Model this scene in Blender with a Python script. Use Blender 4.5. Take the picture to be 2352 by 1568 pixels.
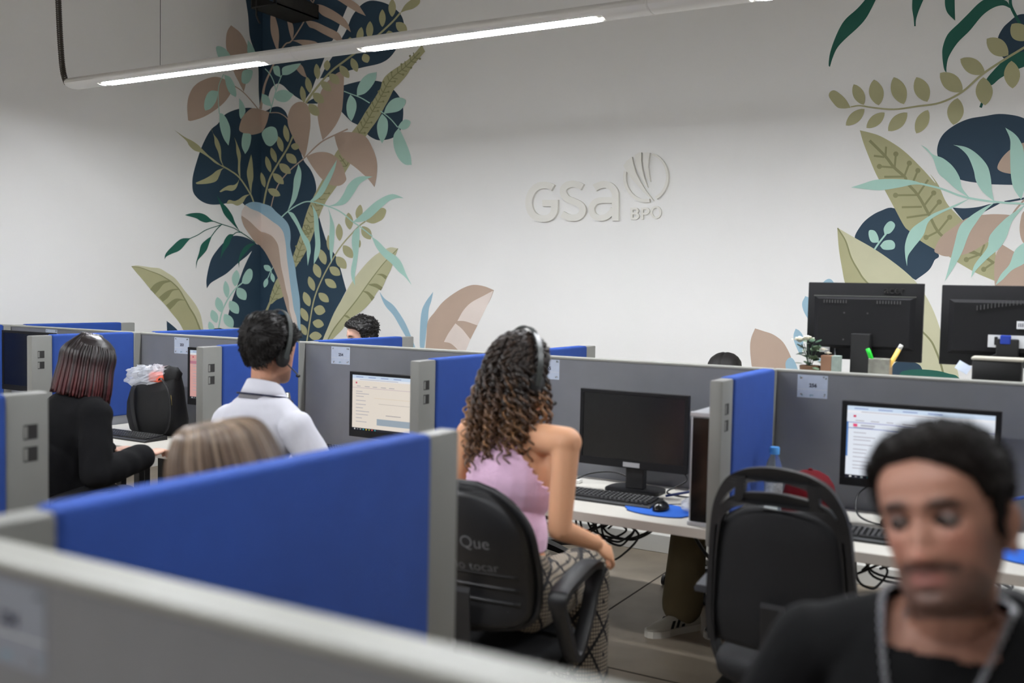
import bpy, bmesh, math, random
import numpy as np
from mathutils import Vector, Matrix, noise
from mathutils.geometry import tessellate_polygon

for _o in list(bpy.data.objects):
    bpy.data.objects.remove(_o)
SC = bpy.context.scene
COL = SC.collection
random.seed(7)

# ------------------------------------------------------------------ camera
CAM_H = 1.6
F_PX = 2249.7
YAW, PITCH, ROLL = 0.52007, 0.05081, 0.02104
_fw = np.array([-math.sin(YAW) * math.cos(PITCH), math.cos(YAW) * math.cos(PITCH), -math.sin(PITCH)])
_rt = np.array([math.cos(YAW), math.sin(YAW), 0.0])
_up = np.cross(_rt, _fw)
RT = _rt * math.cos(ROLL) + _up * math.sin(ROLL)
UP = -_rt * math.sin(ROLL) + _up * math.cos(ROLL)
FW = _fw
CPOS = np.array([0, 0, CAM_H])
cam_data = bpy.data.cameras.new('camera')
cam = bpy.data.objects.new('camera', cam_data)
COL.objects.link(cam)
cam.matrix_world = Matrix(((RT[0], UP[0], -FW[0], 0), (RT[1], UP[1], -FW[1], 0), (RT[2], UP[2], -FW[2], CAM_H), (0, 0, 0, 1)))
cam_data.sensor_width = 36.0
cam_data.lens = F_PX * 36.0 / 2352.0
cam_data.clip_start = 0.02
cam_data.dof.use_dof = True
cam_data.dof.focus_distance = 6.6
cam_data.dof.aperture_fstop = 2.0
SC.camera = cam

# ------------------------------------------------------------------ world, exposure
world = bpy.data.worlds.new('world')
SC.world = world
world.use_nodes = True
world.node_tree.nodes['Background'].inputs[0].default_value = (0.75, 0.8, 0.9, 1)
world.node_tree.nodes['Background'].inputs[1].default_value = 0.02
SC.view_settings.view_transform = 'Standard'
SC.view_settings.look = 'None'
SC.view_settings.gamma = 1.0
SC.view_settings.use_curve_mapping = False
SC.view_settings.exposure = 0.0
TUBE_POWER = 205.0      # emission strength of the fluorescent tubes

# ------------------------------------------------------------------ pixel helpers (a pixel is only a direction)
def ray(x, y):
    return FW + RT * ((x - 1176) / F_PX) - UP * ((y - 784) / F_PX)
def onY(x, y, Y):
    d = ray(x, y); return CPOS + d * (Y / d[1])
def onX(x, y, X):
    d = ray(x, y); return CPOS + d * (X / d[0])
def onZ(x, y, Z):
    d = ray(x, y); return CPOS + d * ((Z - CAM_H) / d[2])

# ------------------------------------------------------------------ materials
def lin(c):
    c = c / 255.0
    return c / 12.92 if c <= 0.04045 else ((c + 0.055) / 1.055) ** 2.4
def rgb(r, g, b, k=1.0):
    return (lin(r) * k, lin(g) * k, lin(b) * k, 1.0)
MATS = {}
def mat(name, col, rough=0.6, metal=0.0, spec=0.5, bump=0.0, bscale=200.0, var=0.0, vscale=6.0, coat=0.0, emit=None, estr=0.0,
        alpha=1.0, trans=0.0, ior=1.45, sheen=0.0, attr=None, wave=None, sss=0.0):
    if name in MATS:
        return MATS[name]
    m = bpy.data.materials.new(name)
    m.use_nodes = True
    nt = m.node_tree; N = nt.nodes; L = nt.links
    b = N['Principled BSDF']
    b.inputs['Base Color'].default_value = col
    b.inputs['Roughness'].default_value = rough
    b.inputs['Metallic'].default_value = metal
    b.inputs['Specular IOR Level'].default_value = spec
    b.inputs['Coat Weight'].default_value = coat
    b.inputs['Transmission Weight'].default_value = trans
    b.inputs['IOR'].default_value = ior
    b.inputs['Alpha'].default_value = alpha
    b.inputs['Sheen Weight'].default_value = sheen
    if sss:
        b.inputs['Subsurface Weight'].default_value = sss
        b.inputs['Subsurface Radius'].default_value = (0.012, 0.005, 0.003)
        b.inputs['Subsurface Scale'].default_value = 1.0
    if emit:
        b.inputs['Emission Color'].default_value = emit
        b.inputs['Emission Strength'].default_value = estr
    src = None
    tc = N.new('ShaderNodeTexCoord')
    if attr:
        a = N.new('ShaderNodeVertexColor'); a.layer_name = attr
        src = a.outputs['Color']
    if var > 0:
        nz = N.new('ShaderNodeTexNoise'); nz.inputs['Scale'].default_value = vscale; nz.inputs['Detail'].default_value = 5
        L.new(tc.outputs['Object'], nz.inputs['Vector'])
        mr = N.new('ShaderNodeMapRange'); mr.inputs['To Min'].default_value = 1 - var; mr.inputs['To Max'].default_value = 1 + var
        mr.inputs['From Min'].default_value = 0.25; mr.inputs['From Max'].default_value = 0.75
        L.new(nz.outputs['Fac'], mr.inputs['Value'])
        mx = N.new('ShaderNodeMix'); mx.data_type = 'RGBA'; mx.blend_type = 'MULTIPLY'; mx.inputs['Factor'].default_value = 1
        if src: L.new(src, mx.inputs['A'])
        else: mx.inputs['A'].default_value = col
        L.new(mr.outputs['Result'], mx.inputs['B'])
        src = mx.outputs['Result']
    if src:
        L.new(src, b.inputs['Base Color'])
    if bump > 0:
        if wave:
            t = N.new('ShaderNodeTexWave'); t.inputs['Scale'].default_value = bscale; t.bands_direction = wave
            t.inputs['Distortion'].default_value = 1.5; t.inputs['Detail'].default_value = 1
            out = t.outputs['Fac']
        else:
            t = N.new('ShaderNodeTexNoise'); t.inputs['Scale'].default_value = bscale; t.inputs['Detail'].default_value = 3
            out = t.outputs['Fac']
        L.new(tc.outputs['Object'], t.inputs['Vector'])
        bp = N.new('ShaderNodeBump'); bp.inputs['Strength'].default_value = bump; bp.inputs['Distance'].default_value = 0.002
        L.new(out, bp.inputs['Height']); L.new(bp.outputs['Normal'], b.inputs['Normal'])
    MATS[name] = m
    return m

# ------------------------------------------------------------------ object helpers
def finish(bm, smooth=False):
    if smooth:
        for f in bm.faces: f.smooth = True
    return bm
def obj(name, bm, m=None, parent=None, smooth=False, auto=None):
    """links a bmesh (world coordinates; made local to its thing's origin) as one mesh object"""
    if isinstance(bm, bpy.types.Mesh):
        me = bm
    else:
        if smooth:
            for f in bm.faces: f.smooth = True
        me = bpy.data.meshes.new(name)
        bm.to_mesh(me); bm.free()
    if m is not None:
        for mm in (m if isinstance(m, (list, tuple)) else [m]): me.materials.append(mm)
    o = bpy.data.objects.new(name, me)
    COL.objects.link(o)
    if auto:
        me.polygons.foreach_set('use_smooth', [True] * len(me.polygons))
        sharp_by_angle(me, auto)
    if parent is not None:
        o.parent = parent
        off = world_off(parent)
        if off.length > 0: me.transform(Matrix.Translation(-off))
    return o
def sharp_by_angle(me, deg):
    bm = bmesh.new(); bm.from_mesh(me)
    lim = math.radians(deg)
    for e in bm.edges:
        e.smooth = not (len(e.link_faces) == 2 and e.calc_face_angle(0) > lim)
    bm.to_mesh(me); bm.free()
def world_off(p):
    v = Vector((0, 0, 0))
    while p is not None:
        v += p.location; p = p.parent
    return v
def thing(name, label, cat, loc=(0, 0, 0), group=None):
    o = bpy.data.objects.new(name, None)
    COL.objects.link(o)
    o.empty_display_size = 0.1
    o.location = loc
    o['label'] = label; o['category'] = cat
    if group: o['group'] = group
    return o
def tag(o, label, cat, group=None):
    o['label'] = label; o['category'] = cat
    if group: o['group'] = group
    return o
def struct(name, bm, m, parent=None, **k):
    o = obj(name, bm, m, parent, **k)
    o['kind'] = 'structure'
    return o
def dup(root, loc, rotz=None, label=None, group=None):
    r = root.copy(); COL.objects.link(r); r.location = loc
    if rotz is not None: r.rotation_euler[2] = rotz
    if label: r['label'] = label
    if group: r['group'] = group
    for ch in list(root.children):
        c = ch.copy(); COL.objects.link(c); c.parent = r
        for g in ch.children:
            d = g.copy(); COL.objects.link(d); d.parent = c
    return r

# ------------------------------------------------------------------ shape helpers (all add to a bmesh)
def B(): return bmesh.new()
def box(bm, x0, x1, y0, y1, z0, z1, bev=0.0, seg=2, M=None):
    r = bmesh.ops.create_cube(bm, size=1.0)
    vs = r['verts']
    for v in vs:
        v.co = Vector(((x0 + x1) / 2 + v.co.x * (x1 - x0), (y0 + y1) / 2 + v.co.y * (y1 - y0), (z0 + z1) / 2 + v.co.z * (z1 - z0)))
    if bev > 0:
        es = list({e for v in vs for e in v.link_edges})
        rr = bmesh.ops.bevel(bm, geom=es, offset=bev, segments=seg, profile=0.5, affect='EDGES')
        vs = list({v for f in rr['faces'] for v in f.verts} | {v for v in vs if v.is_valid})
    if M is not None:
        for v in vs: v.co = M @ v.co
    return vs
def frame_of(d):
    d = Vector(d).normalized()
    a = Vector((0, 0, 1)) if abs(d.z) < 0.95 else Vector((1, 0, 0))
    u = d.cross(a).normalized()
    return u, d.cross(u).normalized()
def tube(bm, pts, rad, n=8, cap=True, closed=False, flat=1.0):
    """sweep of a round (or flattened) section along points; rad number or list"""
    pts = [Vector(p) for p in pts]; k = len(pts)
    rads = rad if isinstance(rad, (list, tuple, np.ndarray)) else [rad] * k
    rings = []; u = None
    for i, p in enumerate(pts):
        if closed: d = pts[(i + 1) % k] - pts[i - 1]
        else: d = pts[min(i + 1, k - 1)] - pts[max(i - 1, 0)]
        if d.length < 1e-9: d = Vector((0, 0, 1))
        d.normalize()
        if u is None: u, w = frame_of(d)
        else:
            u = (u - d * u.dot(d)); u = u.normalized() if u.length > 1e-6 else frame_of(d)[0]
            w = d.cross(u).normalized()
        r = rads[i]
        rings.append([bm.verts.new(p + u * (r * math.cos(2 * math.pi * j / n)) + w * (r * flat * math.sin(2 * math.pi * j / n))) for j in range(n)])
    m = k if closed else k - 1
    for i in range(m):
        a, b = rings[i], rings[(i + 1) % k]
        for j in range(n):
            bm.faces.new((a[j], a[(j + 1) % n], b[(j + 1) % n], b[j]))
    if cap and not closed:
        bm.faces.new(list(reversed(rings[0]))); bm.faces.new(rings[-1])
    return rings
def ribbon3(bm, pts, wvec, tvec, hw, ht):
    """rectangular bar swept along points; wvec width direction, tvec thickness direction (lists or vectors)"""
    rings = []
    for i, p in enumerate(pts):
        p = Vector(p); w = Vector(wvec[i] if isinstance(wvec, list) else wvec); t = Vector(tvec[i] if isinstance(tvec, list) else tvec)
        a = hw[i] if isinstance(hw, (list, tuple)) else hw; b = ht[i] if isinstance(ht, (list, tuple)) else ht
        rings.append([bm.verts.new(p + w * a * sx + t * b * sy) for sx, sy in ((-1, -1), (1, -1), (1, 1), (-1, 1))])
    for a, b in zip(rings, rings[1:]):
        for j in range(4): bm.faces.new((a[j], a[(j + 1) % 4], b[(j + 1) % 4], b[j]))
    bm.faces.new(list(reversed(rings[0]))); bm.faces.new(rings[-1])
def loft(bm, rings, cap=True, closed=True):
    R_ = [[bm.verts.new(p) for p in r] for r in rings]
    n = len(R_[0])
    for a, b in zip(R_, R_[1:]):
        for j in range(n if closed else n - 1):
            bm.faces.new((a[j], a[(j + 1) % n], b[(j + 1) % n], b[j]))
    if cap and closed:
        bm.faces.new(list(reversed(R_[0]))); bm.faces.new(R_[-1])
    return R_
def lathe(bm, prof, c, n=20, axis='z', cap=True):
    c = Vector(c)
    rings = []
    for r, h in prof:
        ring = []
        for j in range(n):
            a = 2 * math.pi * j / n
            if axis == 'z': p = Vector((r * math.cos(a), r * math.sin(a), h))
            elif axis == 'x': p = Vector((h, r * math.cos(a), r * math.sin(a)))
            else: p = Vector((r * math.sin(a), h, r * math.cos(a)))
            ring.append(c + p)
        rings.append(ring)
    return loft(bm, rings, cap)
def prism(bm, poly, fn, d0, d1):
    """polygon (list of 2D) extruded between depths d0,d1; fn(u,v,d)->Vector; handles concave outlines"""
    n = len(poly)
    a = [bm.verts.new(fn(u, v, d0)) for u, v in poly]
    b = [bm.verts.new(fn(u, v, d1)) for u, v in poly]
    for i in range(n):
        bm.faces.new((a[i], a[(i + 1) % n], b[(i + 1) % n], b[i]))
    tris = tessellate_polygon([[Vector((u, v, 0)) for u, v in poly]])
    for t in tris:
        if len(set(t)) == 3:
            try:
                bm.faces.new([a[i] for i in reversed(t)]); bm.faces.new([b[i] for i in t])
            except ValueError: pass
def ellipsoid(bm, c, r, n=16, m=10, M=None):
    c = Vector(c); rings = []
    for i in range(1, m):
        ph = math.pi * i / m
        rings.append([c + Vector((r[0] * math.sin(ph) * math.cos(2 * math.pi * j / n), r[1] * math.sin(ph) * math.sin(2 * math.pi * j / n), -r[2] * math.cos(ph))) for j in range(n)])
    top = c + Vector((0, 0, r[2])); bot = c - Vector((0, 0, r[2]))
    if M is not None:
        rings = [[M @ p for p in q] for q in rings]; top = M @ top; bot = M @ bot
    R_ = loft(bm, rings, cap=False)
    t = bm.verts.new(top); b_ = bm.verts.new(bot)
    for j in range(n):
        bm.faces.new((R_[-1][j], R_[-1][(j + 1) % n], t)); bm.faces.new((R_[0][(j + 1) % n], R_[0][j], b_))
def crom(pts, k=6, closed=False):
    P = [np.array(p, float) for p in pts]; n = len(P); out = []
    rng = range(n if closed else n - 1)
    for i in rng:
        p0 = P[(i - 1) % n] if (closed or i > 0) else P[0] * 2 - P[1]
        p1 = P[i]; p2 = P[(i + 1) % n]
        p3 = P[(i + 2) % n] if (closed or i + 2 < n) else p2 * 2 - p1
        for s in range(k):
            t = s / k
            out.append(0.5 * (2 * p1 + (p2 - p0) * t + (2 * p0 - 5 * p1 + 4 * p2 - p3) * t * t + (3 * p1 - p0 - 3 * p2 + p3) * t ** 3))
    if not closed: out.append(P[-1])
    return out
def text_mesh(txt, size, extrude=0.0, bold=0.0, align='CENTER', space=1.0):
    cu = bpy.data.curves.new('t', 'FONT')
    cu.body = txt; cu.size = size; cu.extrude = extrude; cu.offset = bold; cu.align_x = align; cu.align_y = 'CENTER'; cu.space_character = space
    cu.resolution_u = 4
    o = bpy.data.objects.new('t', cu); COL.objects.link(o)
    dg = bpy.context.evaluated_depsgraph_get()
    me = bpy.data.meshes.new_from_object(o.evaluated_get(dg))
    bpy.data.objects.remove(o); bpy.data.curves.remove(cu)
    return me
# ================================================================== ROOM
WALL_Y = 7.15
COR_X = float(onY(600, 450, WALL_Y)[0])
CEIL = 4.75
X_R, Y_F = 5.2, -4.6
m_wall = mat('wall_paint', rgb(238, 237, 234, 1.0), 0.75, var=0.015, vscale=1.2, bump=0.25, bscale=160)
m_floor = mat('floor_cement', rgb(150, 138, 122), 0.55, var=0.18, vscale=3.5, bump=0.08, bscale=60)
m_ceil = mat('ceiling_pale', rgb(226, 226, 224), 0.9)  # pale so that the unseen ceiling bounces light onto the upper walls
b_ = B(); box(b_, COR_X - 0.15, X_R + 0.15, WALL_Y, WALL_Y + 0.15, 0, CEIL); wall_back = struct('wall_back', b_, m_wall)
b_ = B(); box(b_, COR_X - 0.15, COR_X, Y_F, WALL_Y, 0, CEIL); wall_left = struct('wall_left', b_, m_wall)
b_ = B(); box(b_, X_R, X_R + 0.15, Y_F, WALL_Y, 0, CEIL); struct('wall_right', b_, m_wall)
b_ = B(); box(b_, COR_X - 0.15, X_R + 0.15, Y_F - 0.15, Y_F, 0, CEIL); struct('wall_front', b_, m_wall)
b_ = B(); box(b_, COR_X - 0.15, X_R + 0.15, Y_F - 0.15, WALL_Y + 0.15, -0.12, 0); floor = struct('floor', b_, m_floor)
b_ = B(); box(b_, COR_X - 0.15, X_R + 0.15, Y_F - 0.15, WALL_Y + 0.15, CEIL, CEIL + 0.12); struct('ceiling', b_, m_ceil)
m_joint = mat('floor_joint', rgb(70, 62, 54), 0.9)
b_ = B(); box(b_, -1.985, -1.975, Y_F, WALL_Y, 0.0, 0.0012); obj('floor_joint', b_, m_joint, floor)
b_ = B(); box(b_, COR_X, X_R, 3.795, 3.805, 0.0, 0.0012); obj('floor_joint', b_, m_joint, floor)
m_white = mat('white_plastic', rgb(225, 224, 218), 0.45)
b_ = B(); box(b_, COR_X + 0.0, X_R, WALL_Y - 0.015, WALL_Y, 0.0, 0.09, 0.003); struct('baseboard_back', b_, m_white)
b_ = B(); box(b_, COR_X, COR_X + 0.015, Y_F, WALL_Y - 0.02, 0.0, 0.09, 0.003); struct('baseboard_left', b_, m_white)
b_ = B(); box(b_, -4.0, 1.5, 5.69, 5.75, 0.0, 0.11, 0.004); tag(obj('cable_trunking', b_, m_white), 'low white cable trunking on the floor seen below the white desktop', 'trunking')

# ================================================================== LAMPS
m_alu = mat('lamp_aluminium', rgb(205, 203, 198), 0.42, metal=0.35)
m_tube = mat('lamp_tube', (1, 1, 1, 1), 0.4, emit=(0.97, 1.0, 1.05, 1), estr=TUBE_POWER)
m_tube_off = mat('lamp_tube_unlit', rgb(225, 225, 220), 0.4)
m_sock = mat('lamp_socket', rgb(215, 215, 205), 0.4)
m_dark = mat('dark_metal', rgb(26, 25, 24), 0.5)
m_cord = mat('coil_cord', rgb(62, 56, 48), 0.6)
LZ, LY = 2.885, 4.262
PITCH_L = 2.137           # module length
def lamp_row(x_end, n, Y, label, seen=True, lit=(0, 1, 2, 3)):
    """pendant line of oval aluminium channel with open tube windows underneath; local +x runs away from the coil-cord end"""
    t = thing('pendant_lamp', label, 'ceiling lamp', (x_end, Y, LZ), 'linear fluorescent pendant lamps')
    hw, hh = 0.075, 0.036
    L = n * PITCH_L
    def prof(open_):
        pts = []
        # oval section, y across, z up; bottom centre opened for windows
        a0 = math.radians(-52 if open_ else -90); 
        k = 14
        for i in range(k + 1):
            a = a0 + (math.pi - 2 * a0) * i / k
            pts.append((hw * math.cos(a), hh * math.sin(a) + hh))
        return pts
    wins = []
    for k in range(n):
        wins.append((k * PITCH_L + 0.326, k * PITCH_L + 0.326 + 1.449))
    # segments: closed sections between the windows, open shells at the windows
    bm = B(); x = 0.0
    segs = []
    for a, b in wins: segs += [(x, a, False), (a, b, True)]; x = b
    segs.append((x, L + 0.02, False))
    for a, b, op in segs:
        pr = prof(op)
        if not op:
            end = 0.05 if a == 0 else 0
            rs = []
            if a == 0:
                for s, f in ((0.0, 0.35), (0.006, 0.62), (0.02, 0.88), (0.045, 1.0)):
                    rs.append([Vector((x_end + s, Y + y * f, LZ + hh + (z - hh) * f)) for y, z in pr[:-1]])
            else: rs.append([Vector((x_end + a, Y + y, LZ + z)) for y, z in pr[:-1]])
            rs.append([Vector((x_end + b, Y + y, LZ + z)) for y, z in pr[:-1]])
            loft(bm, rs, cap=True)
        else:
            # shell with thickness
            inn = [(y * 0.93, hh + (z - hh) * 0.9) for y, z in pr]
            ring = pr + inn[::-1]
            loft(bm, [[Vector((x_end + a, Y + y, LZ + z)) for y, z in ring], [Vector((x_end + b, Y + y, LZ + z)) for y, z in ring]], cap=False)
    bmesh.ops.recalc_face_normals(bm, faces=bm.faces)
    obj('channel', bm, m_alu, t, auto=40)
    for iw, (a, b) in enumerate(wins):
        for dy in (-0.028, 0.028):
            bm = B(); lathe(bm, [(0.0085, 0.05), (0.013, 0.055), (0.013, 1.384), (0.0085, 1.389)], (x_end + a, Y + dy, LZ + 0.016), 10, 'x')
            obj('tube', bm, m_tube if (iw in lit or (iw + .5 in lit and dy > 0)) else m_tube_off, t, smooth=True)
        for s, d in ((a + 0.008, 1), (b - 0.008, -1)):
            for dy in (-0.028, 0.028):
                bm = B()
                lathe(bm, [(0.012, 0), (0.012, 0.022 * d), (0.009, 0.026 * d), (0.009, 0.04 * d)], (x_end + s, Y + dy, LZ + 0.016), 10, 'x')
                bmesh.ops.recalc_face_normals(bm, faces=bm.faces)
                obj('socket', bm, m_sock, t, smooth=True)
    for k in range(1, n):
        bm = B(); lathe(bm, [(1, -0.004), (1.0, 0.004)], (0, 0, 0), 20, 'x')
        for v in bm.verts:
            v.co = Vector((x_end + k * PITCH_L - 0.13 + v.co.x, Y + v.co.y * (hw + 0.0015), LZ + hh + v.co.z * (hh + 0.0015)))
        obj('coupling', bm, m_alu, t, smooth=True)
    for xs in [0.87 + 2 * PITCH_L * i for i in range((n + 1) // 2)]:
        bm = B(); tube(bm, [(x_end + xs, Y, LZ + 2 * hh - 0.002), (x_end + xs, Y, CEIL)], 0.0016, 6); obj('wire', bm, m_dark, t)
    # coiled supply cord at the end
    if seen:
        bm = B(); path = []
        P0 = onY(158, 203, Y); 
        ctl = [(x_end + 0.004, Y, LZ + 0.03), (x_end - 0.03, Y, LZ + 0.035), (x_end - 0.075, Y, LZ + 0.12), (x_end - 0.10, Y, LZ + 0.28), (x_end - 0.125, Y, LZ + 0.6), (x_end - 0.15, Y, LZ + 1.2), (x_end - 0.15, Y, CEIL)]
        c = crom(ctl, 40)
        ds = [0]
        for p, q in zip(c, c[1:]): ds.append(ds[-1] + np.linalg.norm(q - p))
        tot = ds[-1]; turns = tot / 0.0125; K = int(turns * 7)
        for i in range(K + 1):
            s = tot * i / K; j = min(np.searchsorted(ds, s), len(c) - 1); j = max(j, 1)
            f = (s - ds[j - 1]) / max(1e-9, ds[j] - ds[j - 1]); p = c[j - 1] * (1 - f) + c[j] * f
            d = Vector(c[j] - c[j - 1]).normalized(); u, w = frame_of(d)
            a = 2 * math.pi * turns * i / K
            r = 0.0165 if s > 0.05 else 0.005
            path.append(Vector(p) + u * r * math.cos(a) + w * r * math.sin(a))
        tube(bm, path, 0.0045, 5)
        obj('coiled_cord', bm, m_cord, t, smooth=True)
    return t
XE = float(onY(162, 205, LY)[0])
lamp_row(XE, 4, LY, 'long grey pendant lamp line with lit tubes hanging across the mural wall')
lamp_row(XE, 4, LY - 3.47, 'lamp line hanging above the nearest row of desks', False, (0, 1, 2.5))
lamp_row(XE, 4, LY - 7.7, 'unseen lamp line added far behind the nearest row of desks as fill light', False, (0, 1))  # extra lamp line out of view, added to brighten foreground and upper wall

# dark metal cable tray bracket high in the corner
t = thing('cable_tray', 'dark metal cable tray end high in the mural corner', 'cable tray', tuple(onX(630, 10, COR_X + 0.55)))
Pm = onX(630, 10, COR_X + 0.55); tx, ty, tz = Pm
m_tray = mat('tray_metal', rgb(52, 52, 50), 0.55, metal=0.3, var=0.3, vscale=9)
b_ = B(); box(b_, tx - 0.16, tx + 0.16, ty - 0.13, WALL_Y - 0.002, tz - 0.05, tz - 0.04); box(b_, tx - 0.16, tx - 0.15, ty - 0.13, WALL_Y - 0.002, tz - 0.05, tz + 0.08); box(b_, tx + 0.15, tx + 0.16, ty - 0.13, WALL_Y - 0.002, tz - 0.05, tz + 0.08)
obj('tray', b_, m_tray, t)
b_ = B(); tube(b_, [(tx - 0.1, ty - 0.12, CEIL), (tx - 0.1, ty - 0.12, tz - 0.05), (tx - 0.08, ty - 0.14, tz - 0.13), (tx - 0.03, ty - 0.15, tz - 0.2)], 0.009, 6); tube(b_, [(tx + 0.06, ty - 0.05, CEIL), (tx + 0.05, ty - 0.05, tz)], 0.014, 6)
obj('cable', b_, m_dark, t)

# ================================================================== WALL LOGO
m_logo = mat('logo_white', rgb(232, 230, 222), 0.55)
lg = thing('wall_logo', 'raised cream letters gsa and BPO with a round striped emblem on the white wall', 'wall sign', tuple(onY(1370, 500, WALL_Y)))
def wfn(u, v, d): # pixel on back wall, d metres proud of it
    p = onY(u, v, WALL_Y); return Vector((p[0], WALL_Y - d, p[2]))
LC = lambda pts: [(1160 + .18707 * x, 320 + .18707 * y) for x, y in pts]
def stroke_poly(pts, w0, w1=None, k=6, sx=1.0):
    c = crom(pts, k); n = len(c); l = []; r = []
    for i, p in enumerate(c):
        d = c[min(i + 1, n - 1)] - c[max(i - 1, 0)]; d = d / max(1e-9, np.hypot(*d)); nrm = np.array([-d[1], d[0]])
        w = w0 if w1 is None else w0 + (w1 - w0) * i / (n - 1)
        l.append(tuple(p + nrm * w / 2)); r.append(tuple(p - nrm * w / 2))
    return l + r[::-1]
def logo_piece(name, polys, d0=0.0005, d1=0.028):
    bm = B()
    for i_, p in enumerate(polys): prism(bm, p, wfn, d0 + .0002 * i_, d1 - .0007 * i_)
    bmesh.ops.recalc_face_normals(bm, faces=bm.faces)
    return obj(name, bm, m_logo, lg)
logo_piece('letter_g', [LC(stroke_poly([(605, 600), (560, 575), (490, 565), (420, 580), (360, 630), (320, 710), (310, 800), (335, 890), (390, 950), (480, 975), (560, 960), (610, 910), (625, 850), (625, 760)], 82)), LC([(475, 745), (668, 745), (668, 825), (475, 825)])])
logo_piece('letter_s', [LC(stroke_poly([(965, 590), (920, 565), (850, 550), (780, 565), (735, 610), (735, 670), (780, 730), (860, 765), (930, 800), (968, 850), (960, 910), (910, 955), (840, 965), (775, 950), (715, 920)], 80))])
logo_piece('letter_a', [LC(stroke_poly([(1115, 600), (1170, 570), (1240, 557), (1310, 580), (1360, 640), (1370, 720), (1370, 1000)], 84)), LC(stroke_poly([(1345, 750), (1200, 750), (1120, 775), (1078, 850), (1100, 930), (1170, 965), (1250, 955), (1320, 900), (1345, 850)], 72))])
def ring_arc(cx, cy, rx, ry, a0, a1, w0, w1):
    return LC(stroke_poly([(cx + rx * math.cos(math.radians(a0 + (a1 - a0) * i / 12)), cy + ry * math.sin(math.radians(a0 + (a1 - a0) * i / 12))) for i in range(13)], w0, w1, 3))
logo_piece('emblem_arc', [ring_arc(1745, 465, 262, 292, -72, 62, 22, 36)])
logo_piece('emblem_arc', [ring_arc(1745, 465, 262, 292, 195, 80, 34, 40)])
logo_piece('emblem_blade', [LC([(1470, 330), (1510, 270), (1575, 220), (1590, 300), (1620, 410), (1680, 530), (1750, 640), (1838, 755), (1700, 640), (1580, 500), (1510, 400)])])
logo_piece('emblem_blade', [LC([(1612, 195), (1650, 172), (1690, 165), (1688, 260), (1700, 370), (1725, 470), (1768, 595), (1700, 510), (1650, 400), (1620, 300)])])
logo_piece('emblem_blade', [LC([(1715, 172), (1755, 162), (1795, 170), (1782, 240), (1775, 340), (1785, 430), (1800, 525), (1745, 440), (1718, 340), (1708, 250)])])
logo_piece('letter_b', [LC([(1552, 842), (1580, 842), (1580, 985), (1552, 985)]), LC(stroke_poly([(1570, 855), (1620, 855), (1638, 880), (1615, 908), (1570, 910)], 26)), LC(stroke_poly([(1570, 910), (1625, 915), (1645, 945), (1620, 972), (1570, 973)], 26))], d1=0.02)
logo_piece('letter_p', [LC([(1680, 840), (1708, 840), (1708, 985), (1680, 985)]), LC(stroke_poly([(1695, 852), (1750, 852), (1772, 880), (1745, 912), (1695, 914)], 26))], d1=0.02)
bm = B(); pts = [(1862 + 55 * math.cos(2 * math.pi * i / 28), 898 + 66 * math.sin(2 * math.pi * i / 28)) for i in range(28)]
outer = LC([(1862 + 68 * math.cos(2 * math.pi * i / 28), 898 + 79 * math.sin(2 * math.pi * i / 28)) for i in range(28)]); inner = LC([(1862 + 43 * math.cos(2 * math.pi * i / 28), 898 + 54 * math.sin(2 * math.pi * i / 28)) for i in range(28)])
R4 = [[bm.verts.new(wfn(u, v, d)) for u, v in P] for P, d in ((outer, 0.0005), (outer, 0.02), (inner, 0.02), (inner, 0.0005))]
for a, b in zip(R4, R4[1:] + R4[:1]):
    for j in range(28): bm.faces.new((a[j], a[(j + 1) % 28], b[(j + 1) % 28], b[j]))
bmesh.ops.recalc_face_normals(bm, faces=bm.faces)
obj('letter_o', bm, m_logo, lg)
# ================================================================== MURAL (flat paint: thin shapes on the two walls, folded round the corner)
def pal(name, c): return mat('paint_' + name, c, 0.7, var=0.04, vscale=5, bump=0.15, bscale=160)
K_ = 1.06
P_NAVY = pal('navy', rgb(38, 61, 79, K_)); P_TAUPE = pal('taupe', rgb(182, 160, 143, K_)); P_MINT = pal('mint', rgb(170, 208, 195, K_))
P_OLIVE = pal('olive', rgb(172, 169, 130, K_)); P_OLIVEL = pal('olive_light', rgb(198, 196, 164, K_)); P_OLIVED = pal('olive_dark', rgb(136, 136, 98, K_))
P_GREEN = pal('green', rgb(28, 92, 78, K_)); P_BLUE = pal('blue', rgb(152, 184, 200, K_)); P_PINK = pal('blush', rgb(222, 209, 200, K_))
def crop(x0, y0, s): return lambda pts: [(x0 + s * p[0], y0 + s * p[1]) + tuple(p[2:]) for p in pts]
A_ = crop(380, 0, .24660); B_ = crop(380, 300, .24660); D_ = crop(280, 460, .20408); E_ = crop(640, 460, .22958)
C3 = crop(1700, 0, .28067); C4 = crop(1700, 400, .31883)
CT, CBt = onX(600, 0, COR_X), None
def corner_x(y): # pixel x of the corner line at pixel row y
    return CORN0 + (CORN1 - CORN0) * y / 800.0
def proj(p):
    v = np.array(p) - CPOS
    return 1176 + F_PX * (v @ RT) / (v @ FW), 784 - F_PX * (v @ UP) / (v @ FW)
_a = proj((COR_X, WALL_Y, 1.0)); _b = proj((COR_X, WALL_Y, 4.0))
CORN0 = _b[0] + (0 - _b[1]) * (_a[0] - _b[0]) / (_a[1] - _b[1]); CORN1 = _b[0] + (800 - _b[1]) * (_a[0] - _b[0]) / (_a[1] - _b[1])
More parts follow.
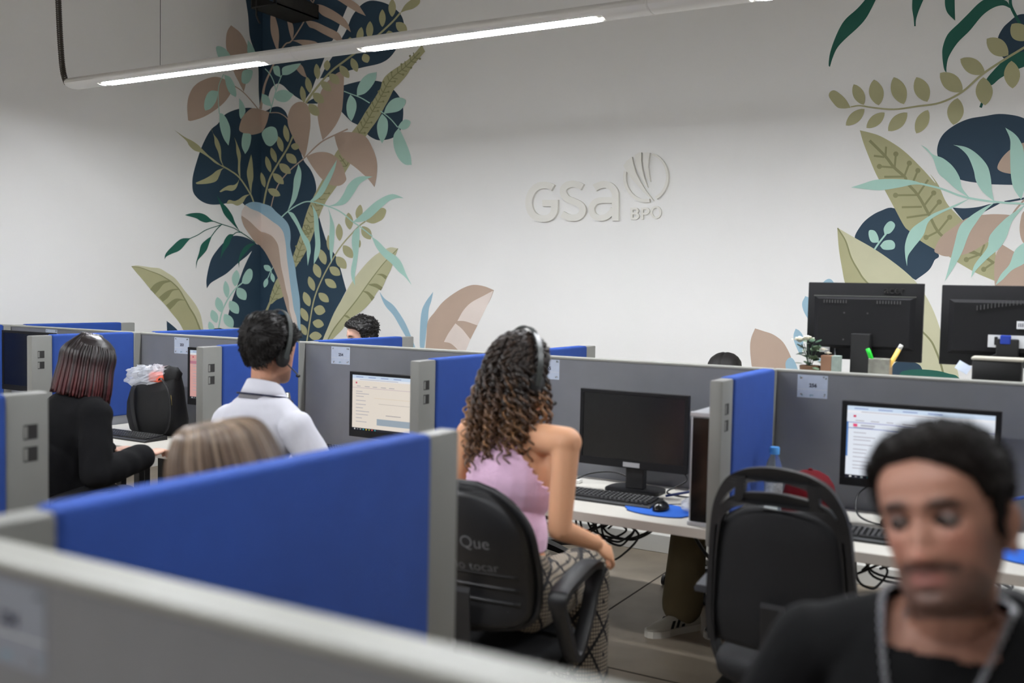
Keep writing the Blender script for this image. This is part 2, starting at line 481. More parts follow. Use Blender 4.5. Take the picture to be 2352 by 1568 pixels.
def smooth_poly(pts, k=5):
    """closed outline through pts; a third element 1 marks a sharp point"""
    n = len(pts); sh = [i for i, p in enumerate(pts) if len(p) > 2 and p[2]]
    P = [np.array(p[:2], float) for p in pts]
    if not sh: return [tuple(q) for q in crom(P, k, True)]
    out = []
    for a, b in zip(sh, sh[1:] + [sh[0] + n]):
        seg = [P[i % n] for i in range(a, b + 1)]
        out += [tuple(q) for q in (crom(seg, k) if len(seg) > 2 else seg)][:-1]
    return out
def clip(poly, side):
    out = []; n = len(poly)
    f = lambda p: (p[0] - corner_x(p[1])) * side
    for i in range(n):
        a, b = poly[i], poly[(i + 1) % n]; fa, fb = f(a), f(b)
        if fa >= 0: out.append(a)
        if fa * fb < 0:
            t = fa / (fa - fb); out.append((a[0] + (b[0] - a[0]) * t, a[1] + (b[1] - a[1]) * t))
    return out
PAINTN = 0
def paint(name, poly, m, layer):
    global PAINTN
    PAINTN += 1
    d = 0.0006 + 0.0005 * layer + 0.00001 * (PAINTN % 45)
    for side, wall in ((1, wall_back), (-1, wall_left)):
        q = clip(poly, side)
        if len(q) < 3: continue
        xs = [p[0] for p in q]
        if max(xs) - min(xs) < 0.5: continue
        if side > 0: vs = [Vector((onY(u, v, WALL_Y)[0], WALL_Y - d, onY(u, v, WALL_Y)[2])) for u, v in q]
        else: vs = [Vector((COR_X + d, onX(u, v, COR_X)[1], onX(u, v, COR_X)[2])) for u, v in q]
        tris = tessellate_polygon([[Vector((u, v, 0)) for u, v in q]])
        me = bpy.data.meshes.new(name)
        me.from_pydata(vs, [], [t for t in tris if len(set(t)) == 3])
        me.update()
        flip = [p for p in me.polygons if (p.normal.y > 0 if side > 0 else p.normal.x < 0)]
        if len(flip) > len(me.polygons) / 2: me.flip_normals()
        obj(name, me, m, wall)
def leaf(pts, m, layer, name='painted_leaf'): paint(name, smooth_poly(pts), m, layer)
def stem(pts, w, m, layer, w1=None, name='painted_stem'): paint(name, stroke_poly(pts, w, w1, 5), m, layer)
def oval(p, q, w, m, layer, name='painted_leaflet'):
    p = np.array(p, float); q = np.array(q, float); d = q - p; n = np.array([-d[1], d[0]]) / np.hypot(*d)
    l = []; r = []
    for i in range(13):
        t = i / 12; h = w / 2 * math.sin(math.pi * t) ** 0.72
        l.append(tuple(p + d * t + n * h)); r.append(tuple(p + d * t - n * h))
    paint(name, l + r[::-1][1:-1], m, layer)
def ovals(C, s, items, m, layer):
    for a, b, c, d, w in items:
        (p, q) = C([(a, b), (c, d)]); oval(p, q, w * s, m, layer)
S = 1
# --- navy masses
leaf(A_([(745, -20, S), (770, 150), (788, 350), (850, 530), (866, 660), (868, 840), (880, 1030, S), (900, 960), (955, 915, S), (985, 825), (1045, 778), (1100, 800), (1150, 850), (1215, 900), (1290, 945, S), (1360, 840), (1400, 740), (1450, 620), (1520, 440), (1560, 370), (1600, 290), (1640, 190), (1695, 60, S), (1700, -20, S)]), P_NAVY, 0, 'painted_patch')
leaf(A_([(1310, 965, S), (1345, 935), (1400, 915), (1420, 965, S)]), P_NAVY, 0, 'painted_patch')
leaf(A_([(1900, 8), (1820, 50), (1740, 150), (1690, 270), (1640, 360), (1600, 430), (1560, 520), (1500, 610), (1440, 730, S), (1500, 720), (1600, 690), (1700, 660), (1850, 625), (2000, 590), (2090, 535), (2160, 440), (2215, 330), (2220, 210), (2180, 120), (2090, 50), (2000, 15)]), P_NAVY, 0, 'painted_patch')
leaf(A_([(1600, 820), (1660, 795), (1750, 770), (1850, 750), (1960, 752), (2060, 780), (2130, 840), (2190, 920), (2213, 1000), (2213, 1100), (2190, 1210), (2130, 1275), (2060, 1300), (1980, 1305), (1920, 1280), (1880, 1250), (1800, 1170), (1730, 1130), (1640, 1040), (1590, 980)]), P_NAVY, 0, 'painted_patch')
leaf(A_([(720, 1008), (640, 1025), (550, 1070), (490, 1150), (430, 1200)]) + B_([(380, 60), (330, 170), (290, 290), (260, 400), (250, 480), (258, 570), (300, 630), (360, 670), (430, 688), (520, 685), (600, 672), (720, 675, S)]) + D_([(1500, 200), (1540, 480, S), (1467, 560, S), (1380, 740), (1320, 900), (1240, 1120), (1205, 1250), (1200, 1310), (1250, 1430, S), (1330, 1435), (1405, 1420, S), (1370, 1450), (1350, 1700, S)])
     + E_([(380, 1600, S), (440, 1420), (500, 1260), (600, 1050), (678, 900, S), (650, 800), (620, 690), (580, 570), (490, 430), (440, 290), (405, 170)]) + B_([(1380, 660), (1405, 550), (1390, 450), (1350, 360), (1290, 280), (1250, 170), (1190, 60)]) + A_([(1140, 1090), (1110, 1030), (1060, 995), (1000, 998), (930, 1035), (870, 1030), (800, 1005)]), P_NAVY, 0, 'painted_patch')
leaf(D_([(955, 990, S), (950, 900), (975, 760), (1010, 650), (1070, 560), (1140, 480), (1240, 405), (1330, 402), (1420, 430), (1500, 480), (1545, 520, S), (1467, 565), (1400, 630), (1300, 710), (1180, 820), (1080, 880), (1000, 930)]), P_NAVY, 1)
leaf(D_([(503, 1355, S), (560, 1400), (630, 1468), (700, 1600, S), (510, 1600, S)]), P_NAVY, 1)
# --- upper palm
stem(A_([(1055, 500), (1120, 410), (1180, 375), (1300, 185), (1390, -10)]), 3.2, P_TAUPE, 2)
for pts in ([(985, 90, S), (1020, 150), (1050, 250), (1060, 340), (1055, 420), (1055, 505, S), (1020, 420), (985, 310), (978, 200)],
            [(1110, 10, S), (1160, -10, S), (1160, 150), (1190, 240), (1195, 310), (1180, 378, S), (1155, 300), (1135, 200), (1110, 90)],
            [(1228, -20, S), (1262, -20, S), (1275, 60), (1300, 185, S), (1270, 130), (1240, 50)], [(1330, -20, S), (1350, 5), (1385, 45, S), (1350, -20, S)],
            [(1385, 40, S), (1450, 45), (1540, 85), (1640, 150), (1700, 220), (1728, 300, S), (1660, 250), (1560, 190), (1460, 140), (1410, 80)],
            [(1300, 185, S), (1400, 205), (1500, 250), (1600, 300), (1640, 350), (1665, 425, S), (1580, 370), (1480, 320), (1390, 270), (1340, 250)],
            [(1180, 378, S), (1270, 370), (1390, 385), (1450, 430), (1510, 490, S), (1420, 470), (1330, 470), (1290, 430), (1230, 395)],
            [(1215, 640, S), (1240, 590), (1280, 620), (1300, 670), (1320, 725, S), (1270, 700)],
            [(1560, -20, S), (1700, -20, S), (1790, 40), (1830, 90), (1868, 150, S), (1780, 110), (1690, 55), (1620, 10)]):
    leaf(A_(pts), P_TAUPE, 2)
stem(A_([(1055, 500), (985, 650), (930, 780), (905, 900), (885, 1015)]), 3, P_TAUPE, 2, 7)
# --- taupe leaves
leaf(A_([(610, 235, S), (700, 310), (760, 420), (775, 500), (765, 600), (755, 700), (745, 790), (728, 855, S), (690, 780), (640, 680), (600, 560), (565, 440), (565, 340), (580, 280)]), P_TAUPE, 2)
leaf(A_([(210, 1120, S), (202, 1000), (215, 900), (260, 810), (340, 750), (460, 715), (560, 745), (620, 810), (600, 880), (540, 960), (440, 1040), (340, 1095), (240, 1125)]), P_TAUPE, 2)
stem(A_([(640, 800), (720, 855), (800, 940), (865, 1020)]), 2.2, P_TAUPE, 2)
leaf(A_([(685, 1210), (700, 1130), (730, 1070), (800, 1010), (870, 1015), (920, 1030), (970, 1045, S), (950, 1130), (920, 1200), (885, 1235), (800, 1255), (730, 1240)]), P_TAUPE, 4)
leaf(A_([(1255, 948), (1310, 965), (1345, 1030), (1352, 1150), (1340, 1260), (1320, 1380), (1295, 1478, S), (1240, 1380), (1180, 1260), (1145, 1170), (1140, 1090), (1165, 1010), (1205, 965)]), P_TAUPE, 2)
leaf(A_([(1660, 680), (1662, 800), (1655, 930), (1640, 1050), (1590, 1160), (1530, 1240), (1465, 1305, S), (1440, 1210), (1420, 1100), (1418, 1000), (1440, 880), (1480, 800), (1550, 720), (1620, 670)]), P_TAUPE, 2)
leaf(B_([(1575, 45, S), (1650, 15), (1780, 20), (1870, 60), (1930, 160), (1970, 280), (1972, 400), (1950, 525, S), (1880, 440), (1780, 350), (1700, 290), (1640, 230), (1600, 140)]), P_TAUPE, 6)
leaf(B_([(1315, 240, S), (1400, 205), (1490, 200), (1570, 230), (1640, 300), (1680, 420), (1685, 460), (1650, 500), (1600, 515), (1530, 500), (1450, 440), (1380, 350), (1330, 270)]), P_TAUPE, 6)
stem(B_([(985, 710), (1010, 610), (1060, 490), (1160, 370), (1300, 250), (1390, 160), (1470, 95), (1580, 40), (1700, -15)]), 2.4, P_TAUPE, 2, 3.4)
stem(A_([(970, 1050), (1050, 1050), (1110, 1080), (1145, 1115)]), 2.2, P_TAUPE, 2)
# --- mint leaflets, upper part
for pts in ([(470, 440), (510, 432), (560, 460), (600, 510), (635, 570), (600, 585), (520, 580), (485, 520)], [(765, 372, S), (810, 430), (840, 500), (852, 545), (780, 548), (760, 470)],
            [(720, 660), (805, 655), (800, 720), (770, 770), (730, 780), (705, 750)], [(545, 695, S), (600, 720), (640, 790), (658, 870), (652, 905, S), (600, 870), (565, 800)],
            [(490, 850, S), (430, 843), (390, 870), (362, 940), (358, 1000), (370, 1030, S), (420, 1010), (470, 940)], [(685, 915, S), (720, 960), (742, 1020), (735, 1060), (700, 1110, S), (685, 1060)],
            [(500, 1055, S), (530, 1060), (570, 1110), (600, 1190), (600, 1270), (585, 1355, S), (540, 1290), (505, 1180)], [(895, 870, S), (960, 900), (990, 990, S), (930, 975), (895, 940)],
            [(1010, 900, S), (1050, 850), (1120, 838), (1195, 880, S), (1150, 935), (1100, 952), (1040, 935)], [(1000, 620, S), (1060, 620), (1075, 720, S), (1020, 690)],
            [(1090, 700, S), (1095, 630), (1190, 600), (1265, 590, S), (1220, 650), (1150, 695)], [(1180, 500, S), (1230, 465), (1275, 460, S), (1270, 510)],
            [(720, 1240, S), (790, 1250), (792, 1320), (770, 1390), (740, 1434, S), (710, 1370), (708, 1300)], [(900, 1240), (930, 1200), (985, 1178), (1030, 1195), (1048, 1250), (1045, 1300), (1010, 1345), (980, 1362), (940, 1345), (910, 1290)],
            [(1970, 672, S), (1960, 740), (1920, 810), (1860, 870), (1785, 895, S), (1790, 820), (1830, 740), (1890, 690)], [(1725, 880, S), (1770, 930), (1782, 1000), (1760, 1080), (1735, 1130, S), (1700, 1080), (1688, 1000), (1700, 930)],
            [(2035, 1060, S), (2060, 990), (2110, 930), (2180, 908), (2240, 935), (2215, 1000), (2160, 1040)], [(2020, 1060, S), (2065, 1110), (2075, 1180), (2060, 1260), (2020, 1335, S), (1985, 1270), (1972, 1180), (1990, 1110)],
            [(2165, 1185, S), (2200, 1135), (2240, 1112), (2285, 1135), (2260, 1190), (2210, 1208)], [(2175, 1190, S), (2215, 1270), (2255, 1360), (2285, 1450), (2295, 1536, S), (2230, 1530), (2170, 1470), (2130, 1370), (2128, 1260)]):
    leaf(A_(pts), P_MINT, 5)
for pts, w in (([(540, 690), (495, 800), (490, 930), (500, 1060)], 2), ([(1085, 700), (1050, 790), (1010, 920), (975, 1050)], 2.2), ([(930, 640), (975, 690), (1010, 760), (1030, 840)], 2.2), ([(1665, 850), (1730, 875), (1820, 910), (1905, 960)], 2.4), ([(2005, 1035), (2060, 1075), (2110, 1120), (2165, 1185)], 2.4)):
    stem(A_(pts), w, P_MINT, 5)
# --- olive branch across the upper right blob
stem(A_([(1310, 960), (1400, 830), (1540, 670), (1680, 560), (1920, 380), (2100, 220), (2190, 120)]), 5, P_OLIVE, 4, 4)
leaf(A_([(2190, 120, S), (2230, 50), (2290, 0), (2360, -20), (2370, 30), (2310, 80), (2240, 100)]), P_OLIVE, 4)
ovals(A_, .2466, [(2115, -10, 2112, 158, 70), (2022, 88, 2022, 252, 62), (1908, 198, 1900, 362, 68), (1828, 252, 1800, 410, 66), (1722, 345, 1722, 440, 56), (2150, 210, 2250, 302, 88), (2080, 285, 2105, 390, 88), (1850, 500, 1885, 585, 74), (1735, 540, 1788, 670, 66), (1625, 610, 1712, 726, 72), (1530, 688, 1620, 782, 80), (1450, 760, 1546, 848, 74), (1378, 868, 1475, 958, 84), (1338, 968, 1430, 1078, 86), (1408, 593, 1420, 740, 58), (1510, 560, 1505, 660, 62), (1318, 715, 1352, 868, 60), (1270, 800, 1295, 958, 54)], P_OLIVE, 4)
# --- long fern band with dark ribs
FB_L = A_([(2390, 420), (2290, 530), (2200, 600), (2110, 660), (2050, 710), (2020, 760), (2000, 830), (1920, 960), (1860, 1050), (1800, 1150), (1730, 1240), (1590, 1420), (1470, 1660), (1400, 1790), (1320, 1970)]) + E_([(230, 310), (190, 430), (142, 570)])
FB_R = A_([(2420, 480), (2300, 620), (2250, 700), (2180, 780), (2130, 830), (2080, 930), (2040, 1000), (1980, 1110), (1900, 1220), (1860, 1285), (1720, 1530), (1600, 1730), (1500, 1870), (1440, 2000)]) + E_([(350, 330), (290, 480), (240, 570)])
paint('painted_leaf', [tuple(p) for p in crom(FB_L, 3)] + E_([(172, 672)]) + [tuple(p) for p in crom(FB_R, 3)][::-1], P_OLIVE, 3)
def ribs(cl, step, ln, m, layer, w):
    c = crom(cl, 8); ds = [0]
    for p, q in zip(c, c[1:]): ds.append(ds[-1] + np.hypot(*(q - p)))
    stem([tuple(p) for p in cl], w, m, layer)
    s = step; k = 0
    while s < ds[-1]:
        j = min(len(c) - 1, np.searchsorted(ds, s)); p = c[j]; d = c[j] - c[j - 1]; d = d / np.hypot(*d); n = np.array([-d[1], d[0]])
        for sd in (-1, 1):
            e = p - d * ln * .55 + n * sd * ln * .8
            stem([tuple(p), tuple((p + e) / 2 + d * ln * .05), tuple(e)], w * 0.9, m, layer)
            if (k + (sd > 0)) % 2 == 0:
                paint('painted_dot', [(e[0] + w * 1.15 * math.cos(a * math.pi / 5), e[1] + w * 1.15 * math.sin(a * math.pi / 5)) for a in range(10)], m, layer)
        s += step; k += 1
ribs(A_([(2370, 490), (2240, 620), (2100, 740), (2020, 880), (1940, 1020), (1860, 1160), (1790, 1260)]), 13.5, 13, P_OLIVED, 4, 2.2)
ribs(B_([(1620, 230), (1690, 330)]), 14, 12, P_OLIVED, 4, 2.2)
ribs(B_([(1510, 530), (1440, 640), (1380, 760), (1340, 870), (1290, 980)]) + E_([(300, 250), (250, 390), (215, 490), (170, 620)]), 15, 13, P_OLIVED, 4, 2.2)
# --- trunk
T_LEFT = [(1345, 120), (1340, 200), (1370, 290), (1430, 380), (1500, 475), (1560, 515), (1620, 590), (1700, 740), (1760, 880), (1800, 1010), (1840, 1150), (1880, 1280), (1920, 1360), (1960, 1500)]
T_BLUE = [(1390, 45), (1450, 20), (1520, 20), (1600, 40), (1680, 70), (1740, 130), (1820, 200), (1870, 260), (1895, 330), (1902, 420), (1898, 520), (1930, 650), (1955, 760), (1965, 850), (1985, 980), (2005, 1120), (2010, 1300), (2015, 1500)]
T_CRM = [(1385, 52), (1450, 95), (1540, 130), (1620, 180), (1700, 240), (1770, 290), (1815, 350), (1835, 420), (1850, 520), (1860, 640), (1880, 800), (1900, 960), (1920, 1100), (1940, 1230), (1970, 1330), (1985, 1500)]
T_TAU = [(1342, 170), (1400, 210), (1450, 250), (1510, 310), (1560, 350), (1620, 365), (1690, 400), (1740, 460), (1765, 520), (1780, 620), (1795, 740), (1830, 900), (1850, 1000), (1880, 1120), (1890, 1230), (1915, 1330), (1945, 1500)]
cv = lambda pts: [tuple(p) for p in crom(D_(pts), 4)]
paint('painted_trunk', cv(T_BLUE) + cv(T_LEFT)[::-1], P_BLUE, 6)
paint('painted_trunk', cv(T_CRM) + cv(T_LEFT)[::-1], P_PINK, 7)
paint('painted_trunk', cv(T_TAU) + cv(T_LEFT[1:])[::-1], P_TAUPE, 8)
# --- green sprig
stem(D_([(1500, 475), (1400, 400), (1320, 350), (1250, 310), (1120, 268), (1030, 235)]), 1.8, P_GREEN, 6)
stem(D_([(1125, 272), (950, 330), (850, 390), (760, 430)]), 1.8, P_GREEN, 6); stem(D_([(1115, 275), (1060, 330), (1000, 410)]), 2, P_GREEN, 6); stem(D_([(1350, 360), (1290, 360), (1250, 387)]), 2, P_GREEN, 6)
for pts in ([(705, 165, S), (780, 145), (870, 142), (940, 165), (1000, 215), (1045, 240, S), (1000, 240), (940, 250), (880, 230), (830, 200)], [(1064, -59, S), (1120, 20), (1180, 80), (1240, 170), (1270, 250), (1320, 345, S), (1220, 240), (1150, 160), (1115, 80)],
            [(770, 425, S), (730, 470), (650, 560), (560, 600), (500, 630), (477, 662, S), (490, 600), (560, 520), (660, 435)], [(1010, 400, S), (980, 480), (950, 560), (900, 620), (850, 680), (830, 770, S), (835, 690), (865, 590), (890, 500), (950, 440)],
            [(1260, 382, S), (1230, 430), (1200, 500), (1150, 570), (1120, 630), (1105, 662, S), (1120, 560), (1150, 450), (1200, 385)], [(1505, 485, S), (1450, 520), (1400, 580), (1340, 650), (1320, 700), (1315, 765, S), (1308, 680), (1330, 600), (1370, 530), (1430, 490)]):
    leaf(D_(pts), P_GREEN, 6)
# --- lower left olive leaf
MR = [(105, 742), (200, 755), (300, 790), (420, 835), (500, 880), (560, 920), (640, 1000), (700, 1100), (760, 1210), (820, 1310), (880, 1460), (930, 1600)]
UPR = [(105, 742), (160, 732), (230, 740), (330, 755), (420, 765), (500, 810), (600, 880), (700, 1010), (790, 1120), (850, 1210), (890, 1310), (915, 1460), (930, 1600)]
LOW = [(105, 742), (160, 810), (230, 890), (320, 1000), (400, 1090), (480, 1170), (560, 1270), (640, 1370), (700, 1480), (750, 1600)]
paint('painted_leaf', cv(UPR) + cv(LOW)[::-1], P_OLIVE, 2); paint('painted_leaf', cv(UPR) + cv(MR)[::-1][1:-1], P_OLIVEL, 3)
stem(D_(MR), 1.2, P_OLIVED, 4, 4.0)
for pts in ([(545, 900, S), (450, 905), (370, 940), (315, 1000, S), (370, 1055, S), (420, 1000), (470, 940), (545, 915, S)], [(640, 995, S), (560, 1000), (490, 1030), (415, 1090, S), (460, 1140, S), (520, 1090), (570, 1020), (640, 1005, S)], [(715, 1125, S), (640, 1105), (580, 1115), (495, 1180, S), (540, 1230, S), (590, 1180), (640, 1130)]):
    leaf(D_(pts), P_OLIVED, 3, 'painted_vein')
# --- lower mint sprig
stem(D_([(1350, 930), (1270, 1000), (1180, 1130), (1120, 1270), (1085, 1440)]), 3, P_MINT, 3)
leaf(D_([(1345, 930, S), (1360, 860), (1400, 790), (1440, 768), (1468, 800), (1465, 870), (1430, 930), (1390, 942)]), P_MINT, 3)
ovals(D_, .20408, [(1290, 783, 1270, 968, 88), (1162, 905, 1185, 1098, 68), (1070, 1088, 1115, 1258, 88), (1010, 1232, 1065, 1378, 84), (980, 1362, 1030, 1500, 66), (1297, 982, 1392, 1120, 108), (1210, 1130, 1308, 1275, 106), (1152, 1278, 1245, 1434, 106)], P_MINT, 3)
stem(D_([(1705, 750), (1680, 790), (1650, 860), (1630, 890)]), 2, P_MINT, 3); stem(D_([(1680, 790), (1690, 830)]), 1.6, P_MINT, 3)
ovals(D_, .20408, [(1598, 732, 1685, 792, 66), (1685, 815, 1712, 922, 48), (1638, 875, 1605, 982, 52)], P_MINT, 3)
leaf(D_([(1760, 870), (1700, 990), (1660, 1140), (1685, 1165), (1740, 1120), (1830, 1065), (1830, 900)]), P_OLIVE, 2); stem(D_([(1668, 1150), (1630, 1240), (1580, 1360)]), 5, P_OLIVE, 2)
ribs(D_([(1790, 930), (1740, 1030), (1680, 1140)]), 13, 11, P_OLIVED, 3, 1.8)
# --- olive sprig on the left lobe
stem(B_([(520, 325), (600, 370), (690, 440), (790, 590), (820, 665)]), 3.4, P_OLIVE, 2)
for pts in ([(80, -8, S), (180, 60), (240, 90), (300, 130), (340, 170), (400, 230), (440, 260), (540, 340, S), (460, 300), (400, 250), (330, 205), (270, 185), (220, 140), (190, 90)], [(410, -60, S), (440, 20), (490, 90), (515, 170), (520, 270), (548, 345, S), (510, 280), (490, 200), (460, 130), (450, 50)],
            [(640, 60, S), (670, 130), (700, 220), (695, 320), (697, 445, S), (675, 380), (675, 280), (660, 200), (655, 120)], [(797, 220, S), (810, 290), (818, 430), (805, 500), (797, 595, S), (775, 500), (757, 400), (770, 320)],
            [(548, 345, S), (480, 370), (430, 410), (370, 445), (280, 485, S), (300, 498), (400, 492), (470, 470), (500, 420), (520, 370)], [(690, 445, S), (670, 480), (640, 505), (590, 510), (540, 535), (503, 565, S), (515, 572), (560, 555), (620, 560), (660, 530)],
            [(790, 590, S), (730, 605), (680, 640), (640, 655), (590, 645), (565, 682, S), (620, 680), (670, 698), (720, 670), (750, 620)]):
    leaf(B_(pts), P_OLIVE, 2)
stem(B_([(915, 690), (940, 560), (980, 430), (1060, 290), (1140, 160), (1190, 50)]), 4, P_OLIVE, 3)
ovals(B_, .2466, [(1112, -55, 1142, 108, 56), (1050, 52, 1092, 198, 56), (985, 157, 1032, 298, 52), (938, 238, 980, 388, 50), (890, 387, 927, 528, 48), (1170, 140, 1250, 155, 64), (1128, 215, 1222, 305, 78), (1062, 308, 1168, 400, 76), (1003, 398, 1103, 498, 68), (955, 545, 1072, 605, 68)], P_OLIVE, 3)
# --- big mint sprig
stem(B_([(1085, 805), (1140, 755), (1240, 690), (1345, 660), (1520, 705), (1640, 760), (1750, 850), (1810, 890), (1930, 985)]), 2.8, P_MINT, 8)
for pts in ([(1140, 750, S), (1170, 660), (1190, 560), (1200, 450), (1225, 370), (1242, 310, S), (1268, 380), (1265, 470), (1245, 560), (1215, 650)], [(1345, 660, S), (1410, 590), (1480, 470), (1550, 350), (1600, 270, S), (1580, 360), (1530, 480), (1470, 590), (1400, 650)],
            [(1520, 705, S), (1600, 670), (1660, 590), (1700, 510), (1760, 450), (1830, 425), (1935, 428, S), (1880, 450), (1810, 500), (1760, 580), (1700, 660), (1640, 695)], [(1750, 850, S), (1850, 760), (1950, 670), (2050, 610), (2130, 592), (2222, 628, S), (2150, 630), (2080, 660), (2000, 730), (1900, 820), (1820, 850)]):
    leaf(B_(pts), P_MINT, 8)
for pts in ([(90, 110, S), (150, 130), (200, 210), (250, 320), (310, 410), (325, 500), (315, 560), (295, 655, S), (285, 540), (280, 480), (240, 390), (190, 270), (130, 170)], [(310, 10, S), (360, 80), (395, 160), (410, 300), (422, 460), (400, 560), (355, 640, S), (358, 550), (370, 430), (360, 300), (355, 160), (340, 60)],
            [(495, 65, S), (530, 160), (560, 260), (560, 380), (550, 480), (530, 635, S), (515, 520), (508, 400), (515, 280), (515, 160)], [(810, 260, S), (812, 380), (800, 520), (780, 660), (765, 750), (768, 855, S), (735, 780), (728, 690), (750, 560), (735, 420), (750, 320)],
            [(935, 365, S), (1000, 410), (1090, 500), (1180, 560), (1235, 630), (1280, 740), (1335, 848, S), (1270, 770), (1200, 710), (1130, 630), (1050, 560), (980, 470)]):
    leaf(E_(pts), P_MINT, 8)
# --- olive branch, right lower
stem(E_([(265, 1520), (285, 1405), (350, 1020), (430, 800), (530, 610), (640, 440), (800, 265), (870, 210)]), 3, P_OLIVE, 5)
leaf(E_([(870, 210, S), (950, 140), (1020, 80), (1060, 80), (1078, 110), (1050, 180), (1000, 215), (940, 232)]), P_OLIVE, 5)
ovals(E_, .22958, [(820, 42, 795, 198, 70), (700, 122, 715, 293, 80), (605, 232, 612, 406, 70), (500, 345, 505, 500, 42), (415, 487, 470, 643, 76), (360, 632, 415, 775, 78), (305, 760, 357, 906, 66), (256, 915, 312, 1060, 74), (228, 1075, 292, 1211, 70), (222, 1237, 278, 1348, 66), (838, 259, 922, 391, 96), (815, 395, 812, 475, 24), (648, 450, 743, 577, 88), (578, 563, 678, 683, 92), (512, 668, 618, 748, 84), (465, 788, 580, 873, 78), (402, 926, 503, 1017, 76), (355, 1083, 470, 1112, 100), (342, 1218, 455, 1247, 86), (308, 1358, 435, 1355, 88)], P_OLIVE, 5)
cE = lambda pts: [tuple(p) for p in crom(E_(pts), 4)]
BL = [(1197, 482), (1130, 470), (1080, 485), (980, 540), (900, 610), (830, 690), (760, 780), (690, 890), (640, 980), (560, 1120), (500, 1260), (440, 1405), (400, 1530)]
BR = [(1197, 482), (1165, 570), (1130, 680), (1085, 770), (1040, 870), (1000, 900), (920, 1020), (830, 1110), (700, 1200), (640, 1290), (530, 1405), (450, 1530)]
BM = [(1197, 482), (1090, 590), (1020, 670), (900, 830), (780, 1000), (660, 1150), (560, 1280), (490, 1405), (430, 1530)]
paint('painted_leaf', cE(BL) + cE(BR)[::-1][:-1], pal('olive_mid', rgb(181, 180, 142, K_)), 6); paint('painted_leaf', cE(BL) + cE(BM)[::-1][:-1], P_OLIVEL, 7)
stem(E_(BM), 1.6, P_OLIVED, 7, 3.2)
for pts in ([(980, 740, S), (1040, 735), (1090, 760, S), (1072, 792, S), (1030, 755)], [(900, 838, S), (980, 833), (1043, 870, S), (1025, 902, S), (970, 870), (910, 848)], [(835, 905, S), (900, 915), (962, 970, S), (935, 1005, S), (890, 940)], [(650, 1150, S), (690, 1150), (730, 1185, S), (690, 1175)]):
    leaf(E_(pts), P_OLIVED, 7, 'painted_vein')
leaf(E_([(1010, 912, S), (1060, 980), (1150, 1050), (1230, 1160), (1280, 1250), (1330, 1370), (1380, 1500, S), (1320, 1440), (1220, 1270), (1150, 1150), (1080, 1070), (1040, 1000)]), P_BLUE, 3)
leaf(E_([(1547, 915, S), (1530, 1000), (1505, 1080), (1495, 1180), (1480, 1300), (1460, 1460), (1440, 1560, S), (1415, 1460), (1415, 1300), (1430, 1120), (1470, 1020)]), P_BLUE, 3)
leaf(E_([(2155, 898, S), (2060, 860), (1950, 845), (1850, 875), (1740, 940), (1640, 1020), (1560, 1120), (1495, 1210), (1480, 1350), (1465, 1560, S), (1850, 1560, S), (1920, 1390), (1990, 1250), (2050, 1120), (2120, 990)]), P_TAUPE, 2)
leaf(E_([(2147, 903, S), (2050, 955), (1930, 1020), (1850, 1100), (1790, 1205, S), (1870, 1210), (1990, 1250, S), (2060, 1110), (2125, 970)]), P_PINK, 3)
leaf(E_([(1770, 1230, S), (1840, 1290), (1920, 1390, S), (1880, 1490), (1850, 1560, S), (1780, 1480), (1720, 1430), (1655, 1415, S), (1700, 1330)]), P_PINK, 3)
# ================= right mural
for pts in ([(1120, -20, S), (1070, 80), (1030, 150), (970, 220), (850, 330), (790, 400), (755, 480), (735, 548, S), (725, 530), (735, 440), (770, 330), (820, 220), (870, 150), (960, 70), (1040, -20, S)], [(1410, -20, S), (1508, -20, S), (1465, 80), (1440, 160), (1437, 215, S), (1425, 215, S), (1420, 150), (1408, 70)],
            [(1675, -20, S), (1755, -20, S), (1757, 80), (1760, 170, S), (1700, 110), (1678, 50)], [(2215, 70, S), (2150, 45), (2070, 65), (1980, 130), (1880, 250), (1780, 350), (1710, 460), (1690, 540), (1688, 597, S), (1668, 560), (1655, 460), (1660, 380), (1700, 280), (1790, 190), (1870, 110), (1950, 30), (2010, -5), (2100, -10), (2180, 10)],
            [(2620, 400, S), (2440, 410), (2300, 425), (2220, 435), (2160, 490), (2080, 570), (2015, 655), (2055, 698), (2130, 640), (2240, 580), (2440, 500)]):
    leaf(C3(pts), P_GREEN, 2)
stem(C3([(2210, -15), (2220, 60), (2290, 195)]), 7, P_GREEN, 2); stem(C3([(2035, 680), (1968, 880)]), 6, P_GREEN, 2)
leaf(C3([(2540, 400), (2590, 290), (2520, 180), (2430, 130), (2340, 115), (2270, 125), (2200, 180), (2150, 230), (2110, 310), (2110, 400), (2160, 480), (2240, 510), (2340, 500), (2430, 450)]), P_NAVY, 0, 'painted_patch')
leaf(C3([(2600, 1370), (2690, 1230), (2580, 1110), (2440, 1030), (2340, 975), (2250, 945), (2120, 932), (2000, 950), (1880, 970), (1780, 1010), (1690, 1070), (1640, 1130), (1615, 1200), (1615, 1270), (1650, 1360), (1720, 1430), (1820, 1475), (1980, 1500), (2120, 1510), (2340, 1505), (2440, 1440)]), P_NAVY, 0, 'painted_patch')
leaf(C3([(2580, 1270, S), (2440, 1170), (2340, 1165), (2260, 1190), (2180, 1250), (2130, 1310), (2105, 1370), (2130, 1400), (2200, 1420), (2340, 1430), (2440, 1400)]), P_TAUPE, 2)
stem(C3([(905, 875), (980, 865), (1080, 880), (1260, 895), (1450, 870), (1640, 840), (1820, 750), (1980, 610), (2160, 490), (2340, 380), (2480, 290), (2600, 180)]), 3, P_OLIVE, 4, 6)
ovals(C3, .28067, [(2390, 190, 2500, 260, 120), (2430, 480, 2440, 360, 110), (2600, 190, 2720, 60, 110)], P_OLIVE, 4)
